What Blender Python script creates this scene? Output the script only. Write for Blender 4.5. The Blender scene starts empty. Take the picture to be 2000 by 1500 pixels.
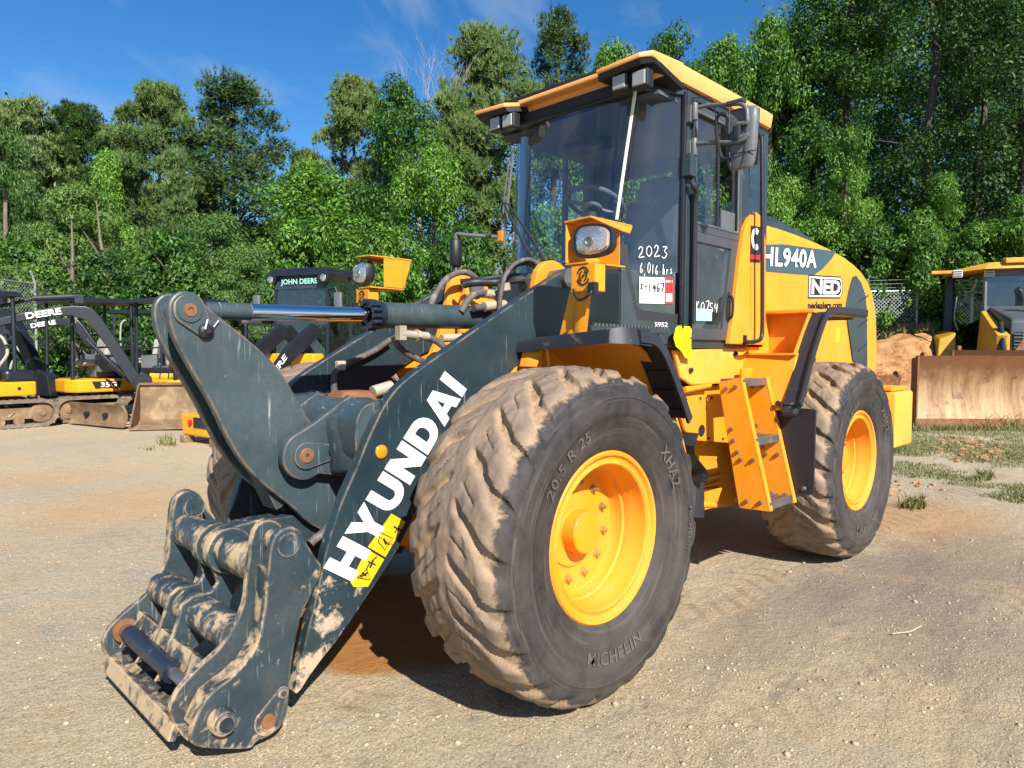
import bpy, bmesh, math, random
from mathutils import Vector as V, Matrix, noise
from math import sin, cos, pi, radians as R
random.seed(7)
sc = bpy.context.scene
COL = sc.collection

# ------------------------------------------------------------------ camera
# world frame: X = loader forward, Y = loader left, Z = up, origin on the ground under the front axle
CP = V((2.257, 2.8769, 1.4462)); YAW = R(-135.19); PIT = R(-2.558); ROL = R(0.1885); FPX = 1361.4
FW = V((cos(PIT)*cos(YAW), cos(PIT)*sin(YAW), sin(PIT)))
_r = FW.cross(V((0, 0, 1))).normalized(); _u = _r.cross(FW)
RT = cos(ROL)*_r + sin(ROL)*_u; UP = -sin(ROL)*_r + cos(ROL)*_u
def ray(px, py): return FW + RT*((px-1000)/FPX) - UP*((py-750)/FPX)
def atY(px, py, y):
    d = ray(px, py); return CP + d*((y-CP.y)/d.y)
def atX(px, py, x):
    d = ray(px, py); return CP + d*((x-CP.x)/d.x)
def atZ(px, py, z=0.0):
    d = ray(px, py); return CP + d*((z-CP.z)/d.z)
def atD(px, py, dist):
    d = ray(px, py); return CP + d*(dist/d.to_2d().length)
cd = bpy.data.cameras.new('camera'); cam = bpy.data.objects.new('camera', cd); COL.objects.link(cam)
cam.matrix_world = Matrix(((RT.x, UP.x, -FW.x, CP.x), (RT.y, UP.y, -FW.y, CP.y), (RT.z, UP.z, -FW.z, CP.z), (0, 0, 0, 1)))
cd.sensor_width = 36; cd.lens = 36*FPX/2000; cd.clip_end = 3000; cd.clip_start = .05
sc.camera = cam

# ------------------------------------------------------------------ materials
class NT:
    def __init__(s, name):
        s.m = bpy.data.materials.new(name); s.m.use_nodes = True
        s.t = s.m.node_tree; s.t.nodes.clear()
        s.out = s.n('ShaderNodeOutputMaterial')
    def n(s, typ, **kw):
        nd = s.t.nodes.new(typ)
        for k, v in kw.items():
            if k.startswith('i_'):
                k = k[2:]; nd.inputs[int(k) if k.isdigit() else k.replace('_', ' ')].default_value = v
            else: setattr(nd, k, v)
        return nd
    def l(s, a, b): s.t.links.new(a, b)
    def noise(s, co, scale, detail=6, rough=.6, dist=0):
        nd = s.n('ShaderNodeTexNoise'); nd.inputs['Scale'].default_value = scale; nd.inputs['Detail'].default_value = detail
        nd.inputs['Roughness'].default_value = rough; nd.inputs['Distortion'].default_value = dist
        if co is not None: s.l(co, nd.inputs['Vector'])
        return nd.outputs['Fac']
    def ramp(s, fac, stops):
        nd = s.n('ShaderNodeValToRGB'); e = nd.color_ramp.elements
        while len(e) < len(stops): e.new(.5)
        for el, (p, c) in zip(e, stops):
            el.position = p; el.color = (c, c, c, 1) if not hasattr(c, '__len__') else (*c, 1)
        s.l(fac, nd.inputs[0]); return nd.outputs[0]
    def mix(s, fac, a, b, mode='MIX'):
        nd = s.n('ShaderNodeMix', data_type='RGBA', blend_type=mode)
        for sock, v in ((nd.inputs[0], fac), (nd.inputs[6], a), (nd.inputs[7], b)):
            if isinstance(v, (int, float)): sock.default_value = v
            elif isinstance(v, (tuple, list)): sock.default_value = (*v[:3], 1)
            else: s.l(v, sock)
        return nd.outputs[2]
    def math(s, op, a, b=0.0, c=None):
        nd = s.n('ShaderNodeMath', operation=op)
        for i, v in enumerate((a, b, c)):
            if v is None: continue
            if isinstance(v, (int, float)): nd.inputs[i].default_value = v
            else: s.l(v, nd.inputs[i])
        return nd.outputs[0]
    def co(s, which='Object'): return s.n('ShaderNodeTexCoord').outputs[which]
    def bsdf(s, **kw):
        b = s.n('ShaderNodeBsdfPrincipled')
        for k, v in kw.items():
            k = k.replace('_', ' ')
            if isinstance(v, (int, float)): b.inputs[k].default_value = v
            elif isinstance(v, (tuple, list)): b.inputs[k].default_value = (*v[:3], 1)
            else: s.l(v, b.inputs[k])
        s.l(b.outputs[0], s.out.inputs[0]); return b
    def bump(s, b, h, strength=.3, dist=.01):
        nd = s.n('ShaderNodeBump'); nd.inputs['Strength'].default_value = strength; nd.inputs['Distance'].default_value = dist
        s.l(h, nd.inputs['Height']); s.l(nd.outputs[0], b.inputs['Normal'])

def sc3(c, k): return tuple(min(1, x*k) for x in c)
def paint(name, col, rough=.45, metal=0., var=.12, scale=3., dust=0., dcol=(.42, .30, .18), dscale=5., low=None,
          chip=0., ccol=(.16, .06, .02), cscale=18., top=0., bump=.0, spec=.5, wear=.0, wcol=None, crisp=1., scratch=0., front=0., film=0., fcol=(.34, .27, .19), streak=0., scol=(.20, .10, .03)):
    """paint / steel with colour variation, dust patches, rust chips and edge wear"""
    t = NT(name); co = t.co()
    c = t.mix(t.ramp(t.noise(co, scale, 5), [(.3, 0.), (.7, 1.)]), sc3(col, 1-var), sc3(col, 1+var))
    rg = rough
    if film > 0:             # uneven veil of dry dust
        f0 = t.math('MULTIPLY', t.ramp(t.noise(co, 2.3, 8, .7, .6), [(.36, 0.), (.68, 1.)]), t.ramp(t.noise(co, 55, 4, .7), [(.30, .35), (.65, 1.)]))
        c = t.mix(t.math('MULTIPLY', f0, film), c, fcol); rg = t.math('ADD', t.math('MULTIPLY', f0, min(.4, film*1.3)), rough)
    if streak > 0:           # grime washed down by rain
        mp = t.n('ShaderNodeMapping'); mp.inputs['Scale'].default_value = (11, 11, .8); t.l(co, mp.inputs[0])
        m = t.math('MULTIPLY', t.ramp(t.noise(mp.outputs[0], 1., 6, .65), [(.52, 0.), (.78, 1.)]), t.ramp(t.noise(co, 1.7, 4), [(.38, .15), (.64, 1.)]))
        c = t.mix(t.math('MULTIPLY', m, streak), c, scol)
    if dust > 0:
        f = t.noise(co, dscale, 9, .68, .4)
        if low is not None:      # dried mud lies thickest near the ground: height (z) range
            z = t.n('ShaderNodeSeparateXYZ'); t.l(co, z.inputs[0])
            mr = t.n('ShaderNodeMapRange'); t.l(z.outputs[2], mr.inputs[0])
            mr.inputs[1].default_value = low[0]; mr.inputs[2].default_value = low[1]; mr.inputs[3].default_value = low[2]; mr.inputs[4].default_value = 0
            f = t.math('ADD', f, mr.outputs[0])
        if top > 0:              # dust settles on faces that look up
            g = t.n('ShaderNodeNewGeometry'); z = t.n('ShaderNodeSeparateXYZ'); t.l(g.outputs['Normal'], z.inputs[0])
            f = t.math('ADD', f, t.math('MULTIPLY', t.math('MAXIMUM', z.outputs[2], 0.), top))
        if front > 0:            # mud thrown on the leading edges
            g = t.n('ShaderNodeNewGeometry'); z = t.n('ShaderNodeSeparateXYZ'); t.l(g.outputs['Normal'], z.inputs[0])
            f = t.math('ADD', f, t.math('MULTIPLY', t.math('MAXIMUM', z.outputs[0], 0.), front))
        m = t.ramp(f, [(.68-dust*.4, 0.), (.68-dust*.4+(.18+dust*.1)*crisp, .92)])
        c = t.mix(m, c, dcol); rg = t.math('ADD', t.math('MULTIPLY', m, .9-rough), rg)
    if chip > 0:
        m = t.ramp(t.math('MULTIPLY', t.noise(co, cscale, 8, .75), t.ramp(t.noise(co, cscale*.12, 3), [(.35, .6), (.65, 1.)])),
                   [(.66-chip*.3, 0.), (.70-chip*.3, 1.)])
        c = t.mix(m, c, ccol)
    if scratch > 0:          # fine pale scratches in two directions
        for k, (sx, sz, an) in enumerate(((70, 3., .5), (60, 2.5, -.7))):
            mp = t.n('ShaderNodeMapping'); mp.inputs['Rotation'].default_value = (0, an, 0); mp.inputs['Scale'].default_value = (sx, 20, sz); t.l(co, mp.inputs[0])
            m = t.math('MULTIPLY', t.ramp(t.noise(mp.outputs[0], 1., 3, .6), [(.63, 0.), (.70, 1.)]), t.ramp(t.noise(co, 5+k, 3), [(.48, 0.), (.60, scratch)]))
            c = t.mix(m, c, (.30, .32, .31))
    if wear > 0:
        ge = t.n('ShaderNodeNewGeometry'); be = t.n('ShaderNodeBevel', samples=4); be.inputs[0].default_value = .012
        dp = t.n('ShaderNodeVectorMath', operation='DOT_PRODUCT'); t.l(be.outputs[0], dp.inputs[0]); t.l(ge.outputs['Normal'], dp.inputs[1])
        m = t.math('MULTIPLY', t.ramp(dp.outputs['Value'], [(.90, 1.), (.985, 0.)]), t.ramp(t.noise(co, 14, 6), [(.40, 0.), (.6, wear)]))
        c = t.mix(m, c, wcol or ccol)
    b = t.bsdf(Base_Color=c, Roughness=rg, Metallic=metal, Specular_IOR_Level=spec)
    if bump > 0: t.bump(b, t.noise(co, 60, 6, .7), bump, .004)
    return t.m
M = {}
YEL = (.80, .285, .004)
M['yellow'] = paint('yellow_paint', YEL, .48, spec=.38, var=.10, scale=1.6, dust=.06, dcol=(.55, .33, .12), dscale=3, chip=.14, cscale=26, ccol=(.17, .085, .035), film=.30, fcol=(.58, .36, .14), scratch=.22, wear=.6, wcol=(.24, .12, .05), streak=.40, scol=(.34, .16, .03))
M['yellow_pale'] = paint('faded_yellow_paint', (.80, .36, .035), .5, var=.06, dust=.25, dcol=(.70, .42, .17), dscale=2.5, chip=.10, cscale=30, film=.25, fcol=(.58, .40, .2), streak=.3, scol=(.40, .2, .05))
M['roof'] = paint('sun_faded_roof_plastic', (.80, .37, .11), .6, var=.06, scale=4, dust=.2, dcol=(.70, .42, .22), dscale=5)
M['orange'] = paint('orange_frame_paint', (.72, .27, .008), .45, var=.1, dust=.12, dcol=(.45, .26, .10), dscale=6, chip=.16, cscale=24, film=.25, fcol=(.42, .24, .09), streak=.35)
M['teal'] = paint('dark_teal_paint', (.030, .058, .072), .36, var=.18, scale=4, dust=.05, dcol=(.22, .22, .19), dscale=4, chip=.05, cscale=34, ccol=(.35, .33, .28), wear=.9, wcol=(.38, .26, .15))
M['teal_crank'] = paint('scuffed_teal_paint', (.031, .053, .062), .36, var=.22, film=.18, fcol=(.24, .23, .20), streak=.22, scol=(.13, .15, .15), scale=3, dust=.02, dcol=(.16, .17, .16), dscale=11, chip=.05, cscale=22, ccol=(.26, .24, .20), wear=1., wcol=(.36, .20, .10), scratch=.75)
M['teal_mud'] = paint('muddy_teal_paint', (.017, .036, .048), .40, var=.35, film=.20, fcol=(.26, .21, .15), dust=.18, dcol=(.47, .33, .19), dscale=11, low=(.0, .30, .14), chip=.10, cscale=30, ccol=(.36, .28, .19), top=.07, front=.15, crisp=.6, wear=1., wcol=(.42, .30, .18), scratch=.5)
M['teal_boom'] = paint('boom_teal_paint', (.0135, .029, .038), .36, var=.2, film=.09, fcol=(.20, .20, .18), scale=4, dust=.02, dcol=(.44, .34, .23), dscale=12, low=(.15, .72, .30), chip=.03, cscale=30, ccol=(.45, .42, .36), crisp=.5, wear=.8, wcol=(.40, .28, .16), scratch=.4)
M['cabteal'] = paint('cab_teal_paint', (.024, .040, .048), .33, var=.15, film=.12, fcol=(.2, .19, .17), dust=.14, dcol=(.20, .17, .13), dscale=4)
M['cabdoor'] = paint('cab_door_paint', (.060, .062, .066), .4, var=.12, dust=.2, dcol=(.22, .17, .12), dscale=4)
M['black'] = paint('black_plastic', (.014, .015, .019), .5, var=.2, dust=.12, dcol=(.14, .12, .10), dscale=5)
M['fender'] = paint('black_rubber_fender', (.020, .021, .028), .48, var=.2, dust=.16, dcol=(.16, .14, .13), dscale=7)
M['dark'] = paint('dark_interior', (.010, .012, .016), .7, var=.1)
M['trim'] = paint('cab_interior_trim', (.075, .092, .12), .75, var=.1)
M['seat'] = paint('seat_fabric', (.02, .022, .028), .9, var=.2)
M['nut'] = paint('dull_gold_nut', (.42, .29, .11), .4, .5, var=.3, chip=.15)
M['straw'] = paint('dry_stalk', (.46, .37, .25), .9)
M['hose'] = paint('dusty_hose', (.09, .075, .07), .7, var=.3, scale=20, dust=.4, dcol=(.36, .28, .21), dscale=12)
M['fitting'] = paint('dusty_hose_fitting', (.42, .36, .27), .6, .2, var=.2, dust=.3, chip=.1)
M['chrome'] = paint('chromed_rod', (.80, .80, .82), .07, 1., var=.03)
M['steel'] = paint('worn_steel', (.26, .25, .24), .45, .8, var=.25, scale=10, dust=.2, chip=.1, ccol=(.2, .1, .05))
M['rust'] = paint('rusty_steel', (.20, .085, .035), .8, .1, var=.35, scale=14, dust=.25, dcol=(.34, .17, .08), dscale=18, bump=.3)
M['pinpaint'] = paint('greasy_pin', (.025, .035, .055), .35, .4, var=.3, dust=.25, dcol=(.3, .2, .12), dscale=12)
M['white'] = paint('white_lettering', (.80, .80, .77), .5, var=.05, film=.28, fcol=(.50, .46, .40), chip=.17, cscale=22, ccol=(.05, .08, .09))
M['whiteclean'] = paint('white_vinyl', (.82, .82, .80), .45, var=.03)
M['blackink'] = paint('black_ink', (.012, .012, .012), .6)
M['red'] = paint('red_vinyl', (.62, .015, .02), .45, var=.05)
M['warn'] = paint('yellow_sticker', (.78, .46, .010), .5, var=.08, dust=.15, chip=.14, cscale=20, ccol=(.1, .08, .04))
M['tag'] = paint('fluorescent_yellow_tag', (.80, .74, .006), .5, var=.05)
M['mint'] = paint('mint_paper', (.34, .72, .62), .7, var=.04)
M['amber'] = paint('amber_reflector', (.85, .25, .01), .25, var=.08)
M['tape'] = paint('off_white_seal', (.62, .64, .52), .6, var=.08)
M['redlamp'] = paint('red_lamp', (.55, .01, .01), .2)
M['yellow_far'] = paint('yellow_machine_paint', (.74, .33, .008), .45, var=.1, dust=.16, dcol=(.5, .33, .15), dscale=3, chip=.1)
M['yellow_dozer'] = paint('weathered_yellow_paint', (.56, .29, .02), .55, var=.2, dust=.3, dcol=(.36, .2, .1), dscale=3, chip=.12, ccol=(.16, .08, .03))
M['char'] = paint('charcoal_machine_paint', (.012, .015, .022), .4, var=.2, dust=.10, dcol=(.22, .18, .14), dscale=3)
M['grey'] = paint('grey_machine_paint', (.10, .11, .12), .45, var=.15, dust=.2, dcol=(.25, .21, .17), dscale=4)
M['mudsteel'] = paint('mud_caked_steel', (.20, .125, .065), .8, .0, var=.3, scale=4, dust=.42, dcol=(.36, .26, .155), dscale=4, chip=.16, ccol=(.14, .07, .04), bump=.3)
M['track'] = paint('muddy_track', (.16, .12, .09), .85, var=.3, scale=8, dust=.5, dcol=(.40, .29, .18), dscale=6, bump=.3)
M['seatgrey'] = paint('grey_seat_vinyl', (.34, .32, .29), .7, var=.12)
M['galv'] = paint('galvanised_wire', (.45, .47, .48), .45, .6, var=.1)
M['plate'] = paint('pale_plate', (.6, .6, .56), .5)

def glassmat(name, tint, refl=1., dirt=.0):
    t = NT(name); co = t.co()
    tr = t.n('ShaderNodeBsdfTransparent'); tr.inputs[0].default_value = (*tint, 1)
    gl = t.n('ShaderNodeBsdfGlossy'); gl.inputs['Roughness'].default_value = .015; gl.inputs[0].default_value = (1, 1, 1, 1)
    lw = t.n('ShaderNodeLayerWeight'); lw.inputs[0].default_value = .5; fz = t.math('ADD', t.math('MULTIPLY', t.math('POWER', lw.outputs['Facing'], 4.), .9), .045)
    mx = t.n('ShaderNodeMixShader'); t.l(t.math('MULTIPLY', fz, refl), mx.inputs[0]); t.l(tr.outputs[0], mx.inputs[1]); t.l(gl.outputs[0], mx.inputs[2])
    o = mx.outputs[0]
    if dirt > 0:
        df = t.n('ShaderNodeBsdfDiffuse'); df.inputs[0].default_value = (.42, .40, .36, 1)
        m2 = t.n('ShaderNodeMixShader'); t.l(t.ramp(t.noise(co, 5, 8, .7), [(.35, dirt*.25), (.75, dirt)]), m2.inputs[0]); t.l(o, m2.inputs[1]); t.l(df.outputs[0], m2.inputs[2]); o = m2.outputs[0]
    t.l(o, t.out.inputs[0]); return t.m
M['glass'] = glassmat('tinted_cab_glass', (.92, .96, .99), 2.2, .045)
M['glassdoor'] = glassmat('dirty_door_glass', (.66, .80, .80), 1.3, .10)
M['glassfar'] = glassmat('far_cab_glass', (.30, .50, .56), 2.2, .05)
def lensmat():
    t = NT('lamp_lens'); co = t.co()
    c = t.mix(t.ramp(t.n('ShaderNodeTexVoronoi', i_Scale=34.).outputs['Distance'], [(.1, 0.), (.7, 1.)]), (.9, .9, .9), (.5, .5, .5))
    b = t.bsdf(Base_Color=c, Roughness=.12, Metallic=.85); t.bump(b, t.noise(co, 40, 3), .5, .01); return t.m
M['lens'] = lensmat()
def wlens():
    t = NT('work_lamp_lens'); co = t.co()
    w = t.n('ShaderNodeTexWave', i_Scale=28.); t.l(co, w.inputs[0])
    t.bsdf(Base_Color=t.mix(w.outputs['Fac'], (.62, .60, .54), (.36, .35, .31)), Roughness=.25, Metallic=.3); return t.m
M['wlens'] = wlens()
def rubber():
    t = NT('tyre_rubber'); co = t.co()      # wheel space: y across the tyre
    s = t.n('ShaderNodeSeparateXYZ'); t.l(co, s.inputs[0])
    ay = t.math('ABSOLUTE', s.outputs[1])
    rr = t.math('SQRT', t.math('ADD', t.math('POWER', s.outputs[0], 2.), t.math('POWER', s.outputs[2], 2.)))
    n1 = t.noise(co, 9, 8, .7, .5); n2 = t.noise(co, 38, 6, .7); n3 = t.noise(co, 3, 4)
    side = t.mix(t.ramp(n1, [(.35, 0.), (.7, 1.)]), (.017, .016, .018), (.050, .045, .043))
    # rubbed scuffs running round the sidewall
    w = t.n('ShaderNodeTexNoise'); w.inputs['Scale'].default_value = 1.; w.inputs['Detail'].default_value = 6
    cb = t.n('ShaderNodeCombineXYZ'); t.l(t.math('MULTIPLY', rr, 60.), cb.inputs[0]); t.l(t.math('MULTIPLY', s.outputs[0], 3.), cb.inputs[1]); t.l(t.math('MULTIPLY', s.outputs[2], 3.), cb.inputs[2]); t.l(cb.outputs[0], w.inputs[0])
    side = t.mix(t.ramp(w.outputs['Fac'], [(.55, 0.), (.74, .40)]), side, (.17, .135, .11))
    side = t.mix(t.ramp(t.noise(co, 2.2, 7, .7, .4), [(.42, 0.), (.70, .5)]), side, (.110, .086, .070))
    sand = t.mix(t.ramp(n2, [(.3, 0.), (.7, 1.)]), (.23, .150, .090), (.40, .275, .165))
    sand = t.mix(t.ramp(n3, [(.45, 0.), (.72, .55)]), sand, (.14, .112, .092))
    lug = t.math('ADD', t.math('ADD', rr, t.math('MULTIPLY', t.math('MULTIPLY', ay, ay), .42)), t.math('MULTIPLY', t.math('SUBTRACT', n2, .5), .03))
    sand = t.mix(t.ramp(lug, [(.672, 0.), (.692, .80)]), sand, t.mix(t.ramp(n1, [(.35, 0.), (.65, 1.)]), (.105, .080, .064), (.25, .185, .135)))
    # tread is caked with dry sand, fading out over the shoulder with a ragged edge
    m = t.math('SUBTRACT', t.math('SUBTRACT', rr, t.math('MULTIPLY', t.math('MAXIMUM', t.math('SUBTRACT', ay, .16), 0.), .95)), t.math('MULTIPLY', t.math('SUBTRACT', n1, .5), .24))
    c = t.mix(t.ramp(m, [(.562, 0.), (.592, 1.)]), side, sand)
    b = t.bsdf(Base_Color=c, Roughness=t.math('ADD', t.math('MULTIPLY', n1, .2), .6), Specular_IOR_Level=.35)
    t.bump(b, t.noise(co, 90, 6, .75), .35, .004); return t.m
M['tyre'] = rubber()
M['tyreletter'] = paint('raised_rubber_letters', (.098, .086, .078), .75, var=.3, scale=12)

# ------------------------------------------------------------------ mesh helpers
class MB:
    def __init__(s): s.b = bmesh.new()
    def box(s, c, d, rot=None, taper=None):
        r = bmesh.ops.create_cube(s.b, size=1)['verts']
        for v in r:
            p = V((v.co.x*d[0], v.co.y*d[1], v.co.z*d[2]))
            if taper and v.co.z > 0: p.x *= taper[0]; p.y *= taper[1]
            v.co = (rot @ p if rot else p) + V(c)
        return s
    def prism(s, pts, vec):
        """closed outline swept along vec"""
        pts = [V(p) for p in pts]; vec = V(vec); n = len(pts)
        a = [s.b.verts.new(p) for p in pts]; b = [s.b.verts.new(p+vec) for p in pts]
        f1 = s.b.faces.new(a); f2 = s.b.faces.new(b[::-1])
        for i in range(n): s.b.faces.new((a[i], b[i], b[(i+1) % n], a[(i+1) % n]))
        return s
    def hull(s, pts):
        vs = [s.b.verts.new(p) for p in pts]
        r = bmesh.ops.convex_hull(s.b, input=vs)
        bmesh.ops.delete(s.b, geom=[g for g in r['geom_interior'] if isinstance(g, bmesh.types.BMVert)], context='VERTS'); return s
    def quad(s, *p):
        s.b.faces.new([s.b.verts.new(V(q)) for q in p]); return s
    def loft(s, rings, cap=True, closed=True):
        prev = None
        for rg in rings:
            cur = [s.b.verts.new(V(p)) for p in rg]
            if prev:
                n = len(cur)
                for i in range(n if closed else n-1): s.b.faces.new((prev[i], prev[(i+1) % n], cur[(i+1) % n], cur[i]))
            elif cap and closed: s.b.faces.new(cur[::-1])
            prev = cur
        if cap and closed: s.b.faces.new(prev)
        return s
    def tube(s, path, r, seg=10, cap=True):
        path = [V(p) for p in path]; rings = []; n = len(path)
        up = None
        for i, p in enumerate(path):
            d = (path[min(i+1, n-1)]-path[max(i-1, 0)]).normalized()
            if up is None: up = d.orthogonal().normalized()
            up = (up-d*up.dot(d)).normalized(); sd = d.cross(up)
            rr = r[i] if hasattr(r, '__len__') else r
            rings.append([p+(up*cos(2*pi*k/seg)+sd*sin(2*pi*k/seg))*rr for k in range(seg)])
        return s.loft(rings, cap)
    def cyl(s, a, b, r, seg=24, r2=None): return s.tube([a, b], [r, r if r2 is None else r2], seg)
    def lathe(s, prof, origin, axis, seg=64, close=False):
        """profile [(radius, along axis)]"""
        o = V(origin); ax = V(axis).normalized(); e1 = ax.orthogonal().normalized(); e2 = ax.cross(e1)
        rings = []
        for k in range(seg):
            a = 2*pi*k/seg; d = e1*cos(a)+e2*sin(a)
            rings.append([s.b.verts.new(o+d*r+ax*h) for r, h in prof])
        m = len(prof)
        for k in range(seg):
            A = rings[k]; B = rings[(k+1) % seg]
            for i in range(m if close else m-1):
                j = (i+1) % m
                try: s.b.faces.new((A[i], A[j], B[j], B[i]))
                except ValueError: pass
        return s
    def add(s, me, mtx):
        n0 = len(s.b.verts); s.b.from_mesh(me); s.b.verts.ensure_lookup_table()
        for v in s.b.verts[n0:]: v.co = mtx @ v.co
        return s
    def build(s, name, m, parent=None, bevel=0., seg=2, smooth=35, weld=False, **props):
        if weld: bmesh.ops.remove_doubles(s.b, verts=s.b.verts, dist=1e-5)
        bmesh.ops.recalc_face_normals(s.b, faces=s.b.faces)
        if bevel > 0:
            ed = [e for e in s.b.edges if len(e.link_faces) == 2 and e.calc_face_angle(0) > .5]
            bmesh.ops.bevel(s.b, geom=ed, offset=bevel, segments=seg, affect='EDGES', clamp_overlap=True, profile=.5)
        bmesh.ops.triangulate(s.b, faces=[f for f in s.b.faces if len(f.verts) > 4])
        me = bpy.data.meshes.new(name); s.b.to_mesh(me); s.b.free()
        me.materials.append(M[m] if isinstance(m, str) else m)
        if smooth: me.shade_smooth(); me.set_sharp_from_angle(angle=R(17 if bevel > 0 and smooth == 35 else smooth))
        o = bpy.data.objects.new(name, me); COL.objects.link(o)
        if parent is not None: o.parent = parent
        for k, v in props.items(): o[k] = v
        return o
def thing(name, label, cat, loc=(0, 0, 0), rz=0., group=None):
    o = bpy.data.objects.new(name, None); COL.objects.link(o); o.location = loc; o.rotation_euler = (0, 0, rz)
    o['label'] = label; o['category'] = cat
    if group: o['group'] = group
    return o
def part(name, parent):
    o = bpy.data.objects.new(name, None); COL.objects.link(o); o.parent = parent; return o
def tag(o, label, cat, group=None, kind=None):
    o['label'] = label; o['category'] = cat
    if group: o['group'] = group
    if kind: o['kind'] = kind
    return o
def copy_tree(o, parent=None):
    c = o.copy(); COL.objects.link(c)
    if parent is not None: c.parent = parent
    for ch in list(o.children): copy_tree(ch, c)
    return c
def chaikin(pts, n=2, closed=True):
    pts = [V(p) for p in pts]
    for _ in range(n):
        q = []; m = len(pts)
        if not closed: q.append(pts[0])
        for i in range(m if closed else m-1):
            a, b = pts[i], pts[(i+1) % m]
            q += [a*.75+b*.25, a*.25+b*.75]
        if not closed: q.append(pts[-1])
        pts = q
    return pts
def spline(pts, n=8):
    """Catmull-Rom through points"""
    p = [V(q) for q in pts]; p = [p[0]*2-p[1]]+p+[p[-1]*2-p[-2]]; o = []
    for i in range(1, len(p)-2):
        for k in range(n):
            t = k/n; a, b, c, d = p[i-1:i+3]
            o.append(.5*((2*b)+(c-a)*t+(2*a-5*b+4*c-d)*t*t+(3*b-a-3*c+d)*t**3))
    return o+[p[-2]]
def plateY(px, y, th, name, m, parent, bevel=.006, smooth_n=0, mirror=False, **kw):
    """plate in the plane Y=y traced from its outline; th = thickness towards -Y"""
    pts = [atY(a, b, y) for a, b in px]
    if smooth_n: pts = chaikin(pts, smooth_n)
    s = 1
    if mirror: pts = [V((p.x, -p.y, p.z)) for p in pts]; s = -1
    return MB().prism(pts, (0, -th*s, 0)).build(name, m, parent, bevel, **kw)
def circ(c, r, axis='Y', n=32, a0=0., a1=2*pi):
    c = V(c); o = []
    for k in range(n):
        a = a0+(a1-a0)*k/(n if abs(a1-a0-2*pi) < 1e-6 else n-1)
        o.append(c+(V((cos(a), 0, sin(a))) if axis == 'Y' else V((0, cos(a), sin(a))) if axis == 'X' else V((cos(a), sin(a), 0)))*r)
    return o
def mirY(p): return V((p[0], -p[1], p[2]))

# ------------------------------------------------------------------ lettering
_tc = {}
def text_mesh(s, bold=0., spacing=1.):
    cu = bpy.data.curves.new('lettering', 'FONT'); cu.body = s; cu.size = 1; cu.offset = bold; cu.extrude = 0; cu.space_character = spacing; cu.resolution_u = 3
    cu.align_x = 'LEFT'
    o = bpy.data.objects.new('lettering', cu); COL.objects.link(o)
    dg = bpy.context.evaluated_depsgraph_get(); dg.update()
    me = bpy.data.meshes.new_from_object(o.evaluated_get(dg)); bpy.data.objects.remove(o); bpy.data.curves.remove(cu); return me
def fit_text(s, name, m, parent, o, xd, yd, w, h, bold=.01, lift=.002, spacing=1., slant=0., mb=None, th=0.):
    """text laid on a surface: origin o (lower left), xd/yd unit directions, fitted to w x h"""
    me = text_mesh(s, bold, spacing); xs = [v.co.x for v in me.vertices]; ys = [v.co.y for v in me.vertices]
    x0, x1, y0, y1 = min(xs), max(xs), min(ys), max(ys); xd = V(xd).normalized(); yd = V(yd).normalized(); n = xd.cross(yd).normalized()
    b = mb or MB(); n0 = len(b.b.verts); b.b.from_mesh(me); b.b.verts.ensure_lookup_table()
    for v in b.b.verts[n0:]:
        x = (v.co.x-x0)/(x1-x0)*w; y = (v.co.y-y0)/(y1-y0)*h
        v.co = V(o)+xd*(x+slant*y)+yd*y+n*lift
    bpy.data.meshes.remove(me)
    if mb: return mb
    return b.build(name, m, parent, smooth=0)
STK = {'0': [[(.5, 1), (.15, .75), (.1, .3), (.45, 0), (.85, .3), (.85, .75), (.5, 1)]], '1': [[(.4, 1), (.45, 0)]],
       '2': [[(.05, .75), (.35, 1), (.65, .85), (.5, .45), (.1, 0), (.95, .08)]], '3': [[(.1, .95), (.75, .95), (.4, .6), (.8, .35), (.45, 0), (.05, .12)]],
       '4': [[(.15, 1), (.1, .5), (.8, .55)], [(.75, 1), (.65, 0)]], '5': [[(.8, 1), (.2, 1), (.15, .6), (.7, .5), (.7, .12), (.1, 0)]],
       '6': [[(.55, 1), (.15, .5), (.15, .12), (.55, 0), (.75, .3), (.2, .42)]], '7': [[(.05, .95), (.85, 1), (.4, 0)]],
       '9': [[(.75, .85), (.4, 1), (.15, .7), (.5, .55), (.75, .85), (.65, 0)]], ',': [[(.35, .08), (.2, -.2)]], '.': [[(.3, .04), (.36, 0)]],
       'h': [[(.2, 1), (.15, 0)], [(.15, .4), (.5, .5), (.55, 0)]], 'r': [[(.15, .5), (.15, 0)], [(.15, .3), (.55, .5)]],
       's': [[(.6, .45), (.2, .4), (.5, .15), (.1, 0)]], 'K': [[(.15, 1), (.15, 0)], [(.7, 1), (.15, .45), (.75, 0)]], '-': [[(.1, .5), (.8, .5)]],
       'I': [[(.1, .8), (.7, .8)], [(.4, .8), (.4, .3)], [(.1, .3), (.7, .3)]], ' ': []}
def hand(s, name, m, parent, o, xd, yd, w, h, r=.004, lift=.002, adv=None):
    """handwriting as fine raised paint strokes"""
    xd = V(xd).normalized(); yd = V(yd).normalized(); n = xd.cross(yd).normalized(); cw = w/len(s); b = MB()
    rng = random.Random(s)
    for i, ch in enumerate(s):
        dy = rng.uniform(-.09, .09); h_ = h*rng.uniform(.86, 1.12); sl = rng.uniform(-.05, .16)
        for st in STK[ch]:
            p = [V(o)+xd*(cw*(i+x*.82+sl*y))+yd*(h_*y+h*dy)+n*lift for x, y in st]
            if len(p) > 2: p = spline(p, 4)
            b.tube(p, r, 5)
    return b.build(name, m, parent)
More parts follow.
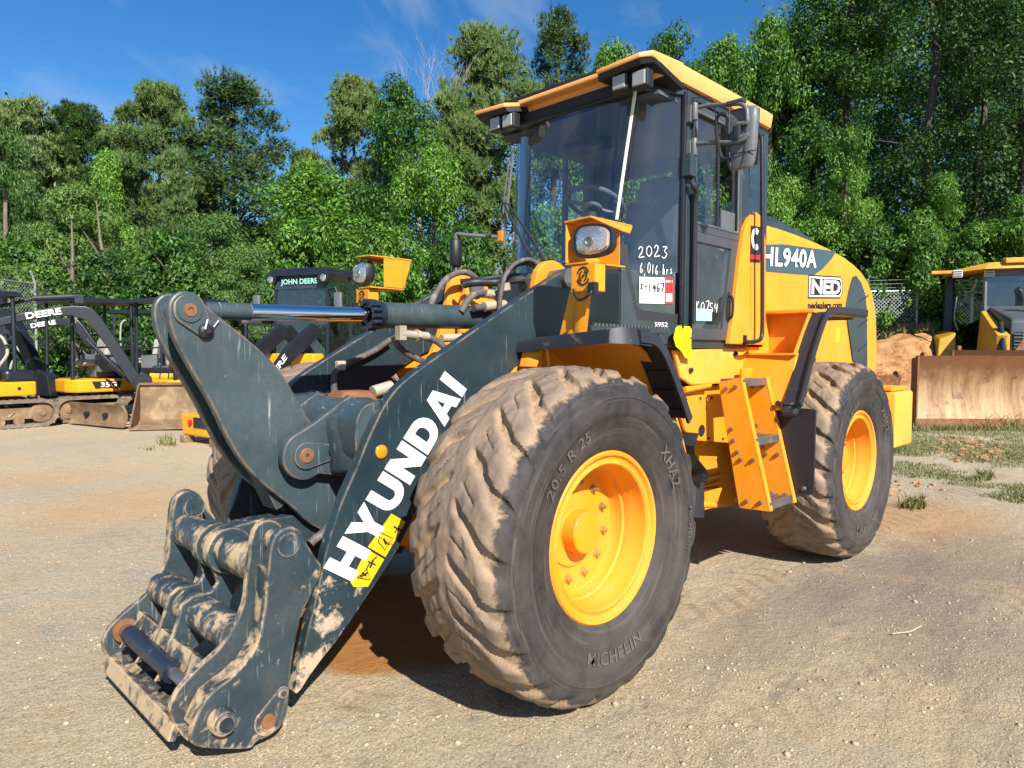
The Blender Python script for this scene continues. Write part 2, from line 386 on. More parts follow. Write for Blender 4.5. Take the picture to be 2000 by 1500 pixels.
# ================================================================== WHEEL LOADER
LD = thing('wheel_loader', 'large yellow wheel loader with dark teal lift arms and no bucket, parked on the gravel', 'wheel loader')

# ---------------------------------------------------------------- wheels
def tyre_mesh():
    N, S, LUG = 616, 72, 22
    def sm(x): x = max(0., min(1., x)); return x*x*(3-2*x)
    rows = []
    for i in range(N):
        th = 2*pi*i/N; row = []
        for j in range(S+1):
            s = -1+2*j/S; a = abs(s)
            if a < .74: y = s*.255; r = .690-.012*(a/.74)**2
            else:
                t = (a-.74)/.26; y = math.copysign(.1887+.074*sin(t*pi/2), s); r = .678-.052*(1-cos(t*pi/2))-.030*t
            ph = th*LUG/(2*pi)+(.5 if s < 0 else 0)+.95*a+.35*a*a
            ph += .13*noise.noise((cos(th)*5, sin(th)*5, s*3))
            f = ph % 1.; w = .16+.36*min(a, .85)
            d = min(f, 1-f)*2                      # 0 in the groove's middle
            g = 1-sm((d-w+.09)/.17)
            g *= sm((a-.07)/.10)
            # sipes across the centre line of each lug
            g2 = .45*(1-sm(abs(f-.5)/.035))*sm((a-.12)/.05)*(1-sm((a-.45)/.08))
            dep = .027*(1 if a < .8 else 1-.6*(a-.8)/.2)
            wear = .007*noise.noise((cos(th)*7, sin(th)*7, s*6))+.0025*noise.noise((cos(th)*22, sin(th)*22, s*20))
            r += wear-dep*max(g, g2)
            row.append((r*cos(th), y, r*sin(th)))
        out = [(.590, .2655), (.578, .269), (.572, .2725), (.569, .2695), (.53, .273), (.50, .270), (.497, .2665), (.44, .258), (.40, .246), (.37, .232), (.352, .214), (.338, .20)]
        side = [(r*cos(th), y, r*sin(th)) for r, y in out]
        ins = [(x, -y, z) for x, y, z in side]
        rows.append(ins[::-1]+row+side)
    b = bmesh.new(); vs = [[b.verts.new(p) for p in r] for r in rows]
    m = len(rows[0])
    for i in range(N):
        A, B = vs[i], vs[(i+1) % N]
        for j in range(m-1): b.faces.new((A[j], B[j], B[j+1], A[j+1]))
    # the tyre flattens where it stands
    for r in vs:
        for v in r:
            if v.co.z < -.698: v.co.z = -.698+(v.co.z+.698)*.05
    bmesh.ops.recalc_face_normals(b, faces=b.faces)
    me = bpy.data.meshes.new('tyre'); b.to_mesh(me); b.free(); me.materials.append(M['tyre']); me.shade_smooth(); me.set_sharp_from_angle(angle=R(50)); return me
SW_P = [(.338, .20), (.352, .214), (.37, .232), (.40, .246), (.44, .258), (.497, .2665), (.50, .270), (.53, .273), (.569, .2695), (.590, .2655)]
def ring_text(b, s, a_mid, r0, h, w, bold=.0, y=.2775, flip=False):
    """lettering bent round the sidewall; a_mid = angle of its middle seen from outside, counter-clockwise from the right"""
    me = text_mesh(s, bold, 1.1); xs = [v.co.x for v in me.vertices]; ys = [v.co.y for v in me.vertices]
    x0, x1, y0, y1 = min(xs), max(xs), min(ys), max(ys); n0 = len(b.b.verts); b.b.from_mesh(me); b.b.verts.ensure_lookup_table()
    for v in b.b.verts[n0:]:
        u = (v.co.x-x0)/(x1-x0)-.5; q = (v.co.y-y0)/(y1-y0)
        ang = a_mid-u*w/r0 if not flip else a_mid+u*w/r0
        rr = r0+(q-.5)*h if not flip else r0-(q-.5)*h
        yy = next((y0+(y1-y0)*(rr-r0_)/(r1-r0_) for (r0_, y0), (r1, y1) in zip(SW_P, SW_P[1:]) if r0_ <= rr <= r1), .26)+.0055
        v.co = V((-rr*cos(ang), yy, rr*sin(ang)))     # from outside (+Y) the viewer's right is -X
    bpy.data.meshes.remove(me)
w0 = part('wheel', LD); w0.location = (0, .965, .70); w0.rotation_euler = (0, R(-3), 0)
ty = bpy.data.objects.new('tyre', tyre_mesh()); COL.objects.link(ty); ty.parent = w0
rb = MB().lathe([(.338, .17), (.350, .196), (.353, .214), (.346, .222), (.334, .219), (.326, .206), (.316, .203), (.306, .206), (.300, .210), (.294, .204), (.291, .19), (.288, .14), (.283, .13), (.281, .10), (.272, .092), (.270, .05), (.262, .036), (.16, .036), (.154, .044), (.094, .046), (.090, .052), (.089, .112), (.084, .118), (.0005, .119)], (0, 0, 0), (0, 1, 0), 96)
rb.lathe([(.345, .17), (.33, -.2), (.352, -.214), (.30, -.20), (.26, -.05), (.0005, -.05)], (0, 0, 0), (0, 1, 0), 64)
rim = rb.build('rim', 'yellow', w0, smooth=30)
for k in range(12):
    a = 2*pi*k/12+.12; c = V((.205*cos(a), .036, .205*sin(a))); b = MB()
    b.cyl(c, c+V((0, .006, 0)), .018, 16).cyl(c+V((0, .004, 0)), c+V((0, .020, 0)), .0125, 6).cyl(c+V((0, .016, 0)), c+V((0, .032, 0)), .007, 10)
    b.build('wheel_nut', 'nut', w0, smooth=30)
lb = MB()
ring_text(lb, 'MICHELIN', R(-88), .468, .050, .36, .008, flip=True)
ring_text(lb, 'MICHELIN', R(-2), .545, .03, .2, .01)
ring_text(lb, 'XHA2', R(36), .468, .052, .22, .02)
ring_text(lb, '20.5 R 25', R(135), .468, .048, .32, .01)
lb.build('lettering', 'tyreletter', w0, smooth=0)
for (x, s, a) in ((-2.9, 1, 160), (0, -1, 40), (-2.9, -1, 75)):
    w = copy_tree(w0, LD); w.location = (x, .965*s, .70); w.rotation_euler = (0, 0, pi if s < 0 else 0)
    if s > 0:
        w.rotation_euler = (0, R(0), 0)
# axles and frames under the machine
MB().cyl((0, -.78, .70), (0, .78, .70), .13, 24).lathe([(.001, -.28), (.2, -.24), (.27, -.1), (.27, .1), (.2, .24), (.001, .28)], (0, 0, .70), (1, 0, 0), 28).build('axle', 'orange', LD)
MB().cyl((-2.9, -.78, .70), (-2.9, .78, .70), .13, 24).lathe([(.001, -.28), (.2, -.24), (.27, -.1), (.27, .1), (.2, .24), (.001, .28)], (-2.9, 0, .70), (1, 0, 0), 28).build('axle', 'orange', LD)
# rear hub cover ring: planetary end seen inside the rear rims
# ---------------------------------------------------------------- lift arms
YB, TB = .47, .055
boom_px = [(574, 1352), (600, 1240), (628, 1120), (640, 1062), (666, 982), (694, 920), (722, 850), (752, 788), (782, 750), (818, 722), (874, 682), (946, 632), (1010, 588), (1046, 563), (1066, 551), (1101, 527), (1116, 522), (1130, 532), (1132, 560), (1118, 620), (1100, 650), (1062, 680), (1018, 704), (982, 742), (930, 792), (880, 868), (836, 950), (800, 1028), (772, 1084), (722, 1158), (672, 1234), (612, 1310), (582, 1358)]
bo = part('lift_arm', LD)
plateY(boom_px, YB, TB, 'arm_plate', 'teal_boom', bo, .009, 1)
b2 = part('lift_arm', LD)
plateY(boom_px, YB, TB, 'arm_plate', 'teal_boom', b2, .009, 1, mirror=True)
# lettering on the outside of the arm: along the arm from H (low) to I (high)
def block_letters(o, xd, yd, H):
    """heavy extended capitals H Y U N D A I as polygons"""
    def arc(cx, cy, rx, ry, a0, a1, n=10): return [(cx+rx*cos(R(a0+(a1-a0)*k/n)), cy+ry*sin(R(a0+(a1-a0)*k/n))) for k in range(n+1)]
    G = {}
    G['H'] = (1.0, [[(0, 0), (.33, 0), (.33, .36), (.67, .36), (.67, 0), (1, 0), (1, 1), (.67, 1), (.67, .64), (.33, .64), (.33, 1), (0, 1)]])
    G['Y'] = (1.04, [[(.35, 0), (.69, 0), (.69, .40), (1.04, 1), (.69, 1), (.53, .66), (.37, 1), (0, 1), (.35, .40)]])
    G['U'] = (.98, [[(0, 1), (0, .40)]+arc(.49, .40, .49, .42, 180, 360)+[(.98, 1), (.66, 1), (.66, .40)]+arc(.49, .40, .17, .15, 0, -180)+[(.32, 1)]])
    G['N'] = (1.02, [[(0, 0), (.32, 0), (.32, .52), (.68, 0), (1.02, 0), (1.02, 1), (.70, 1), (.70, .48), (.34, 1), (0, 1)]])
    G['D'] = (1.0, [[(0, 0), (.5, 0)]+arc(.5, .5, .5, .5, -90, 90)+[(0, 1), (0, .5), (.32, .5), (.32, .75), (.47, .75)]+arc(.47, .5, .19, .25, 90, -90)+[(.32, .25), (.32, .499), (0, .499)]])
    G['A'] = (1.10, [[(0, 0), (.33, 0), (.39, .17), (.71, .17), (.77, 0), (1.10, 0), (.74, 1), (.55, 1), (.55, .72), (.64, .40), (.46, .40), (.549, .72), (.549, 1), (.36, 1)]])
    G['I'] = (.33, [[(0, 0), (.33, 0), (.33, 1), (0, 1)]])
    xd = V(xd); yd = V(yd); n = xd.cross(yd).normalized(); b = MB(); x = 0
    tot = sum(G[c][0] for c in 'HYUNDAI')+6*.075
    L = xd.length; k = L/tot
    for c in 'HYUNDAI':
        for poly in G[c][1]:
            pts = [V(o)+xd/L*((x+px)*k)+yd*py+n*.0015 for px, py in poly]
            b.prism(pts, n*.0012)
        x += G[c][0]+.075
    return b
pH = atY(639, 1096, YB); pI = atY(862, 735, YB); pIr = atY(911, 760, YB); pHr = atY(688, 1136, YB)
# base line runs on the lower right side of the letters
base0, base1 = pHr, pIr; upv = ((pH-pHr)+(pI-pIr))*.5
block_letters(base0, base1-base0, upv, 1).build('lettering', 'white', bo, smooth=0)
# orange side reflector
c = atY(744, 882, YB); MB().lathe([(.028, 0), (.028, .006), (.024, .009), (.001, .010)], c, (0, 1, 0), 24).build('side_reflector', 'amber', bo)
# warning sticker, two panels
def on_arm(px, py, l=.0012): p = atY(px, py, YB); p.y += l; return p
for q in ([(684, 1137), (716, 1072), (750, 1092), (718, 1146), (690, 1146)], [(718, 1068), (764, 1003), (792, 1019), (752, 1088)]):
    MB().prism([on_arm(*p) for p in q], (0, .0012, 0)).build('warning_sticker', 'warn', bo, smooth=0)
ib = MB()
def ink(pts, r=.0022, l=.0032):
    ib.tube([on_arm(a, b, l) for a, b in pts], r, 4)
ink([(697, 1128), (716, 1112), (722, 1132), (697, 1128)]); ink([(703, 1126), (717, 1118)], .004); ink([(706, 1118), (714, 1124)], .004)
ink([(722, 1108), (728, 1092)], .005); ink([(718, 1096), (733, 1103)], .003); ink([(714, 1112), (722, 1098)], .003); ink([(730, 1092), (735, 1086)], .003)
ink([(738, 1058), (742, 1040), (766, 1051), (751, 1074), (738, 1058)]); ink([(748, 1052), (753, 1062)], .006); ink([(755, 1060), (759, 1064)], .003)
ink([(768, 1028), (782, 1036)], .004); ink([(774, 1034), (770, 1040)], .003); ink([(778, 1026), (776, 1036)], .003)
ink([(716, 1070), (751, 1090)], .0015); ink([(735, 1046), (766, 1064)], .0012)
ib.build('warning_pictogram', 'blackink', bo, smooth=0)
# small hose on the near arm's inner edge near the coupler
# ---------------------------------------------------------------- coupler
CO = part('coupler', LD)
z1 = lambda l: [(150+x/2.5, 900+y/2.5) for x, y in l]
outer = z1([(945, 430), (965, 372), (1000, 335), (1050, 320), (1098, 342), (1122, 400), (1160, 462), (1206, 522), (1150, 650), (1090, 765), (1072, 860), (1048, 1000), (1036, 1160), (1030, 1235), (1000, 1300), (945, 1346), (872, 1374), (862, 1408), (720, 1410), (590, 1402), (552, 1372), (560, 1320), (590, 1238), (640, 1150), (700, 1100), (760, 1058), (838, 975), (890, 880), (908, 790), (922, 700), (934, 560)])
for s in (0, 1): plateY(outer, .51, .035, 'side_plate', 'teal_mud', CO, .007, 1, mirror=bool(s))
inner = z1([(842, 470), (850, 400), (872, 320), (930, 284), (990, 300), (1020, 350), (1010, 480), (1000, 700), (940, 900), (880, 1010), (800, 1100), (720, 1190), (640, 1290), (560, 1388), (500, 1330), (452, 1248), (462, 1180), (500, 1110), (600, 1005), (690, 930), (745, 850), (790, 770), (822, 680), (830, 560)])
for s in (0, 1): plateY(inner, .405, .03, 'side_plate', 'teal_mud', CO, .006, 1, mirror=bool(s))
# filler that closes the front edge between the two plates, below the pin eye
front = [(925, 520), (912, 700), (896, 800), (880, 880), (828, 970), (750, 1054), (690, 1096), (630, 1146), (585, 1230), (556, 1300), (590, 1330), (640, 1240), (700, 1170), (800, 1090), (880, 1000), (940, 900), (965, 760), (975, 520)]
for s in (0, 1): plateY(z1(front), .477, .074, 'edge_plate', 'teal_mud', CO, .008, 0, mirror=bool(s))
top_pin = atY(563, 1064, .51); low_pin = atY(430, 1405, .51); hinge = atY(522, 1407, .51)
for s in (1, -1):
    a = V((top_pin.x, top_pin.y*s, top_pin.z))
    MB().lathe([(.001, .004), (.030, .004), (.034, .006), (.044, .006), (.046, 0), (.046, -.14), (.001, -.14)], a, (0, s, 0), 28).build('eye', 'teal_mud', CO)
    a = V((low_pin.x, low_pin.y*s, low_pin.z))
    MB().lathe([(.001, .052), (.026, .052), (.028, .046), (.028, .044), (.040, .044), (.044, .038), (.046, 0), (.046, -.03), (.001, -.03)], a, (0, s, 0), 28).build('lock_bush', 'teal_mud', CO)
    MB().lathe([(.001, .0), (.024, 0), (.025, -.004), (.025, -.12)], a+V((0, .055*s, 0)), (0, s, 0), 20).build('lock_pin', 'pinpaint', CO)
    # hinge keeper plate: a tear-drop with a rusty pin end
    h = V((hinge.x, hinge.y*s, hinge.z)); e = atY(550, 1352, .51); e = V((e.x, e.y*s, e.z)); d = (e-h); L = d.length; d = d/L; nrm = V((d.z, 0, -d.x))
    ol = [h+(d*cos(R(90+180*k/14))+nrm*sin(R(90+180*k/14)))*.052 for k in range(15)]+[e+(d*cos(R(-90+180*k/10))+nrm*sin(R(-90+180*k/10)))*.024 for k in range(11)]
    MB().prism(ol, (0, .010*s, 0)).build('keeper_plate', 'teal_mud', CO, .003)
    MB().lathe([(.001, .013), (.006, .013), (.008, .017), (.024, .017), (.027, .010)], h, (0, s, 0), 24).build('hinge_pin', 'rust', CO)
    MB().lathe([(.001, .018), (.016, .017), (.021, .010)], e, (0, s, 0), 14).build('keeper_bolt', 'teal_mud', CO)
# upper and lower cross tubes
u0 = atY(378, 1038, -.30); u1 = atY(515, 1110, .38)
ux, uz = .5*(u0.x+u1.x), .5*(u0.z+u1.z)
MB().cyl((ux, -.39, uz), (ux, .39, uz), .072, 32).build('cross_tube', 'teal_mud', CO)
for y in (-.06, .06): MB().cyl((ux, y-.028, uz), (ux, y+.028, uz), .094, 32).build('tube_collar', 'teal_mud', CO, .005)
l0 = atY(335, 1160, -.30); l1 = atY(455, 1235, .36)
lx, lz = .5*(l0.x+l1.x), .5*(l0.z+l1.z)
MB().cyl((lx, -.39, lz), (lx, .39, lz), .068, 32).build('cross_tube', 'teal_mud', CO)
# twin centre ribs that carry the tilt link
for y in (-.085, .055):
    pts = [(ux-.10, uz+.02), (ux-.05, uz+.088), (ux+.02, uz+.096), (ux+.078, uz+.04), (ux+.075, uz-.04), (ux+.03, uz-.16), (lx+.075, lz+.08), (lx+.10, lz-.03), (lx+.16, lz-.15), (lx+.10, lz-.17), (lx-.10, lz-.06), (lx-.12, lz+.05), (ux-.11, uz-.10)]
    MB().prism([(p.x, y-.02, p.y) for p in chaikin([(a, b, 0) for a, b in pts], 1)], (0, .026, 0)).build('centre_rib', 'teal_mud', CO, .006)
# lower lock frame: front lip, rear rail, lock cylinder between them
lipL = atY(338, 1412, .40); lipR = V((lipL.x, -lipL.y, lipL.z))
lx0, lz0 = lipL.x, lipL.z
MB().box((lx0-.005, 0, lz0-.035), (.028, .80, .066), Matrix.Rotation(R(-20), 3, 'Y')).build('lip_bar', 'teal_mud', CO, .006)
rl = atY(400, 1310, .34); rx, rz = rl.x, rl.z
b = MB().box((rx+.02, 0, rz-.02), (.03, .76, .12), Matrix.Rotation(R(-25), 3, 'Y'))
b.build('rear_rail', 'teal_mud', CO, .005)
for y in (-.30, -.10, .12, .30): MB().hull([(rx+.02, y-.008, rz+.03), (rx+.02, y+.008, rz+.03), (rx+.02, y-.008, rz-.08), (rx+.02, y+.008, rz-.08), (rx+.10, y-.008, rz-.08), (rx+.10, y+.008, rz-.08)]).build('gusset', 'teal_mud', CO)
cyx, cyz = (lx0*.45+rx*.55), (lz0*.45+rz*.55)+.02
MB().cyl((cyx, -.30, cyz), (cyx, .16, cyz), .036, 24).cyl((cyx, .16, cyz), (cyx, .20, cyz), .040, 24).build('lock_cylinder', 'pinpaint', CO)
MB().cyl((cyx, -.40, cyz), (cyx, -.30, cyz), .030, 20).lathe([(.001, 0), (.05, 0), (.05, .02), (.03, .024)], (cyx, -.37, cyz), (0, 1, 0), 20).build('lock_rod', 'rust', CO)
MB().cyl((cyx, .20, cyz), (cyx, .40, cyz), .022, 20).build('lock_rod', 'steel', CO)
MB().tube(spline([(cyx-.05, .02, cyz+.05), (cyx-.06, .10, cyz+.06), (cyx-.05, .18, cyz+.045)]), .010, 8).tube(spline([(cyx-.03, -.16, cyz+.04), (cyx-.09, -.15, cyz+.05), (cyx-.16, -.14, cyz+.02)]), .011, 8).build('lock_hose', 'black', CO)
MB().box((lx0-.10, 0, lz0-.07), (.22, .72, .012)).build('bottom_plate', 'teal_mud', CO, .003)

M['rustyteal'] = paint('rust_stained_teal', (.040, .060, .066), .5, var=.3, chip=.42, cscale=16, ccol=(.26, .10, .035))
# ---------------------------------------------------------------- tilt lever, link and cylinder
z2 = lambda l: [(250+x/2.5, 500+y/2.5) for x, y in l]
lever = z2([(196, 262), (205, 215), (232, 182), (275, 168), (325, 178), (362, 205), (385, 246), (480, 320), (580, 400), (685, 492), (755, 570), (800, 650), (850, 735), (905, 830), (1000, 930), (1100, 1040), (1080, 1150), (1040, 1230), (990, 1310), (955, 1345), (880, 1305), (800, 1225), (700, 1150), (610, 1070), (540, 985), (470, 860), (405, 720), (310, 560), (232, 420), (205, 340)])
for s in (0, 1):
    lv = plateY(lever, .10, .042, 'tilt_lever', 'teal_crank', LD, .008, 1, mirror=bool(s))
tp = atY(369, 606, .10); tb = atY(400, 647, .10)
for s in (1, -1):
    p = V((tp.x, tp.y*s, tp.z)); e = V((tb.x, tb.y*s, tb.z)); d = (e-p).normalized(); nr = V((d.z, 0, -d.x))
    ol = [p+(-d*cos(R(-100+200*k/16))+nr*sin(R(-100+200*k/16)))*.062 for k in range(17)]+[e+(d*cos(R(-90+180*k/10))-nr*sin(R(-90+180*k/10)))*.03 for k in range(11)]
    MB().prism(ol, (0, .012*s, 0)).build('pin_keeper', 'teal_crank', lv if s < 0 else LD.children[[c.name for c in LD.children].index('tilt_lever')], .003)
lvL = [c for c in LD.children if c.name.startswith('tilt_lever')][0]
MB().lathe([(.001, .016), (.009, .016), (.011, .022), (.024, .022), (.028, .016)], tp, (0, 1, 0), 28).build('lever_pin', 'rust', lvL)
MB().lathe([(.027, .018), (.046, .018), (.050, .012)], tp, (0, 1, 0), 28).build('pin_washer', 'rustyteal', lvL)
MB().lathe([(.001, .034), (.010, .034), (.012, .026), (.022, .024), (.030, .016), (.031, .012)], tb, (0, 1, 0), 18).build('keeper_bolt', 'black', lvL)
MB().tube([tb+V((.012, .036, .008)), tb+V((.004, .04, .045))], .003, 6).tube([tb+V((-.03, .014, .018)), tb+V((-.05, .014, .045))], .002, 6).build('split_pin', 'white', lvL)
# stiffener bars between the lever plates
MB().cyl((tp.x, -.112, tp.z), (tp.x, .112, tp.z), .040, 24).build('pivot_pin', 'steel', LD)
q = atY(500, 930, .0); MB().box((q.x-.02, 0, q.z), (.05, .12, .30), Matrix.Rotation(R(25), 3, 'Y')).build('lever_web', 'teal_crank', LD)
# link from the lever's lower end to the coupler
lk0 = atY(640, 1020, 0); MB().prism([V((p.x, -.05, p.y)) for p in chaikin([(lk0.x-.06, lk0.z+.06, 0), (lk0.x+.05, lk0.z+.07, 0), (ux+.02, uz+.10, 0), (ux+.06, uz+.0, 0), (ux-.04, uz-.05, 0), (lk0.x-.07, lk0.z-.05, 0)], 2)], (0, .10, 0)).build('tilt_link', 'teal_mud', LD, .006)
TC = part('tilt_cylinder', LD)
ca = atY(369, 606, 0); cr = atY(1000, 622, 0)
ax = (cr-ca).normalized()
def along(px): # point on the cylinder axis nearest the pixel column
    best = min((abs(_prj(ca+ax*(k*.005))[0]-px), k) for k in range(0, 500)); return ca+ax*(best[1]*.005)
def _prj(p):
    d = p-CP; z = d.dot(FW); return (1000+FPX*d.dot(RT)/z, 750-FPX*d.dot(UP)/z)
a0, a1, a2, a3 = along(487), along(715), along(735), along(948)
MB().cyl(ca+ax*.02, a0, .036, 28).lathe([(.055, -.05), (.055, .05)], ca, (0, 1, 0), 28).build('rod_eye', 'teal_crank', TC)
MB().cyl(a0, a1, .0345, 32).build('rod', 'chrome', TC)
hd = MB().lathe([(.036, -.05), (.058, -.05), (.062, -.045), (.062, -.012), (.070, -.010), (.070, .02), (.068, .022)], a2, ax, 40)
for k in range(14):
    a = 2*pi*k/14; e1 = ax.orthogonal().normalized(); e2 = ax.cross(e1); c = a2+(e1*cos(a)+e2*sin(a))*.066
    hd.cyl(c-ax*.062, c-ax*.012, .013, 6)
hd.build('gland_nut', 'pinpaint', TC)
MB().lathe([(.03, 0), (.068, .0), (.070, .008), (.066, .014), (.064, .05), (.064, (a3-a2).length-.03), (.066, (a3-a2).length-.02), (.060, (a3-a2).length), (.001, (a3-a2).length)], a2, ax, 48).build('barrel', 'teal_crank', TC)
MB().cyl(a3-ax*.01, a3+ax*.16, .05, 24).lathe([(.075, -.06), (.075, .06)], a3+ax*.16, (0, 1, 0), 28).build('barrel_eye', 'orange', TC)
# ---------------------------------------------------------------- cross tube between the arms
pv = atY(598, 890, .17)
cxm, czm = pv.x-.16, pv.z+.05
rings = []
cxm, czm = .52, 1.07
for y, r, sx, dx, dz in [(q*.1, .185, .80, -.02, .0) if abs(q) < 2 else (.21*q/2, .185, .80, .0, .0) if abs(q) == 2 else (.30*q/3, .165, .72, .04, .01) if abs(q) == 3 else (.418*q/4, .160, .70, .06, .02) for q in range(-4, 5)]:
    rg = []
    for k in range(32):
        a = 2*pi*k/32; e = .75; ca_, sa_ = cos(a), sin(a)
        rg.append((cxm+dx+r*sx*math.copysign(abs(ca_)**e, ca_), y, czm+dz+r*.92*math.copysign(abs(sa_)**e, sa_)))
    rings.append(rg)
MB().loft(rings).build('cross_tube', 'teal_crank', LD, smooth=40)
MB().hull([(.455+x, y, 1.245+z) for x, y, z in ((-.08, -.05, .02), (.07, -.05, .02), (-.08, .05, .02), (.07, .05, .02), (-.11, -.09, -.03), (.10, -.09, -.03), (-.11, .09, -.03), (.10, .09, -.03))]).build('stop_pad', 'rust', LD, .01)
for s in (1, -1):
    p = V((pv.x, .125*s, pv.z)); ol = [V((p.x+.105*sin(R(-35+195*k/18)), p.y, p.z-.105*cos(R(-35+195*k/18)))) for k in range(19)]
    ol += [V((.747, p.y, 1.135)), V((.55, p.y, 1.255)), V((.42, p.y, 1.20)), V((.42, p.y, .90)), V((.55, p.y, .885))][::1]
    ol = ol[:18]+ol[19:]
    MB().hull([V((x, y*s, z)) for x, y, z in ((.68, .155, 1.165), (.66, .155, .91), (.47, .155, 1.25), (.47, .155, .89), (.56, .416, 1.235), (.675, .416, .955), (.47, .416, 1.2), (.52, .416, .94), (.64, .416, 1.08))]).build('tube_flare', 'teal_crank', LD, .03, 3, smooth=60)
    ear = MB().prism(ol, (0, .042*s, 0)).build('pivot_ear', 'teal_crank', LD, .007)
    h = V((pv.x, .167*s, pv.z)); e = atY(648, 882, .167); e = V((e.x, .167*s, e.z)); d = (e-h).normalized(); nr = V((d.z, 0, -d.x))
    ol = [h+(-d*cos(R(-95+190*k/16))+nr*sin(R(-95+190*k/16)))*.058 for k in range(17)]+[e+(d*cos(R(-90+180*k/10))-nr*sin(R(-90+180*k/10)))*.034 for k in range(11)]
    MB().prism(ol, (0, .012*s, 0)).build('pin_keeper', 'teal_crank', ear, .003)
    MB().lathe([(.001, .010), (.007, .010), (.010, .018), (.028, .018), (.034, .012)], h, (0, s, 0), 24).build('pivot_pin', 'rust', ear)
    MB().lathe([(.001, .034), (.010, .034), (.012, .026), (.020, .024), (.025, .012)], e, (0, s, 0), 16).build('keeper_bolt', 'black', ear)
# ---------------------------------------------------------------- front frame and towers
for s in (1, -1):
    pts = [(-.40, 1.60), (-.44, 1.86), (-.50, 1.93), (-.60, 1.95), (-.70, 1.90), (-.80, 1.70), (-1.02, 1.20), (-1.02, .62), (.40, .62), (.46, .90), (.10, 1.10), (-.20, 1.25)]
    MB().prism([V((p.x, .33*s, p.y)) for p in chaikin([(a, b, 0) for a, b in pts], 1)], (0, .045*s, 0)).build('tower_plate', 'orange' if s > 0 else 'yellow', LD, .008)
    MB().prism([V((p.x, .25*s, p.y)) for p in chaikin([(-.45, 1.55, 0), (-.5, 1.86, 0), (-.62, 1.92, 0), (-.78, 1.72, 0), (-.95, 1.2, 0), (-.5, 1.2, 0)], 1)], (0, .04*s, 0)).build('tower_plate', 'yellow', LD, .008)
    MB().cyl((-.57, .22*s, 1.84), (-.57, .5*s, 1.84), .05, 24).build('arm_pivot_pin', 'steel', LD)
MB().box((-.33, 0, .72), (1.35, .60, .26)).box((-.92, 0, 1.0), (.10, .62, .60)).box((-.62, 0, 1.42), (.30, .50, .10)).build('front_frame', 'orange', LD, .01)
# lift cylinders from frame to arm
for s in (1, -1):
    lc = part('lift_cylinder', LD)
    MB().cyl((-.55, .36*s, .95), (.02, .39*s, 1.16), .058, 24).build('barrel', 'teal_crank', lc)
    MB().cyl((.02, .39*s, 1.16), (.42, .40*s, 1.22), .032, 20).build('rod', 'chrome', lc)
# ---------------------------------------------------------------- hoses
def hose(name, pts, r=.015, m='hose', n=8, parent=None): return MB().tube(spline(pts, n), r, 10).build(name, m, parent or LD)
hose('hydraulic_hose', [atY(838, 604, -.22), atY(850, 575, -.22), atY(872, 545, -.22), atY(898, 532, -.22), atY(920, 536, -.24), atY(938, 552, -.26)], .018)
for k in range(4):
    o = V((.012*k, .018*k-.03, .004*k))
    hose('hydraulic_hose', [atY(978, 612, .12)+o, atY(982, 575, .12)+o, atY(990, 545, .12)+o, atY(1008, 522, .12)+o, atY(1034, 513, .14)+o, atY(1056, 524, .2)+o, atY(1068, 545, .25)+o], .013)
MB().lathe([(.034, -.02), (.034, .02)], atY(985, 560, .125), (.2, 0, 1), 14).build('hose_clip', 'fitting', LD)
hose('hydraulic_hose', [atY(900, 610, .06), atY(915, 585, .06), atY(930, 574, .06), atY(950, 572, .04)], .020)
MB().cyl(atY(940, 573, .04), atY(975, 576, .04), .024, 12).cyl(atY(955, 574, .04), atY(962, 575, .04), .03, 6).build('hose_fitting', 'fitting', LD)
hose('hydraulic_hose', [atY(925, 602, .10), atY(945, 600, .10), atY(960, 600, .10)], .020)
MB().cyl(atY(945, 599, .10), atY(985, 595, .10), .027, 12).build('hose_fitting', 'fitting', LD)
MB().cyl(atY(780, 652, .07), atY(835, 657, .07), .022, 12).cyl(atY(812, 655, .07), atY(818, 655, .07), .030, 6).box(atY(783, 650, .07), (.04, .04, .07)).build('hose_fitting', 'fitting', LD)
hose('hydraulic_hose', [atY(832, 657, .07), atY(852, 666, .08), atY(872, 682, .10), atY(888, 700, .12)], .018)
MB().cyl(atY(862, 661, .0), atY(900, 659, .0), .022, 12).build('hose_fitting', 'fitting', LD)
hose('hydraulic_hose', [atY(768, 656, -.02), atY(778, 676, -.02), atY(800, 694, -.02), atY(830, 706, -.02), atY(856, 706, -.02)], .016)
hose('hydraulic_hose', [atY(653, 768, -.38), atY(652, 742, -.38), atY(658, 722, -.38), atY(676, 710, -.38), atY(700, 700, -.38), atY(732, 684, -.38), atY(762, 664, -.38)], .018, 'hose')
MB().box(atY(665, 714, -.37), (.05, .04, .05)).build('hose_clip', 'fitting', LD, .008)
MB().cyl(atY(728, 766, .06), atY(764, 755, .06), .030, 14).build('hose_fitting', 'fitting', LD)
hose('hydraulic_hose', [atY(606, 1062, .30), atY(616, 1052, .30), atY(630, 1042, .30), atY(640, 1030, .3)], .018)
hose('wire_harness', [atY(905, 556, -.1), atY(930, 552, -.05), atY(970, 552, 0), atY(1010, 546, .1), atY(1050, 548, .2)], .022, 'black')
hose('wire_harness', [atY(900, 550, -.2), atY(940, 546, -.1), atY(990, 540, 0), atY(1040, 538, .15)], .016, 'black')
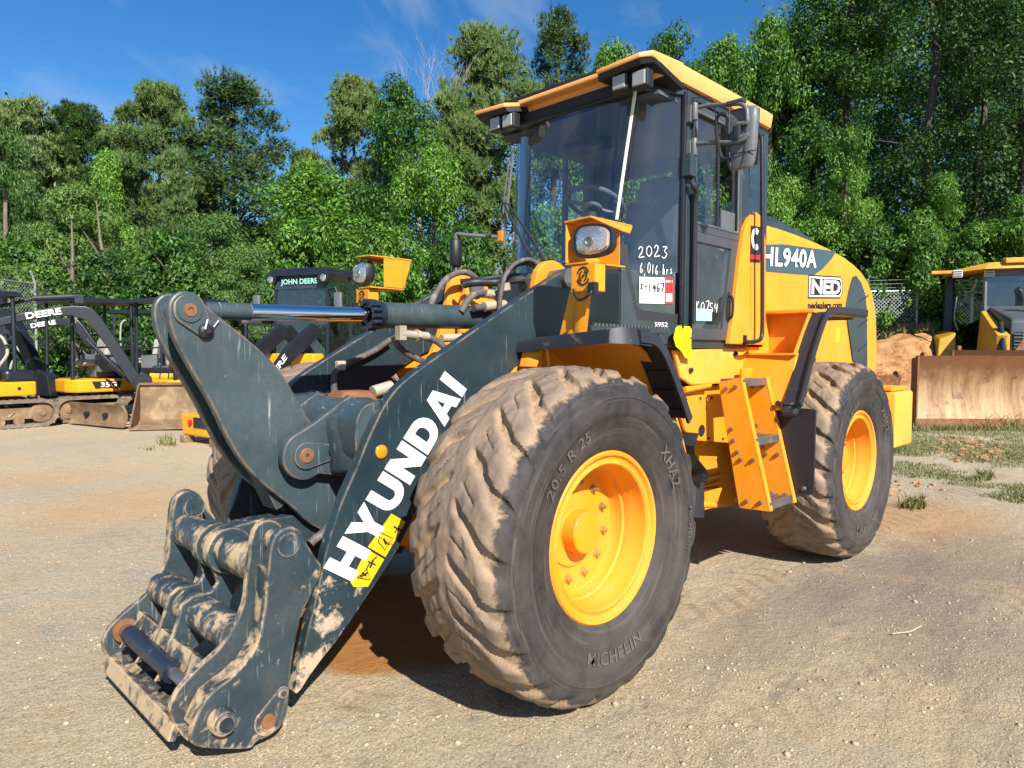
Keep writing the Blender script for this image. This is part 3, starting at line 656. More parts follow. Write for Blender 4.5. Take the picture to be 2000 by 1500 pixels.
# ---------------------------------------------------------------- front fenders: orange sheet with a black rubber edge
def strip(prof, sec):
    """sweep a (y, normal offset) section along a profile of (x, z) points"""
    b = MB(); P = [V((x, 0, z)) for x, z in prof]; rings = []
    for i, p in enumerate(P):
        d = (P[min(i+1, len(P)-1)]-P[max(i-1, 0)]).normalized(); n = V((-d.z, 0, d.x))
        if n.z < 0 and abs(d.z) < .7: n = -n
        rings.append((p, n))
    for i in range(1, len(rings)):
        if rings[i][1].dot(rings[i-1][1]) < 0: rings[i] = (rings[i][0], -rings[i][1])
    return b.loft([[V((p.x+n.x*o, y, p.z+n.z*o)) for y, o in sec] for p, n in rings])
ffp = [(p.x, p.y) for p in chaikin([(-.22, 1.535, 0), (-.40, 1.540, 0), (-.50, 1.515, 0), (-.60, 1.40, 0), (-.69, 1.27, 0), (-.78, 1.13, 0)], 2, False)]
fop = [(p.x, p.y) for p in chaikin([(-.20, 1.485, 0), (-.44, 1.495, 0), (-.60, 1.40, 0), (-.76, 1.20, 0), (-.88, .98, 0), (-.95, .78, 0)], 2, False)]
for s in (1, -1):
    S = lambda p: V((p[0], p[1]*s, p[2]))
    ff = strip(fop, [(.44*s, 0), (1.00*s, .012), (1.00*s, 0), (.44*s, -.012)]).build('front_fender', 'orange', LD, smooth=40)
    b = MB().loft([[S((-.192, y, z0)), S((-.206, y, z0)), S((-.212, y, z1-.008)), S((-.32, y, z1-.004)), S((-.32, y, z1+.004)), S((-.205, y, z1)), S((-.196, y, z1-.012))] for y, z0, z1 in ((.455, 1.446, 1.508), (.75, 1.470, 1.532), (.98, 1.486, 1.549), (1.03, 1.490, 1.553))])
    b.loft([[S(p) for p in q] for q in [[(-.196, 1.02, 1.490), (-.21, 1.02, 1.490), (-.30, .98, 1.53), (-.30, .98, 1.55), (-.20, 1.02, 1.553)], [(-.235, 1.075, 1.488), (-.245, 1.065, 1.488), (-.36, .98, 1.53), (-.36, .98, 1.552), (-.245, 1.06, 1.560)], [(-.30, 1.10, 1.486), (-.30, 1.088, 1.486), (-.40, .98, 1.53), (-.40, .98, 1.552), (-.31, 1.08, 1.562)], [(-.42, 1.108, 1.478), (-.42, 1.096, 1.478), (-.44, .97, 1.515), (-.44, .97, 1.53), (-.425, 1.09, 1.556)]]])
    b.build('front_edge', 'fender', ff, smooth=50)
    b = strip(ffp[4:], [(.94*s, -.004), (1.085*s, .014), (1.105*s, .006), (1.112*s, -.045), (1.098*s, -.045), (1.085*s, -.004), (.94*s, -.014)])
    b.build('rubber_edge', 'fender', ff, smooth=45)
    rb_ = MB()
    for k in range(3):
        t = k/2; x, z = -.575-.13*t, 1.365-.19*t
        rb_.box((x-.008, 1.03*s, z), (.014, .13, .005), Matrix.Rotation(R(35), 3, 'Y'))
    rb_.build('rubber_rib', 'black', ff)
    bb = MB()
    for x, z, y in ((-.66, 1.315, .66), (-.70, 1.26, .74), (-.76, 1.18, .96), (-.84, 1.04, .96)):
        bb.cyl((x+.03, y*s, z+.0), (x-.02, y*s, z-.03), .012, 10)
    bb.build('fender_bolt', 'dark', ff)
    MB().prism([S(p) for p in ((-.05, .44, 1.40), (-.20, .44, 1.485), (-.44, .44, 1.49), (-.60, .44, 1.40), (-.95, .44, .78), (-.80, .44, .78))], (0, .012*s, 0)).build('fender_stay', 'orange', ff)
    MB().hull([S(p) for p in ((-.21, .50, 1.455), (-.24, .60, 1.455), (-.24, .50, 1.455), (-.205, .48, 1.38), (-.205, .60, 1.38), (-.24, .48, 1.38))]).build('fender_bracket', 'yellow', ff)
    MB().cyl(S((-.23, .60, 1.48)), S((-.25, .58, 1.36)), .008, 6).cyl(S((-.23, .64, 1.48)), S((-.25, .64, 1.36)), .008, 6).build('fender_rod', 'orange', ff)
# torn mud flaps behind the near front wheel
fl = MB(); rings = []
for k in range(9):
    t = k/8; p = atY(1352-10*sin(t*5)+6*t, 845+95*t, .80); w = .045+.012*sin(t*9)
    rings.append([p+V((.02*sin(t*7), -w, 0)), p+V((.02*sin(t*7)+.012, 0, 0)), p+V((.02*sin(t*7), w, 0)), p+V((.02*sin(t*7)-.006, 0, 0))])
fl.loft(rings).build('mud_flap', 'fender', LD)
p0, p1, p2, p3 = atY(1342, 935, .72), atY(1374, 938, .80), atY(1374, 1012, .80), atY(1340, 1000, .72)
b = MB(); rings = []
for k in range(9):
    t = k/8; c = (p0*(1-t)+p1*t); d = (p3*(1-t)+p2*t); o = V((.03*sin(t*pi), 0, 0))
    rings.append([c+o, d+o*1.4, d+o*1.4-V((.008, 0, 0)), c+o-V((.008, 0, 0))])
b.loft(rings).build('mud_flap', 'fender', LD)
MB().cyl(atY(1330, 984, .70), atY(1398, 986, .66), .022, 14).build('flap_bar', 'yellow', LD)
# ---------------------------------------------------------------- headlamps on yellow brackets
def headlamp(s):
    H = part('headlight', LD)
    m = lambda p: V((p.x, p.y*s, p.z))
    X0 = -.19
    cl_, pk = atX(1104, 437, X0), atX(1153, 425, X0)
    yi, yo, zt = cl_.y, pk.y, pk.z; zb = atX(1113, 513, X0).z
    tip = atY(1234, 441, yo); xb = tip.x
    b = MB()
    XC = X0 if s > 0 else X0-.10
    b.prism([m(V((XC, yi, zt))), m(V((XC, yi, zb))), m(V((xb+.06, yi, zb))), m(V((xb, yi, zt)))], (0, .006*s, 0))
    b.prism([m(V((X0+.004, yi-.004, zt-.006))), m(V((X0+.004, yo+.004, zt))), m(V((xb, yo+.004, zt))), m(V((xb, yi-.004, zt-.006)))], (0, 0, .008))
    b.prism([m(V((X0+.004, yo, zt))), m(V((xb, yo, zt))), m(V((xb+.02, yo, zt-.035))), m(V((xb+.09, yo, zt-.03))), m(V((X0-.06, yo, zt-.008)))], (0, .005*s, 0))
    b.prism([m(V((xb+.07, yi, zt))), m(V((xb+.07, yo-.02, zt))), m(V((xb+.07, yo-.02, zb))), m(V((xb+.07, yi, zb)))], (-.006, 0, 0))
    b.prism([m(V((X0, yi, zb-.003))), m(V((X0, yo-.01, zb-.003))), m(V((xb+.06, yo+.01, zb-.003))), m(V((xb+.06, yi, zb-.003)))], (0, 0, -.008))
    b.build('lamp_hood', 'yellow', H, .002)
    d = V((.985, .17*s, -.02)).normalized(); hx = V((-.17*s, .985, 0)).normalized()*s; up = V((0, 0, 1))
    ce = atX(1160, 470, X0-.035); c = V((ce.x, ce.y*s, ce.z))
    def oval(k, o, w=.104, h=.076):
        r_ = []
        for i in range(48):
            a = 2*pi*i/48; ca_, sa_ = cos(a), sin(a)
            x = math.copysign(abs(ca_)**.55, ca_); z = math.copysign(abs(sa_)**.6, sa_)
            z *= 1.0 if x < .1 else 1-.22*(x-.1) if z > 0 else 1-.16*(x-.1)
            r_.append(c+d*o+hx*(x*w*k)+up*(z*h*k))
        return r_
    MB().loft([oval(.62, -.055), oval(.93, -.035), oval(1., -.02), oval(1., .012), oval(.97, .020), oval(.87, .018), oval(.85, .006)]).build('lamp_housing', 'black', H, smooth=50)
    MB().loft([oval(.855, .008), oval(.83, .020), oval(.60, .030), oval(.30, .035), oval(.02, .036)], cap=False).build('lens', 'lens', H, smooth=70)
    MB().lathe([(.026, -.004), (.024, .006), (.015, .008), (.012, .004), (.001, .004)], c+d*.032-hx*.008-up*.006, d, 20).build('bulb_cap', 'steel', H)
    q = lambda u, v, o: c+d*o+hx*(.104*u)+up*(.076*v)
    MB().loft([[q(u, v, .021) for u, v in ((.36, .72), (.66, .60), (.80, .42), (.82, 0), (.78, -.44), (.60, -.62), (.36, -.70))], [q(u, v, .030) for u, v in ((.38, .68), (.64, .56), (.75, .40), (.77, 0), (.74, -.42), (.58, -.58), (.38, -.66))]]).build('turn_signal', M['lensamb'], H)
    # lower box with the round emblem
    XB = X0-.005
    q0, q1 = atX(1115, 514, XB), atX(1162, 568, XB)
    MB().prism([m(V((XB, q0.y, zb-.012))), m(V((XB, q0.y, q1.z))), m(V((XB, q1.y, q1.z))), m(V((XB, q1.y, zb-.012)))], (-.075, 0, 0)).build('bracket_box', 'yellow', H, .004)
    e = m(atX(1139, 539, XB+.001)); b = MB()
    for r0, r1, a0, a1 in ((.030, .037, 20, 160), (.030, .037, 200, 340), (.016, .023, -70, 70), (.016, .023, 110, 250)):
        n = 12; A = [e+V((.001, r0*cos(R(a0+(a1-a0)*k/n)), r0*sin(R(a0+(a1-a0)*k/n))*1.15)) for k in range(n+1)]; B_ = [e+V((.001, r1*cos(R(a0+(a1-a0)*k/n)), r1*sin(R(a0+(a1-a0)*k/n))*1.15)) for k in range(n+1)]
        b.prism(A+B_[::-1], (.001, 0, 0))
    b.prism(circ(e+V((.001, 0, 0)), .007, 'X', 16), (.001, 0, 0)); b.build('emblem', 'blackink', H, smooth=0)
    ta, tb_ = m(atX(1140, 566, XB-.04)), m(atX(1131, 655, XB-.10))
    MB().tube([ta, tb_], .036, 16).build('post', 'orange' if s > 0 else 'yellow', H)
    g = [m(atX(a, b_, XB-.06)) for a, b_ in ((1113, 566), (1130, 590), (1122, 655), (1092, 655))]
    MB().prism(g, (-.012, 0, 0)).build('post_gusset', 'yellow', H, .003)
    MB().tube(spline([ta+V((.05, -.02*s, .0)), ta+V((.06, .02*s, -.05)), ta+V((.06, .08*s, -.03)), ta+V((.03, .09*s, .01))]), .007, 8).box(ta+V((.04, .085*s, -.0)), (.03, .04, .05)).build('lamp_wire', 'black', H)
    return H
M['decalteal'] = paint('teal_vinyl', (.045, .085, .10), .4, var=.04)
M['lensamb'] = paint('amber_signal_lens', (.55, .40, .34), .15, .5)
headlamp(1); headlamp(-1)
# horizontal step between the lamp post and the cab
MB().box((-.72, .74, 1.565), (.70, .12, .025)).build('front_step', 'cabteal', LD, .004)
b = MB()
for k in range(22): b.box((-.40-.03*k, .795, 1.583), (.012, .012, .014))
b.build('step_teeth', 'steel', LD)

# ---------------------------------------------------------------- cab
CAB = part('cab', LD)
def atPl(px, py, p0, n):
    d = ray(px, py); return CP+d*(((V(p0)-CP).dot(n))/d.dot(n))
ZG0, ZG1 = 1.63, 2.95
C0, C1 = V((-1.03, .47, 0)), V((-1.40, .665, 0))
CN = V((C1.y-C0.y, C0.x-C1.x, 0)).normalized()
if CN.y < 0: CN = -CN
def xf(z): return -1.0-(z-1.9)*.115
# lower body shell
ol = [(-1.06, -.47), (-1.06, .47), (-1.40, .665), (-2.48, .665), (-2.48, -.665), (-1.40, -.665)]
MB().prism([(x, y, 1.48) for x, y in ol], (0, 0, .15)).build('lower_shell', 'cabteal', CAB, .012)
MB().prism([(-1.035, -.485, 1.50), (-1.035, .485, 1.50), (-1.14, .485, 1.50), (-1.14, -.485, 1.50)], (0, 0, .42)).build('front_panel', 'cabteal', CAB, .012)
MB().box((-1.8, 0, 1.56), (1.3, 1.2, .02)).build('floor', 'dark', CAB)
# roof
def ringR(z, x0, x1, y, c=.06): return [V((x0, -y+c, z)), V((x0, y-c, z)), V((x0-c, y, z)), V((x1+c, y, z)), V((x1, y-c, z)), V((x1, -y+c, z)), V((x1+c, -y, z)), V((x0-c, -y, z))]
rf = MB().loft([ringR(3.0, -1.12, -2.52, .70), ringR(3.09, -1.10, -2.54, .705), ringR(3.115, -1.12, -2.50, .68), ringR(3.16, -1.35, -2.30, .48, .1)]).build('roof', 'roof', CAB, .006, smooth=25)
for s in (1, -1):
    pts = [V((-1.06, .33*s, 3.075)), V((-.93, .37*s, 3.05)), V((-.935, .66*s, 3.065)), V((-1.0, .71*s, 3.085)), V((-1.3, .715*s, 3.10)), V((-1.3, .36*s, 3.13))]
    lo = [V((-1.06, .33*s, 3.05)), V((-.932, .375*s, 3.025)), V((-.937, .66*s, 3.04)), V((-1.0, .706*s, 3.055)), V((-1.3, .708*s, 2.985)), V((-1.3, .36*s, 3.08))]
    MB().loft([lo, pts]).build('lamp_visor', 'roof', rf, .006, smooth=25)
    MB().loft([[p+V((-.012, 0, .001)) for p in lo], [p+V((-.03, -.01*s, -.025)) for p in lo]]).build('visor_lining', 'dark', rf)
MB().box((-1.07, 0, 3.07), (.07, .70, .030)).build('roof_front_edge', 'roof', rf, .008)
MB().cyl((-1.045, -.62, 3.098), (-1.06, .40, 3.098), .014, 10).build('drain_pipe', 'black', rf)
MB().prism([(xf(ZG1), -.52, ZG1), (xf(ZG1), .52, ZG1), (-1.38, .675, ZG1), (-2.48, .67, ZG1), (-2.48, -.67, ZG1), (-1.38, -.675, ZG1)], (0, 0, .075)).build('header', 'cabteal', CAB, .006)
MB().box((-1.11, 0, 2.985), (.03, 1.0, .06)).build('sun_strip', 'dark', CAB)
MB().box((-1.8, 0, 2.93), (1.25, 1.26, .02)).build('headliner', 'trim', CAB)
# pillars
def bar(a, b_, w, d, name, m='cabteal', bev=.006, par=CAB):
    a, b_ = V(a), V(b_); return MB().hull([p+V((x, y, 0)) for p in (a, b_) for x in (-w/2, w/2) for y in (-d/2, d/2)]).build(name, m, par, bev)
for s in (1, -1):
    bar((-1.425, .655*s, 1.6), (-1.43, .655*s, 2.98), .055, .06, 'front_pillar')
    bar((-2.16, .645*s, 1.6), (-2.16, .645*s, 2.98), .09, .07, 'middle_pillar')
    bar((-2.46, .635*s, 1.6), (-2.46, .635*s, 2.98), .07, .07, 'rear_pillar')
bar((-1.375, .672, 1.62), (-1.385, .672, 2.97), .018, .022, 'glass_seal', 'black', .004)
# rear wall with its window
MB().box((-2.47, 0, 1.80), (.04, 1.24, .40)).box((-2.47, 0, 2.90), (.04, 1.24, .10)).box((-2.47, -.05, 2.4), (.04, .035, .9)).build('rear_wall', 'trim', CAB)
MB().box((-2.30, -.62, 2.35), (.26, .03, 1.2)).box((-1.85, -.645, 1.80), (.80, .03, .40)).box((-1.86, -.645, 2.45), (.035, .03, 1.0)).build('right_trim', 'trim', CAB)
MB().quad((-2.47, -.6, 2.0), (-2.47, .6, 2.0), (-2.47, .6, 2.85), (-2.47, -.6, 2.85)).build('rear_window', 'glass', CAB)
MB().quad((-1.45, -.655, 2.0), (-2.12, -.655, 2.0), (-2.12, -.655, 2.9), (-1.45, -.655, 2.9)).build('right_window', 'glass', CAB)
MB().quad((-2.205, .655, 2.0), (-2.425, .655, 2.0), (-2.425, .655, 2.92), (-2.205, .655, 2.92)).build('quarter_window', 'glassdoor', CAB)
# windscreen: flat middle, rounded bends, flat corner panes
b = MB(); rows = []
for z in [1.92+(ZG1-1.92)*k/8 for k in range(9)]:
    x = xf(z); pl = chaikin([(-1.405, -.668, z), (x-.03, -.475-.02*(z-1.9), z), (x+.012, 0, z), (x-.03, .475+.02*(z-1.9), z), (-1.405, .668, z)], 3, False); rows.append(pl)
b.loft(rows, closed=False).build('windscreen', 'glass', CAB, smooth=60)
for s in (1, -1):
    q = [atPl(1213, 470, C0, CN), atPl(1222, 560, C0, CN), atPl(1233, 606, C0, CN), atPl(1245, 618, C0, CN), atPl(1318, 622, C0, CN), atPl(1320, 470, C0, CN)]
    zt = 1.925
    q[0].z = q[-1].z = zt
    q = [V((p.x, p.y*s, p.z)) for p in q]
    MB().prism(q, (-.004*CN.x, -.004*CN.y*s, 0)).build('corner_glass', 'glassdoor', CAB)
    # black printed border
    bd = [(1206, 478), (1213, 520), (1219, 575), (1229, 611), (1243, 628), (1324, 632), (1324, 614), (1252, 606), (1243, 596), (1236, 560), (1229, 520), (1224, 478)]
    MB().prism([V((p.x, p.y*s, p.z))+V((CN.x, CN.y*s, 0))*.003 for p in [atPl(a, c, C0, CN) for a, c in bd]], (CN.x*.002, CN.y*s*.002, 0)).build('glass_border', 'black', CAB)
# body corner panel beside the corner glass
for s in (1, -1):
    q = [V((-1.035, .485*s, 1.5)), V((-1.035, .485*s, 1.93)), V((-1.06, .50*s, 1.93)), V((-1.13, .535*s, 1.64)), V((-1.40, .668*s, 1.62)), V((-1.40, .668*s, 1.5))]
    MB().prism(q, (-.02, -.04*s, 0)).build('corner_panel', 'cabteal', CAB, .004)
# seal line between panes
t0, t1 = V((-1.022, .455, 2.20)), V((-1.110, .475, 2.95))
t0 = atX(1205, 430, -1.03); t1 = atX(1241, 178, -1.085)
b = MB().tube([t0+V((.012, .006, 0)), (t0+t1)/2+V((.012, .006, 0)), t1+V((.006, .004, 0))], .010, 6); b.build('pane_seal', 'tape', CAB)
# door
DR = part('door', CAB)
yD = .672
def fr(pts, hole, name, m, y, th, par):
    """flat frame: outline with a hole"""
    b = MB(); n = len(pts); o = [V((x, y, z)) for x, z in pts]; h = [V((x, y, z)) for x, z in hole]
    for dy in (0, -th):
        A = [b.b.verts.new(p+V((0, dy, 0))) for p in o]; B_ = [b.b.verts.new(p+V((0, dy, 0))) for p in h]
        for i in range(n): b.b.faces.new((A[i], A[(i+1) % n], B_[(i+1) % n], B_[i]))
        if dy == 0: A0, B0 = A, B_
        else:
            for i in range(n): b.b.faces.new((A0[i], A0[(i+1) % n], A[(i+1) % n], A[i])); b.b.faces.new((B0[i], B0[(i+1) % n], B_[(i+1) % n], B_[i]))
    return b.build(name, m, par, .004)
fr([(-1.465, 2.18), (-2.10, 2.18), (-2.10, 2.93), (-1.465, 2.93)], [(-1.50, 2.23), (-2.04, 2.23), (-2.04, 2.89), (-1.50, 2.89)], 'door_frame', 'cabdoor', yD+.012, .05, DR)
fr([(-1.465, 1.53), (-2.00, 1.53), (-2.10, 2.18), (-1.465, 2.18)], [(-1.51, 1.60), (-1.86, 1.60), (-1.96, 2.12), (-1.51, 2.12)], 'door_frame', 'cabdoor', yD+.012, .05, DR)
fr([(-1.495, 2.225), (-2.045, 2.225), (-2.045, 2.895), (-1.495, 2.895)], [(-1.51, 2.24), (-2.03, 2.24), (-2.03, 2.88), (-1.51, 2.88)], 'window_seal', 'steel', yD+.018, .012, DR)
MB().quad((-1.50, yD-.01, 2.23), (-1.78, yD-.01, 2.23), (-1.78, yD-.01, 2.89), (-1.50, yD-.01, 2.89)).build('sliding_pane', 'glassdoor', DR)
bar((-1.79, yD, 2.235), (-1.79, yD, 2.885), .022, .016, 'pane_edge', 'black', .003, DR)
MB().prism([(-1.85, yD-.005, 2.24), (-2.03, yD-.005, 2.24), (-2.03, yD-.005, 2.36), (-1.85, yD-.005, 2.36)], (0, -.01, 0)).build('pane_stop', 'grey', DR)
MB().quad((-1.51, yD, 1.60), (-1.86, yD, 1.60), (-1.96, yD, 2.12), (-1.51, yD, 2.12)).build('lower_pane', 'glassdoor', DR)
hp = atY(1422, 600, yD+.013)
MB().prism([hp+V((.035*cos(2*pi*k/20)*.8+.0, 0, .10*sin(2*pi*k/20))) for k in range(20)], (0, .006, 0)).build('handle_recess', 'black', DR, .002)
MB().tube(spline([hp+V((0, .008, .075)), hp+V((0, .03, .05)), hp+V((0, .03, -.05)), hp+V((0, .008, -.075))]), .009, 8).build('door_handle', 'black', DR)
# hinge bar, control box, pipes on the front pillar
hb = atY(1336, 320, .70)
MB().box((-1.40, .70, hb.z), (.07, .06, .13)).build('pillar_box', 'cabteal', CAB, .006)
MB().tube(spline([(-1.40, .715, hb.z-.09), (-1.40, .73, hb.z-.12), (-1.43, .73, hb.z-.15), (-1.445, .715, hb.z-.22)])+[V((-1.445, .715, 1.62))], .016, 10).build('pillar_rail', 'black', CAB)
MB().cyl((-1.455, .69, 1.6), (-1.455, .69, 2.95), .012, 8).build('door_seal', 'black', CAB)
# seat, steering wheel, console
ST = part('operator_seat', CAB)
MB().box((-1.86, .0, 1.95), (.48, .48, .14)).build('seat', 'seat', ST, .04, 3)
MB().box((-2.08, .0, 2.28), (.13, .46, .56), Matrix.Rotation(R(-8), 3, 'Y')).build('backrest', 'seat', ST, .045, 3)
MB().box((-2.13, .0, 2.62), (.09, .28, .18), Matrix.Rotation(R(-8), 3, 'Y')).build('headrest', 'seat', ST, .03, 3)
MB().box((-1.9, 0, 1.72), (.3, .34, .30)).build('pedestal', 'dark', ST, .02)
MB().box((-1.82, .27, 2.12), (.40, .09, .05)).box((-1.82, -.29, 2.12), (.40, .12, .05)).build('armrest', 'seat', ST, .02)
fit_text('HYUNDAI', 'headrest_lettering', 'whiteclean', ST, (-2.065, -.11, 2.51), (0, 1, 0), (0.12, 0, 1), .22, .035, .02, .004)
swc = atY(1163, 398, .02); SW = part('steering_wheel', CAB)
SW_ax = V((-.42, 0, .9)).normalized(); e1 = SW_ax.orthogonal().normalized(); e2 = SW_ax.cross(e1)
b = MB(); pth = [swc+(e1*cos(2*pi*k/36)+e2*sin(2*pi*k/36))*.185 for k in range(37)]; b.tube(pth, .016, 10); b.build('wheel_ring', 'trim', SW)
MB().lathe([(.001, .02), (.05, .015), (.06, -.01), (.03, -.03)], swc-SW_ax*.03, SW_ax, 20).tube([swc-SW_ax*.03-e2*.17, swc-SW_ax*.03+e2*.17], .012, 8).tube([swc-SW_ax*.03, swc-e1*.17], .012, 8).build('wheel_spokes', 'grey', SW)
MB().cyl(swc-SW_ax*.05, swc-SW_ax*.5, .045, 14).build('column', 'dark', SW)
MB().lathe([(.001, .06), (.03, .055), (.035, .02), (.02, 0)], swc+e2*.14+SW_ax*.03, SW_ax, 14).build('spinner_knob', 'trim', SW)
MB().box((-1.28, 0, 1.92), (.26, .9, .12), Matrix.Rotation(R(12), 3, 'Y')).build('dashboard', 'dark', CAB, .03)
MB().box((-1.85, -.46, 2.05), (.60, .20, .12)).build('side_console', 'trim', CAB, .02)
MB().box((-1.45, -.10, 2.83), (.10, .34, .08)).build('sun_visor', 'dark', CAB, .01)
# wipers on the far side of the windscreen
W = part('wiper', CAB)
X = -.975
def wx(px, py, x=X): return atX(px, py, x)
MB().tube([wx(1050, 522, -.97), wx(1020, 470), wx(976, 382)], [.014, .010, .007], 8).tube([wx(1066, 514, -.97), wx(1040, 468), wx(992, 398)], [.014, .010, .007], 8).build('wiper_arm', 'black', W)
MB().tube([wx(1002, 300, -1.05), wx(994, 370, -1.03), wx(984, 480, -.99)], .010, 6).tube([wx(996, 306, -1.04), wx(985, 380, -1.02), wx(980, 450, -.99)], .006, 6).build('wiper_blade', 'grey', W)
# writing and stickers on the corner glass
ex = V((C1.x-C0.x, C1.y-C0.y, 0)).normalized(); ez = V((0, 0, 1))
def onC(px, py): return atPl(px, py, C0+CN*.004, CN)
def span(a, b_): return (onC(*b_)-onC(*a)).length
hand('2023', 'handwriting', 'whiteclean', CAB, onC(1246, 501), ex, ez, span((1246, 501), (1306, 499)), .062, .0030, .003)
hand('6,016 hrs.', 'handwriting', 'whiteclean', CAB, onC(1249, 534), ex, ez, span((1249, 534), (1322, 532)), .056, .0026, .003)
s0, s1 = onC(1248, 592), onC(1315, 590); sh = .152; sw = (s1-s0).length
LS = MB().prism([s0, s0+ex*sw*.74, s0+ex*sw*.74+ez*sh, s0+ez*sh], CN*.0015).build('lot_sticker', 'whiteclean', CAB, smooth=0)
MB().prism([s0+ex*sw*.74, s0+ex*sw, s0+ex*sw+ez*sh*1.01, s0+ex*sw*.74+ez*sh*1.01], CN*.0015).build('sticker_band', 'red', LS, smooth=0)
o = s0+CN*.0022
MB().prism([o+ex*sw*.78+ez*sh*.08, o+ex*sw*.96+ez*sh*.08, o+ex*sw*.96+ez*sh*.40, o+ex*sw*.78+ez*sh*.40], CN*.0006).build('sticker_patch', 'plate', LS, smooth=0)
fit_text('LOT #', 'sticker_print', 'blackink', LS, o+ex*sw*.22+ez*sh*.80, ex, ez, sw*.24, sh*.10, .0, .0004)
fit_text('ROYAL', 'sticker_print', 'blackink', LS, o+ex*sw*.07+ez*sh*.10, ex, ez, sw*.28, sh*.09, -.005, .0004)
fit_text('DAY 1', 'sticker_print', 'whiteclean', LS, o+ex*sw*.77+ez*sh*.82, ex, ez, sw*.19, sh*.09, .02, .0006)
hand('I-1967', 'sticker_number', 'blackink', LS, o+ex*sw*.02+ez*sh*.46, ex, ez, sw*.72, sh*.30, .0042, .001)
fit_text('5952', 'paint_marks', 'whiteclean', CAB, atPl(1276, 638, C0+CN*.012, CN)+V((-.0, .006, 0)), ex, ez, .085, .026, .01, .006)
o = atY(1352, 606, yD+.003)
hand('K0754', 'handwriting', 'whiteclean', DR, o+V((-.04, 0, 0)), (-1, 0, 0), ez, (atY(1400, 606, yD)-atY(1356, 606, yD)).length, .06, .0026, .002)
a, c = atY(1349, 626, yD+.004), atY(1390, 627, yD+.004)
MB().prism([a, c, c+V((0, 0, .072)), a+V((0, 0, .075))], (0, .001, 0)).build('paper_note', 'mint', DR, smooth=0)
# work lamps under the visors
for (px, py, r_) in ((1208, 160, 0), (1247, 152, 0), (966, 241, 0), (990, 235, 0)):
    p = atX(px, py, -.985); L_ = part('work_lamp', CAB)
    sgn = 1 if p.y > 0 else -1
    MB().box((p.x-.04, p.y, p.z), (.07, .106, .100)).build('lamp_body', 'black', L_, .012)
    MB().box((p.x-.002, p.y, p.z), (.012, .084, .078)).build('lens', 'wlens', L_, .006)
    MB().box((p.x-.05, p.y, p.z+.06), (.025, .03, .06)).build('lamp_bracket', 'black', L_)
# mirrors
MR = part('mirror', LD)
mc = atX(1449, 272, -1.46)
def rbx(c, w, d, h, zz): return None
rings = []
for z, w, d in ((-.19, .05, .02), (-.185, .075, .035), (-.15, .092, .045), (-.05, .104, .05), (.10, .112, .05), (.17, .110, .045), (.19, .09, .03), (.195, .06, .02)):
    rings.append([mc+.88*V((d*sin(2*pi*k/20)*(.9 if sin(2*pi*k/20) > 0 else .5), w*math.copysign(abs(cos(2*pi*k/20))**.5, cos(2*pi*k/20)), z)) for k in range(20)])
MB().loft(rings).build('mirror_shell', 'grey', MR, smooth=45)
b = MB()
for y in (-.055, .055): b.tube([mc+V((.046, y, .17)), mc+V((.047, y, 0)), mc+V((.044, y*.8, -.15))], .003, 5)
b.tube([mc+V((.03, -.1, -.085)), mc+V((.047, 0, -.085)), mc+V((.03, .1, -.085))], .003, 5).build('shell_rib', 'black', MR)
MB().quad(mc+V((-.027, -.085, -.15)), mc+V((-.027, .085, -.15)), mc+V((-.027, .09, .16)), mc+V((-.027, -.09, .16))).build('mirror_glass', 'chrome', MR)
j1, j2 = atY(1351, 213, .70), atY(1350, 282, .70)
cl = mc+V((.05, .0, .02))
MB().tube([j1, atX(1380, 206, -1.44)]+chaikin([atX(1420, 204, -1.43), atX(1458, 202, -1.41), atX(1460, 240, -1.41)], 2, False)+[cl+V((.01, 0, .05))], .012, 10).tube([j2]+chaikin([atX(1380, 279, -1.42), atX(1448, 278, -1.40), atX(1462, 262, -1.41)], 2, False)+[cl+V((.01, 0, -.03))], .013, 10).build('mirror_arm', 'grey', MR)
MB().box(cl, (.05, .045, .09)).build('clamp', 'black', MR, .012)
MB().box(atX(1438, 200, -1.43), (.05, .10, .02)).build('arm_step', 'cabteal', MR, .003)
MB().tube(spline([cl+V((.012, -.06, .04)), cl+V((.03, -.05, .10)), cl+V((.03, -.09, .12)), cl+V((.02, -.12, .08)), cl+V((.0, -.10, -.10)), cl+V((.0, -.03, -.13))]), .010, 8).build('grab_loop', 'black', MR)
MB().tube(spline([j1+V((0, .02, .06)), j1+V((-.02, .12, .03)), cl+V((-.0, -.12, .03)), cl+V((.01, -.03, -.0))]), .003, 5).build('mirror_wire', 'black', MR)
for j in (j1, j2): MB().box(j+V((0, -.015, -.03)), (.05, .05, .10)).cyl(j+V((0, .02, -.07)), j+V((0, .02, .03)), .02, 10).build('hinge', 'grey', MR, .005)
M2 = part('mirror', LD)
rc = atY(890, 494, -.95); rings = []
for z, w in ((-.10, .03), (-.09, .042), (.08, .045), (.10, .03)): rings.append([rc+V((w*cos(2*pi*k/16), w*.9*sin(2*pi*k/16), z)) for k in range(16)])
MB().loft(rings).build('mirror_shell', 'black', M2, smooth=50)
MB().lathe([(.001, -.06), (.03, -.05), (.035, 0), (.02, .05), (.012, .09)], rc+V((0, 0, -.15)), (0, 0, 1), 16).build('mirror_ball', 'black', M2)
MB().tube(chaikin([rc+V((0, 0, .09)), rc+V((0, 0, .14)), atY(905, 459, -.90), atY(975, 463, -.70)], 2, False), .014, 8).build('mirror_arm', 'grey', M2)
MB().box(atY(980, 462, -.68), (.05, .05, .08)).build('turn_signal', 'amber', M2, .01)
MB().tube(spline([atY(968, 545, -.5), atY(970, 530, -.5), atY(980, 524, -.5), atY(985, 530, -.5), atY(985, 560, -.5)]), .012, 8).build('grab_rail', 'grey', LD)
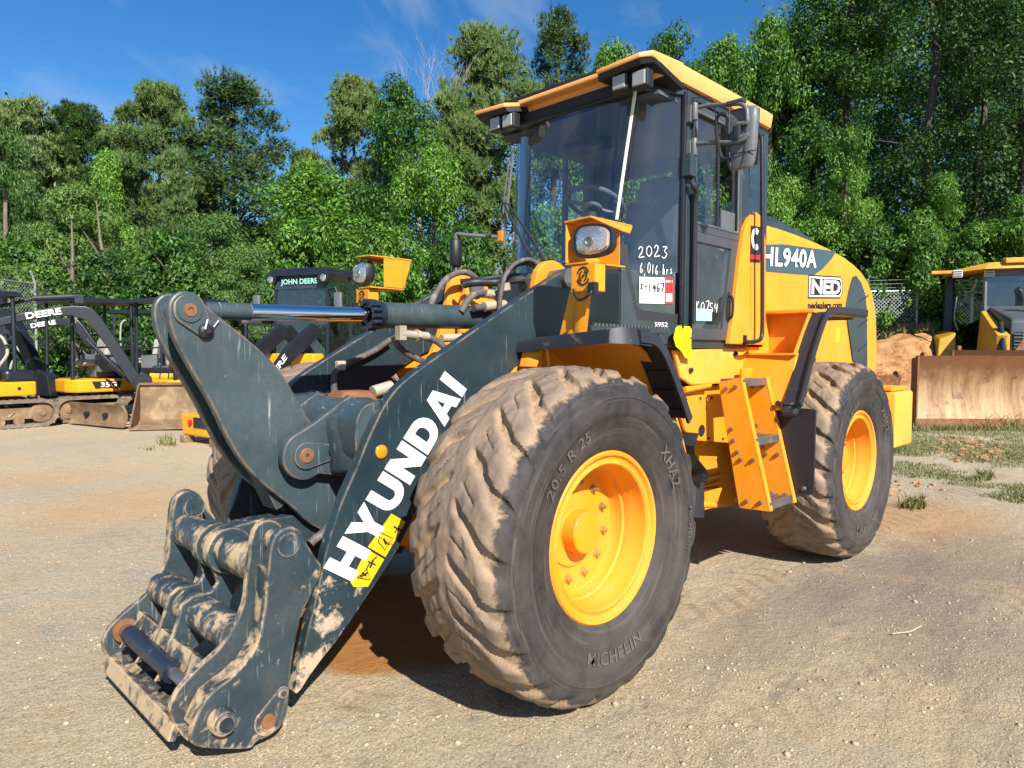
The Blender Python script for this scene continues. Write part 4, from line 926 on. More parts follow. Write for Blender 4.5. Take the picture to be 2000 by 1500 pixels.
# ---------------------------------------------------------------- yellow panel behind the door, hand rail
sp = [(1426, 672), (1436, 600), (1447, 500), (1456, 446), (1466, 424), (1478, 414), (1490, 424), (1496, 470), (1497, 600), (1494, 674)]
SPn = plateY(sp, .715, .04, 'side_panel', 'yellow', LD, .008)
MB().cyl(atY(1467, 520, .718), atY(1466, 640, .718), .004, 6).build('panel_line', 'orange', SPn)  # thin raised orange line down the side panel
hr = part('hand_rail', LD)
MB().tube([atY(1480, 258, .74), atY(1488, 268, .78), atY(1489, 400, .78), atY(1489, 560, .78)]+chaikin([atY(1489, 630, .78), atY(1488, 664, .78), atY(1472, 668, .78), atY(1458, 668, .76)], 2, False)+[atY(1456, 668, .72)], .0135, 12).build('rail', 'black', hr)
MB().box(atY(1455, 665, .722), (.03, .012, .07)).build('rail_foot', 'black', hr)
# ---------------------------------------------------------------- yellow skirt and frame sides
plateY([(1318, 684), (1456, 677), (1450, 735), (1442, 746), (1400, 750), (1352, 752), (1330, 738)], .650, .03, 'cab_skirt', 'yellow_pale', LD, .01)
b = MB()
for q in ((1350, 723), (1437, 691)): b.cyl(atY(*q, .65), atY(*q, .665), .016, 10)
b.build('skirt_bolt', 'dark', LD)
fp = plateY([(1318, 772), (1442, 770), (1462, 868), (1356, 860), (1338, 840)], .600, .02, 'frame_plate', 'orange', LD, .004)
MB().lathe([(.001, .001), (.032, .001), (.034, .004), (.038, .004), (.038, -.01)], atY(1370, 841, .60), (0, 1, 0), 24).build('plate_hole_shade', 'dark', fp)  # dark disc standing in for the shade inside the hole
b = MB()
for q in ((1340, 780), (1335, 815), (1356, 850), (1384, 856), (1412, 857), (1368, 778), (1390, 777)): b.cyl(atY(*q, .60), atY(*q, .606), .009, 8)
b.build('plate_bolt', 'dark', fp)
plateY([(1330, 755), (1450, 750), (1448, 775), (1334, 778)], .585, .05, 'frame_rail', 'orange', LD, .01)
MB().cyl(atY(1336, 762, .63), atY(1385, 752, .63), .02, 12).build('frame_tube', 'yellow', LD)
plateY([(1350, 855), (1456, 868), (1448, 985), (1424, 990), (1370, 992), (1356, 960)], .46, .05, 'frame_side', 'orange', LD, .01)
b = MB()
for k, q in enumerate(((1370, 918), (1372, 935), (1374, 950))): b.box(atY(q[0]+18, q[1]-2*k, .475), (.26, .012, .016))
b.build('frame_slot', 'yellow', LD)
plateY([(1372, 956), (1412, 952), (1398, 992), (1372, 998)], .50, .06, 'hinge_lug', 'yellow', LD, .008)
MB().box((-1.75, 0, .92), (1.5, .80, .60)).box((-3.5, 0, .95), (2.6, .78, .55)).build('rear_frame', 'orange', LD, .02)
MB().box((-1.15, 0, .95), (.35, .40, .75)).build('articulation_joint', 'orange', LD, .03)
# ---------------------------------------------------------------- ladder
LA = part('ladder', LD)
XS = -1.76; s4 = [atX(1403, 747, XS), atX(1447, 738, XS), atX(1504, 1000, XS), atX(1443, 992, XS)]
for x in (XS, XS-.345):
    q = [V((x, p.y, p.z)) for p in s4]
    sgr = MB().prism(q, (-.010, 0, 0)).prism([q[1], q[2], q[2]+V((-.045, 0, 0)), q[1]+V((-.045, 0, 0))], (0, -.008, 0)).build('stringer', 'yellow', LA, .003)
    b = MB(); u = q[1]-q[0]
    for t, k in ((.06, .3), (.06, .7), (.38, .2), (.47, .2), (.56, .28), (.62, .35), (.62, .8), (.94, .3), (.94, .75)):
        c = q[0].lerp(q[3], t)*(1-k)+q[1].lerp(q[2], t)*k; b.cyl(c, c+V((.012, 0, 0)), .013, 8).cyl(c, c+V((.02, 0, 0)), .007, 6)
    b.build('stringer_bolt', 'steel', sgr)
for t, dpt in ((.04, .17), (.49, .16), (.965, .24)):
    c = s4[1].lerp(s4[2], t); b = MB(); n = 4 if dpt < .2 else 6
    b.box((XS-.178, c.y-.014, c.z), (.328, .026, .045))
    for k in range(1, n): b.box((XS-.178, c.y-.02-dpt*k/n, c.z+.008), (.328, .012, .03))
    b.build('step', 'steel', LA, .002)
plateY([(1450, 720), (1492, 716), (1494, 738), (1450, 742)], .72, .02, 'ladder_bracket', 'yellow', LA)
# ---------------------------------------------------------------- rear body
hp_ = [(-2.2, 1.2), (-2.2, 1.85), (-2.42, 2.36), (-2.9, 2.36), (-3.6, 2.33), (-4.15, 2.27), (-4.55, 2.17), (-4.80, 1.98), (-4.90, 1.70), (-4.93, 1.05), (-4.7, 1.0), (-3.2, 1.0)]
HD = MB().prism([V((p.x, -.665, p.y)) for p in chaikin([(a, b_, 0) for a, b_ in hp_], 1)], (0, 1.33, 0)).build('engine_hood', 'yellow', LD, .05, 4, smooth=40)
rings = []
for x, z, w in ((-2.55, 2.36, .42), (-2.75, 2.50, .46), (-3.2, 2.54, .46), (-3.8, 2.50, .44), (-4.2, 2.40, .40), (-4.4, 2.26, .36)):
    rings.append([V((x, w, 2.2)), V((x, w, z-.06)), V((x, w-.08, z)), V((x, -w+.08, z)), V((x, -w, z-.06)), V((x, -w, 2.2))])
MB().loft(rings).build('hood_top', 'cabteal', HD, smooth=30)
yH = .6665
dp = [(1470, 478), (1530, 477), (1633, 491), (1624, 506), (1606, 526), (1590, 537), (1560, 536), (1470, 528)]
DC = MB().prism([atY(a, b_, yH) for a, b_ in dp], (0, .0012, 0)).build('model_decal', 'decalteal', HD, smooth=0)
a, c = atY(1488, 520, yH+.002), atY(1594, 524, yH+.002); dxy = (c-a)
for m_, lf, bd in (('blackink', .0008, .06), ('whiteclean', .002, .028)):
    fit_text('HL940A', 'model_lettering', m_, DC, a, dxy, (0, 0, 1), dxy.length, .140, bd, lf, 1.08, .05)
a, c = atY(1465, 512, .7165), atY(1484, 513, .7165)
LG = MB().prism([a, c, c+V((0, 0, .24)), a+V((0, 0, .24))], (0, .0012, 0)).build('engine_badge', 'blackink', SPn, smooth=0)
ctr = a*.5+c*.5+V((0, .002, .155)); w_ = (c-a).length
arcp = [(w_*.45*cos(R(t)), .075*sin(R(t))) for t in range(50, 311, 20)]
MB().prism([ctr+V((-x, 0, z)) for x, z in arcp]+[ctr+V((-x*.5, 0, z*.5)) for x, z in arcp[::-1]], (0, .001, 0)).build('badge_letter', 'whiteclean', LG, smooth=0)
MB().prism([a+V((0, .002, .02)), c+V((0, .002, .02)), c+V((0, .002, .05)), a+V((0, .002, .05))], (0, .001, 0)).build('badge_stripe', 'red', LG, smooth=0)
q0, q1 = atY(1578, 583, yH), atY(1645, 583, yH); hh = .185; L_ = (q1-q0); ln = L_.length
out = [q0, q0+L_*.93, q0+L_+V((0, 0, .05)), q0+L_+V((0, 0, hh-.05)), q0+L_*.93+V((0, 0, hh)), q0+V((0, 0, hh))]
NB = MB().prism(out, (0, .0012, 0)).build('dealer_sticker', 'blackink', HD, smooth=0)
ins = [q0+L_*.02+V((0, 0, .012)), q0+L_*.92+V((0, 0, .012)), q0+L_*.975+V((0, 0, .055)), q0+L_*.975+V((0, 0, hh-.055)), q0+L_*.92+V((0, 0, hh-.012)), q0+L_*.02+V((0, 0, hh-.012))]
MB().prism([p+V((0, .0014, 0)) for p in ins], (0, .0006, 0)).build('sticker_field', 'whiteclean', NB, smooth=0)
ins2 = [q0+L_*.05+V((0, 0, .026)), q0+L_*.90+V((0, 0, .026)), q0+L_*.955+V((0, 0, .06)), q0+L_*.955+V((0, 0, hh-.06)), q0+L_*.90+V((0, 0, hh-.026)), q0+L_*.05+V((0, 0, hh-.026))]
MB().prism([p+V((0, .0022, 0)) for p in ins2], (0, .0006, 0)).build('sticker_panel', 'blackink', NB, smooth=0)
fit_text('NED', 'dealer_lettering', 'whiteclean', NB, q0+L_*.08+V((0, .003, .034)), L_, (0, 0, 1), ln*.84, hh-.068, .035, .001)
fit_text('nedealers.com', 'dealer_lettering', 'blackink', HD, q0+V((0, .001, -.085)), L_, (0, 0, 1), ln, .062, .03, .001)
gp = [(1650, 604), (1656, 572), (1664, 542), (1670, 538), (1680, 552), (1687, 572), (1691, 602), (1692, 716), (1672, 712), (1664, 704)]
GR = MB().prism([atY(a, b_, yH) for a, b_ in gp], (0, .012, 0)).build('side_grille', 'cabteal', HD, .004)
b = MB()
for k in range(4):
    z = 1.25+.22*k; b.tube([V((-4.33, yH+.013, z)), V((-4.56, yH+.013, z+.07))], .006, 5)
b.build('grille_rib', 'black', GR)
MB().prism([atY(1684, 698, yH+.001), atY(1690, 700, yH+.001), atY(1692, 724, yH+.001), atY(1685, 722, yH+.001)], (0, .001, 0)).build('caution_label', 'whiteclean', HD)
a = atY(1632, 640, yH); MB().prism([a, a+V((-.09, 0, 0)), a+V((-.09, 0, -.12)), a+V((0, 0, -.12))], (0, .001, 0)).build('caution_label', 'warn', HD, smooth=0)
MB().box((-4.73, 0, .86), (.50, 1.92, .50)).build('counterweight', 'yellow_pale', LD, .025, 3)
MB().prism([(-4.475, .30, .68), (-4.475, .86, .68), (-4.475, .86, .98), (-4.475, .30, .98)], (.004, 0, 0)).build('counterweight_recess_shade', 'orange', LD, .0)  # orange sheet: shade of the recess put into the colour
MB().box((-4.70, 0, 1.135), (.44, 1.84, .04)).build('counterweight_cap', 'yellow', LD, .01)
# rear fenders
for s in (1, -1):
    RF = part('rear_fender', LD); S = lambda p: (p[0], p[1]*s, p[2])
    yi, yo = .60, 1.0
    A = [(-2.11, yi, 1.10), (-2.11, yo, 1.08), (-2.26, yo, 1.45), (-2.24, yi, 1.45)]
    MB().prism([S(p) for p in A], (-.03, 0, .0)).build('front_sheet', 'yellow', RF, .008)
    MB().box(S((-2.40, .80, 1.443)), (.36, .40, .016)).build('ledge', 'yellow', RF, .003)
    MB().box(S((-2.58, .80, 1.585)), (.02, .40, .27)).build('pocket_back', 'yellow', RF)
    MB().prism([S(p) for p in ((-2.25, yo-.01, 1.45), (-2.48, yo-.01, 1.72), (-2.60, yo-.01, 1.72), (-2.60, yo-.01, 1.45))], (0, -.015*s, 0)).build('pocket_cheek', 'yellow', RF, .002)
    MB().box(S((-2.62, .83, 1.735)), (.26, .36, .03)).build('top_sheet', 'yellow', RF, .008)
    MB().box(S((-2.3, .63, 1.28)), (.40, .03, .36)).build('inner_sheet', 'yellow', RF)
    pr = [(p.x, p.y) for p in chaikin([(-2.10, 1.12, 0), (-2.16, 1.22, 0), (-2.29, 1.45, 0), (-2.48, 1.69, 0), (-2.55, 1.725, 0), (-2.9, 1.73, 0), (-3.25, 1.73, 0)], 2, False)]
    strip(pr, [(.99*s, .016), (1.09*s, .016), (1.105*s, .004), (1.105*s, -.04), (1.092*s, -.04), (1.088*s, -.01), (.99*s, -.01)]).build('rubber_edge', 'fender', RF, smooth=35)
    MB().box(S((-3.22, .84, 1.715)), (.07, .32, .03)).box(S((-3.27, .70, 1.70)), (.05, .06, .09)).build('fender_stay', 'black', RF, .005)
    MB().hull([S(p) for p in ((-2.07, .97, 1.06), (-2.07, 1.07, 1.06), (-2.155, .98, 1.24), (-2.155, 1.11, 1.24), (-2.12, .97, 1.04), (-2.12, 1.07, 1.04), (-2.20, .98, 1.22), (-2.20, 1.11, 1.22))]).build('rubber_end', 'fender', RF, .02)
    b = MB()
    for y in (.72, .95): b.cyl(S((-2.11, y, 1.125)), S((-2.09, y, 1.13)), .018, 10)
    b.build('fender_bolt', 'dark', RF)
    q = [atX(1508, 792, -2.155), atX(1594, 800, -2.155), atX(1589, 966, -2.155), atX(1522, 975, -2.155)]
    MB().prism([S(p) for p in q], (-.012, 0, 0)).build('splash_guard', 'fender', RF, .004)
    MB().lathe([(.001, .012), (.012, .010), (.016, 0)], S((-2.15, q[2].y-.06, q[2].z+.03)), (1, 0, 0), 10).build('guard_bolt', 'steel', RF)
# ---------------------------------------------------------------- things hanging on the loader
TG = thing('inspection_tag', 'bright yellow paper tag hanging on a string below the cab door', 'tag', tuple(atY(1334, 634, .70)))
o0 = V(TG.location)
tp_ = [(1322, 640), (1326, 636), (1352, 638), (1355, 660), (1355, 700), (1341, 699), (1335, 685), (1326, 676), (1321, 660)]
b = MB(); q = [atY(a, b_, .70) for a, b_ in tp_]
for p in q: p.y += .02*sin((p.z-o0.z)*14)
b.prism([p-o0 for p in q], (0, -.002, 0)).build('tag_sheet', 'tag', TG)
MB().tube([V((0, .002, 0)), V((.0, -.01, .03)), V((-.01, -.02, .06))], .002, 5).lathe([(.004, .002), (.010, .002), (.010, -.002)], (0, .0, -.012), (0, 1, 0), 14).build('string', 'blackink', TG)
b = MB()
for k in range(6): b.box(V((-.02-.018*k, .004, -.11-.002*k)), (.002, .002, .11-.008*k))
b.build('print_lines', 'blackink', TG)
# ================================================================== GROUND
def hz(x, y):
    """height of the yard: nearly level, with a clay bank rising on the right beyond the bulldozer"""
    p = V((x, y, 0)); d = p-V((CP.x, CP.y, 0)); dist = d.length
    u = d.dot(RT)/max(d.dot(FW), .01) if d.dot(FW) > 0 else 9
    z = .018*noise.noise(V((x*.55, y*.55, 3)))+.010*noise.noise(V((x*2.1, y*2.1, 7)))
    if dist < 9: z += .004*noise.noise(V((x*6, y*6, 1)))
    near = min(1, max(0, (abs(y)-.0)/.1))
    # keep the ground under the tyres level
    for wx_, wy in ((0, .965), (-2.9, .965), (0, -.965), (-2.9, -.965)):
        r = math.hypot(x-wx_, y-wy)
        if r < .8: z = z*(r/.8)**2-.0
    if d.dot(FW) > 0 and u > .40:
        k = min(1, (u-.40)/.10); w_ = min(1, max(0, (u-.60)/.07)); t = min(1, max(0, (dist-19.5-4.*w_)/(4.0-1.2*w_))); t = t*t*(3-2*t)
        z += k*t*(1.9+.45*noise.noise(V((x*.5, y*.5, 2))))+k*max(0, dist-23.5)*.02+(.16*t*k*(noise.noise(V((x*1.8, y*1.8, 5)))+.5*noise.noise(V((x*4.5, y*4.5, 8)))))
    elif dist > 26: z += 0
    return z-.004
def ground():
    b = bmesh.new(); NA = 384; radii = [0.25]
    while radii[-1] < 900: radii.append(radii[-1]*(1.03 if radii[-1] < 40 else 1.12)+.01)
    base = math.atan2(FW.y, FW.x); angs = []
    for k in range(NA):
        t = k/NA*2-1; angs.append(base+pi*(t*.38+.62*t**3) if False else base+pi*t*(.35+.65*t*t))
    prev = None; c0 = b.verts.new((CP.x, CP.y, hz(CP.x, CP.y)))
    for r in radii:
        cur = []
        for a in angs:
            x, y = CP.x+r*cos(a), CP.y+r*sin(a); cur.append(b.verts.new((x, y, hz(x, y) if r < 80 else hz(CP.x+80*cos(a), CP.y+80*sin(a)))))
        for i in range(NA):
            j = (i+1) % NA
            if prev: b.faces.new((prev[i], cur[i], cur[j], prev[j]))
            else: b.faces.new((c0, cur[i], cur[j]))
        prev = cur
    bmesh.ops.recalc_face_normals(b, faces=b.faces)
    me = bpy.data.meshes.new('ground'); b.to_mesh(me); b.free(); me.shade_smooth(); me.materials.append(M['ground'])
    o = bpy.data.objects.new('ground', me); COL.objects.link(o); o['kind'] = 'structure'; return o
def groundmat():
    t = NT('gravel_and_clay'); co = t.co('Object')
    n_b = t.noise(co, .35, 6, .6); n_m = t.noise(co, 1.6, 8, .65, .5); n_f = t.noise(co, 22, 8, .75); n_g = t.noise(co, 95, 5, .75)
    c = t.mix(t.ramp(n_b, [(.38, 0.), (.62, 1.)]), (.63, .49, .295), (.50, .425, .30))
    c = t.mix(t.ramp(n_m, [(.46, 0.), (.70, .75)]), c, (.62, .43, .235))
    c = t.mix(t.ramp(t.noise(co, 2.7, 7, .7), [(.52, 0.), (.70, .6)]), c, (.40, .355, .29))
    # loose stones of several greys
    for sc_, lo, hi, k in ((48., .10, .24, .8), (110., .12, .26, .7), (230., .15, .3, .6)):
        vo = t.n('ShaderNodeTexVoronoi', i_Scale=sc_); t.l(co, vo.inputs['Vector'])
        cell = t.n('ShaderNodeSeparateColor'); t.l(vo.outputs['Color'], cell.inputs[0])
        stone = t.ramp(cell.outputs[0], [(0., (.22, .19, .16)), (.35, (.40, .34, .26)), (.7, (.56, .46, .33)), (1., (.70, .62, .50))])
        m = t.math('MULTIPLY', t.ramp(vo.outputs['Distance'], [(lo, 1.), (hi, 0.)]), t.ramp(cell.outputs[1], [(.55, 0.), (.60, k)]))
        c = t.mix(m, c, stone)
    c = t.mix(t.ramp(n_g, [(.34, .85), (.54, 0.)]), c, (.17, .145, .115))
    n_h = t.noise(co, 210, 3, .7); c = t.mix(t.ramp(n_h, [(.34, .55), (.52, 0.)]), c, (.18, .155, .12))
    c = t.mix(t.ramp(n_g, [(.60, 0.), (.75, .55)]), c, (.66, .57, .45))
    s = t.n('ShaderNodeSeparateXYZ'); t.l(co, s.inputs[0]); X, Y, Z = s.outputs
    def blob(cx, cy, rx, ry, soft=.35, rag=.9):
        dx = t.math('DIVIDE', t.math('SUBTRACT', X, cx), rx); dy = t.math('DIVIDE', t.math('SUBTRACT', Y, cy), ry)
        d = t.math('ADD', t.math('SQRT', t.math('ADD', t.math('POWER', dx, 2.), t.math('POWER', dy, 2.))), t.math('MULTIPLY', t.math('SUBTRACT', n_m, .5), rag))
        return t.ramp(d, [(1-soft, 1.), (1., 0.)])
    # damp orange clay dropped between the lift arms and under the machine, dark tyre marks on the right
    q = atZ(770, 1245); c = t.mix(blob(q.x-.25, q.y-.22, .80, .75, .12, .5), c, t.mix(n_f, (.30, .125, .030), (.46, .22, .07)))
    q = atZ(1745, 1020); c = t.mix(t.math('MULTIPLY', blob(q.x-.4, q.y+.1, 1.3, .8, .6, 1.5), .75), c, t.mix(n_f, (.36, .20, .08), (.50, .32, .16)))
    for px, py, rx, ry, k in ((1720, 1130, 1.2, .5, .5), (1550, 1200, 1.4, .35, .5), (1900, 1100, 1.5, .6, .6), (1850, 1250, .8, .5, .5)):
        q = atZ(px, py); c = t.mix(t.math('MULTIPLY', blob(q.x, q.y, rx, ry, .6, 1.6), k), c, t.mix(n_f, (.15, .115, .085), (.28, .22, .16)))
    # scraped dark soil and tyre-tread marks on the right
    mp = t.n('ShaderNodeMapping'); mp.inputs['Rotation'].default_value = (0, 0, R(-38)); mp.inputs['Scale'].default_value = (.9, 5.5, 1); t.l(co, mp.inputs[0])
    st = t.ramp(t.noise(mp.outputs[0], 1.3, 8, .68, .5), [(.50, 0.), (.64, .72)])
    q = atZ(1760, 1190); c = t.mix(t.math('MULTIPLY', st, blob(q.x, q.y, 2.6, 1.9, .6, .8)), c, t.mix(n_f, (.17, .135, .10), (.30, .25, .19)))
    st2 = t.ramp(t.noise(mp.outputs[0], 2.1, 8, .7, .8), [(.54, 0.), (.68, .40)])
    c = t.mix(st2, c, (.34, .27, .19))
    # faint tread prints left by machines
    for (ax_, ay_), (bx_, by_), wd_, kk in (((1715, 1015), (2060, 868), .24, .55), ((1230, 1500), (2100, 1085), .26, .38), ((1000, 1440), (1960, 1010), .26, .22), ((0, 1130), (620, 905), .25, .25)):
        A = atZ(ax_, ay_); B = atZ(bx_, by_); dv = (B-A).normalized()
        u = t.math('ADD', t.math('MULTIPLY', t.math('SUBTRACT', X, A.x), dv.x), t.math('MULTIPLY', t.math('SUBTRACT', Y, A.y), dv.y))
        v = t.math('ABSOLUTE', t.math('ADD', t.math('ADD', t.math('MULTIPLY', t.math('SUBTRACT', X, A.x), -dv.y), t.math('MULTIPLY', t.math('SUBTRACT', Y, A.y), dv.x)), t.math('MULTIPLY', t.math('SUBTRACT', n_b, .5), .5)))
        f = t.math('FRACT', t.math('ADD', t.math('MULTIPLY', u, 6.2), t.math('MULTIPLY', v, 4.5)))
        bar_ = t.ramp(t.math('ADD', f, t.math('MULTIPLY', t.math('SUBTRACT', n_f, .5), .5)), [(.30, .25), (.42, 1.), (.62, 1.), (.75, .25)])
        m = t.math('MULTIPLY', t.math('MULTIPLY', bar_, t.ramp(v, [(wd_*.8, 1.), (wd_*1.1, 0.)])), t.ramp(n_m, [(.40, 0.), (.60, kk)]))
        c = t.mix(m, c, (.19, .15, .11))
    q = atZ(60, 935); c = t.mix(t.math('MULTIPLY', blob(q.x, q.y, 1.6, .9, .8, 1.9), .55), c, (.52, .31, .14))
    q = atZ(250, 985); c = t.mix(t.math('MULTIPLY', blob(q.x, q.y, 1.2, 1.2, .6, 1.7), .6), c, (.50, .31, .15))
    # clay bank, then weeds and leaf litter further off
    zb = t.ramp(t.math('ADD', Z, t.math('MULTIPLY', t.math('SUBTRACT', n_m, .5), .3)), [(.12, 0.), (.3, 1.)])
    c = t.mix(zb, c, t.mix(t.ramp(t.noise(co, 2.6, 9, .75, .5), [(.40, 0.), (.62, 1.)]), (.25, .10, .032), (.60, .33, .15)))
    zg = t.ramp(t.math('ADD', Z, t.math('MULTIPLY', t.math('SUBTRACT', n_m, .5), 1.2)), [(1.55/4, 0.), (1.8/4, 1.)])
    rr = t.math('SQRT', t.math('ADD', t.math('POWER', t.math('SUBTRACT', X, CP.x), 2.), t.math('POWER', t.math('SUBTRACT', Y, CP.y), 2.)))
    gm = t.n('ShaderNodeMapRange'); t.l(t.math('ADD', rr, t.math('MULTIPLY', t.math('SUBTRACT', n_b, .5), 6.)), gm.inputs[0]); gm.inputs[1].default_value = 23.5; gm.inputs[2].default_value = 25.5
    c = t.mix(gm.outputs[0], c, t.mix(n_m, (.04, .055, .018), (.12, .10, .045)))
    b = t.bsdf(Base_Color=c, Roughness=.92, Specular_IOR_Level=.2)
    h = t.math('ADD', t.math('MULTIPLY', n_g, .5), t.math('ADD', t.math('MULTIPLY', n_f, 1.0), t.math('MULTIPLY', t.noise(co, 6, 6, .7), 1.6)))
    t.bump(b, h, 1.0, .016); return t.m
M['ground'] = groundmat()
ground()
# loose stones in the foreground: far too many to count
def stones():
    rng = random.Random(3); b = bmesh.new()
    tmpl = bmesh.new(); bmesh.ops.create_icosphere(tmpl, subdivisions=1, radius=1); tv = [v.co.copy() for v in tmpl.verts]; tf = [[v.index for v in f.verts] for f in tmpl.faces]; tmpl.free()
    n = 0
    while n < 9500:
        px = rng.uniform(-60, 2060); py = 780+720*rng.random()**.8
        p = atZ(px, py); dist = (p-CP).length
        if dist > 11 or (p-atZ(770, 1245)).length < .75: continue
        cl = noise.noise(V((p.x*1.1, p.y*1.1, 2)))+.6*noise.noise(V((p.x*3.3, p.y*3.3, 6)))
        if cl < rng.uniform(-.6, .25): n += 1; continue
        r = .0021/(rng.random()**.45+.16)*(1+dist*.12)
        zz = hz(p.x, p.y); ax = V((rng.uniform(.7, 1.4), rng.uniform(.7, 1.3), rng.uniform(.4, .75)))*r; a = rng.random()*6.3
        vs = []
        for v in tv:
            k = 1+.25*noise.noise(v*1.7+V((n, 0, 0))); q = V((v.x*ax.x*k, v.y*ax.y*k, v.z*ax.z*k))
            vs.append(b.verts.new((p.x+q.x*cos(a)-q.y*sin(a), p.y+q.x*sin(a)+q.y*cos(a), zz+ax.z*.35+q.z)))
        for f in tf: b.faces.new([vs[i] for i in f])
        n += 1
    me = bpy.data.meshes.new('gravel'); b.to_mesh(me); b.free(); me.shade_smooth()
    t = NT('loose_stone'); co = t.co('Object'); vo = t.n('ShaderNodeTexVoronoi', i_Scale=9.); t.l(co, vo.inputs['Vector']); ce = t.n('ShaderNodeSeparateColor'); t.l(vo.outputs['Color'], ce.inputs[0])
    t.bsdf(Base_Color=t.mix(t.noise(co, 70, 3), t.ramp(ce.outputs[0], [(0., (.22, .18, .14)), (.4, (.42, .34, .24)), (.8, (.42, .35, .26)), (1., (.48, .42, .33))]), (.40, .32, .22)), Roughness=.9, Specular_IOR_Level=.2)
    me.materials.append(t.m); o = bpy.data.objects.new('gravel', me); COL.objects.link(o); o['kind'] = 'stuff'
    o['label'] = 'loose gravel stones scattered over the tan dirt yard'; o['category'] = 'gravel'
stones()
# clods by the dozer and a few dry twigs
def clods():
    rng = random.Random(8); b = MB()
    for cx, cy, n, w in ((1885, 868, 60, 60), (1915, 890, 40, 60), (1700, 960, 26, 80), (1770, 950, 20, 60)):
        for k in range(n):
            p = atZ(cx+rng.gauss(0, w*.5), cy+rng.gauss(0, 6)); r = rng.uniform(.012, .055)*(1 if cy < 930 else .6)
            m = Matrix.Translation((p.x, p.y, hz(p.x, p.y)+r*.3)) @ Matrix.Rotation(rng.random()*6, 4, 'Z') @ Matrix.Diagonal((r*rng.uniform(.8, 1.6), r, r*.7, 1))
            q = bmesh.ops.create_icosphere(b.b, subdivisions=1, radius=1)['verts']
            for v in q: v.co = m @ (v.co*(1+.35*noise.noise(v.co*1.5+V((k, cx, 0)))))
    M['clod'] = paint('dry_clay_clod', (.34, .19, .09), .95, var=.35, scale=9)
    o = b.build('dirt_clods', 'clod', None, smooth=30); o['kind'] = 'stuff'; o['label'] = 'crumbled brown dirt clods lying on the thin grass'; o['category'] = 'dirt'
clods()
M['twig'] = paint('dry_twig', (.24, .17, .11), .9, var=.3)
for i, (lab, pts) in enumerate((('dry forked twig on the gravel in front of the damp clay', [(642, 1352), (668, 1358), (655, 1366), (672, 1352)]), ('thin dry stalk on the gravel nearest the front tyre', [(690, 1348), (712, 1358)]), ('pale dry stick lying on open gravel right of the loader', [(1742, 1238), (1776, 1234), (1800, 1222)]))):
    p = [atZ(*q, .006) for q in pts]; o0 = p[0]
    tag(MB().tube([q for q in p], .0035, 5).build('twig', 'twig' if i < 2 else 'straw'), lab, 'twig')

# ================================================================== MACHINES BEHIND
def face(px, dist, ahead, side):
    """base point on the ground and heading: 'ahead' towards the camera, 'side' towards the picture's left"""
    p = atD(px, 750, dist); f2 = V((FW.x, FW.y, 0)).normalized(); d = -f2*ahead-V((RT.x, RT.y, 0)).normalized()*side
    return (p.x, p.y, 0), math.atan2(d.y, d.x)
def ybox(b, x0, x1, y0, y1, z0, z1): return b.box(((x0+x1)/2, (y0+y1)/2, (z0+z1)/2), (x1-x0, y1-y0, z1-z0))
def xz(b, pts, y0, y1): return b.prism([(x, y0, z) for x, z in pts], (0, y1-y0, 0))
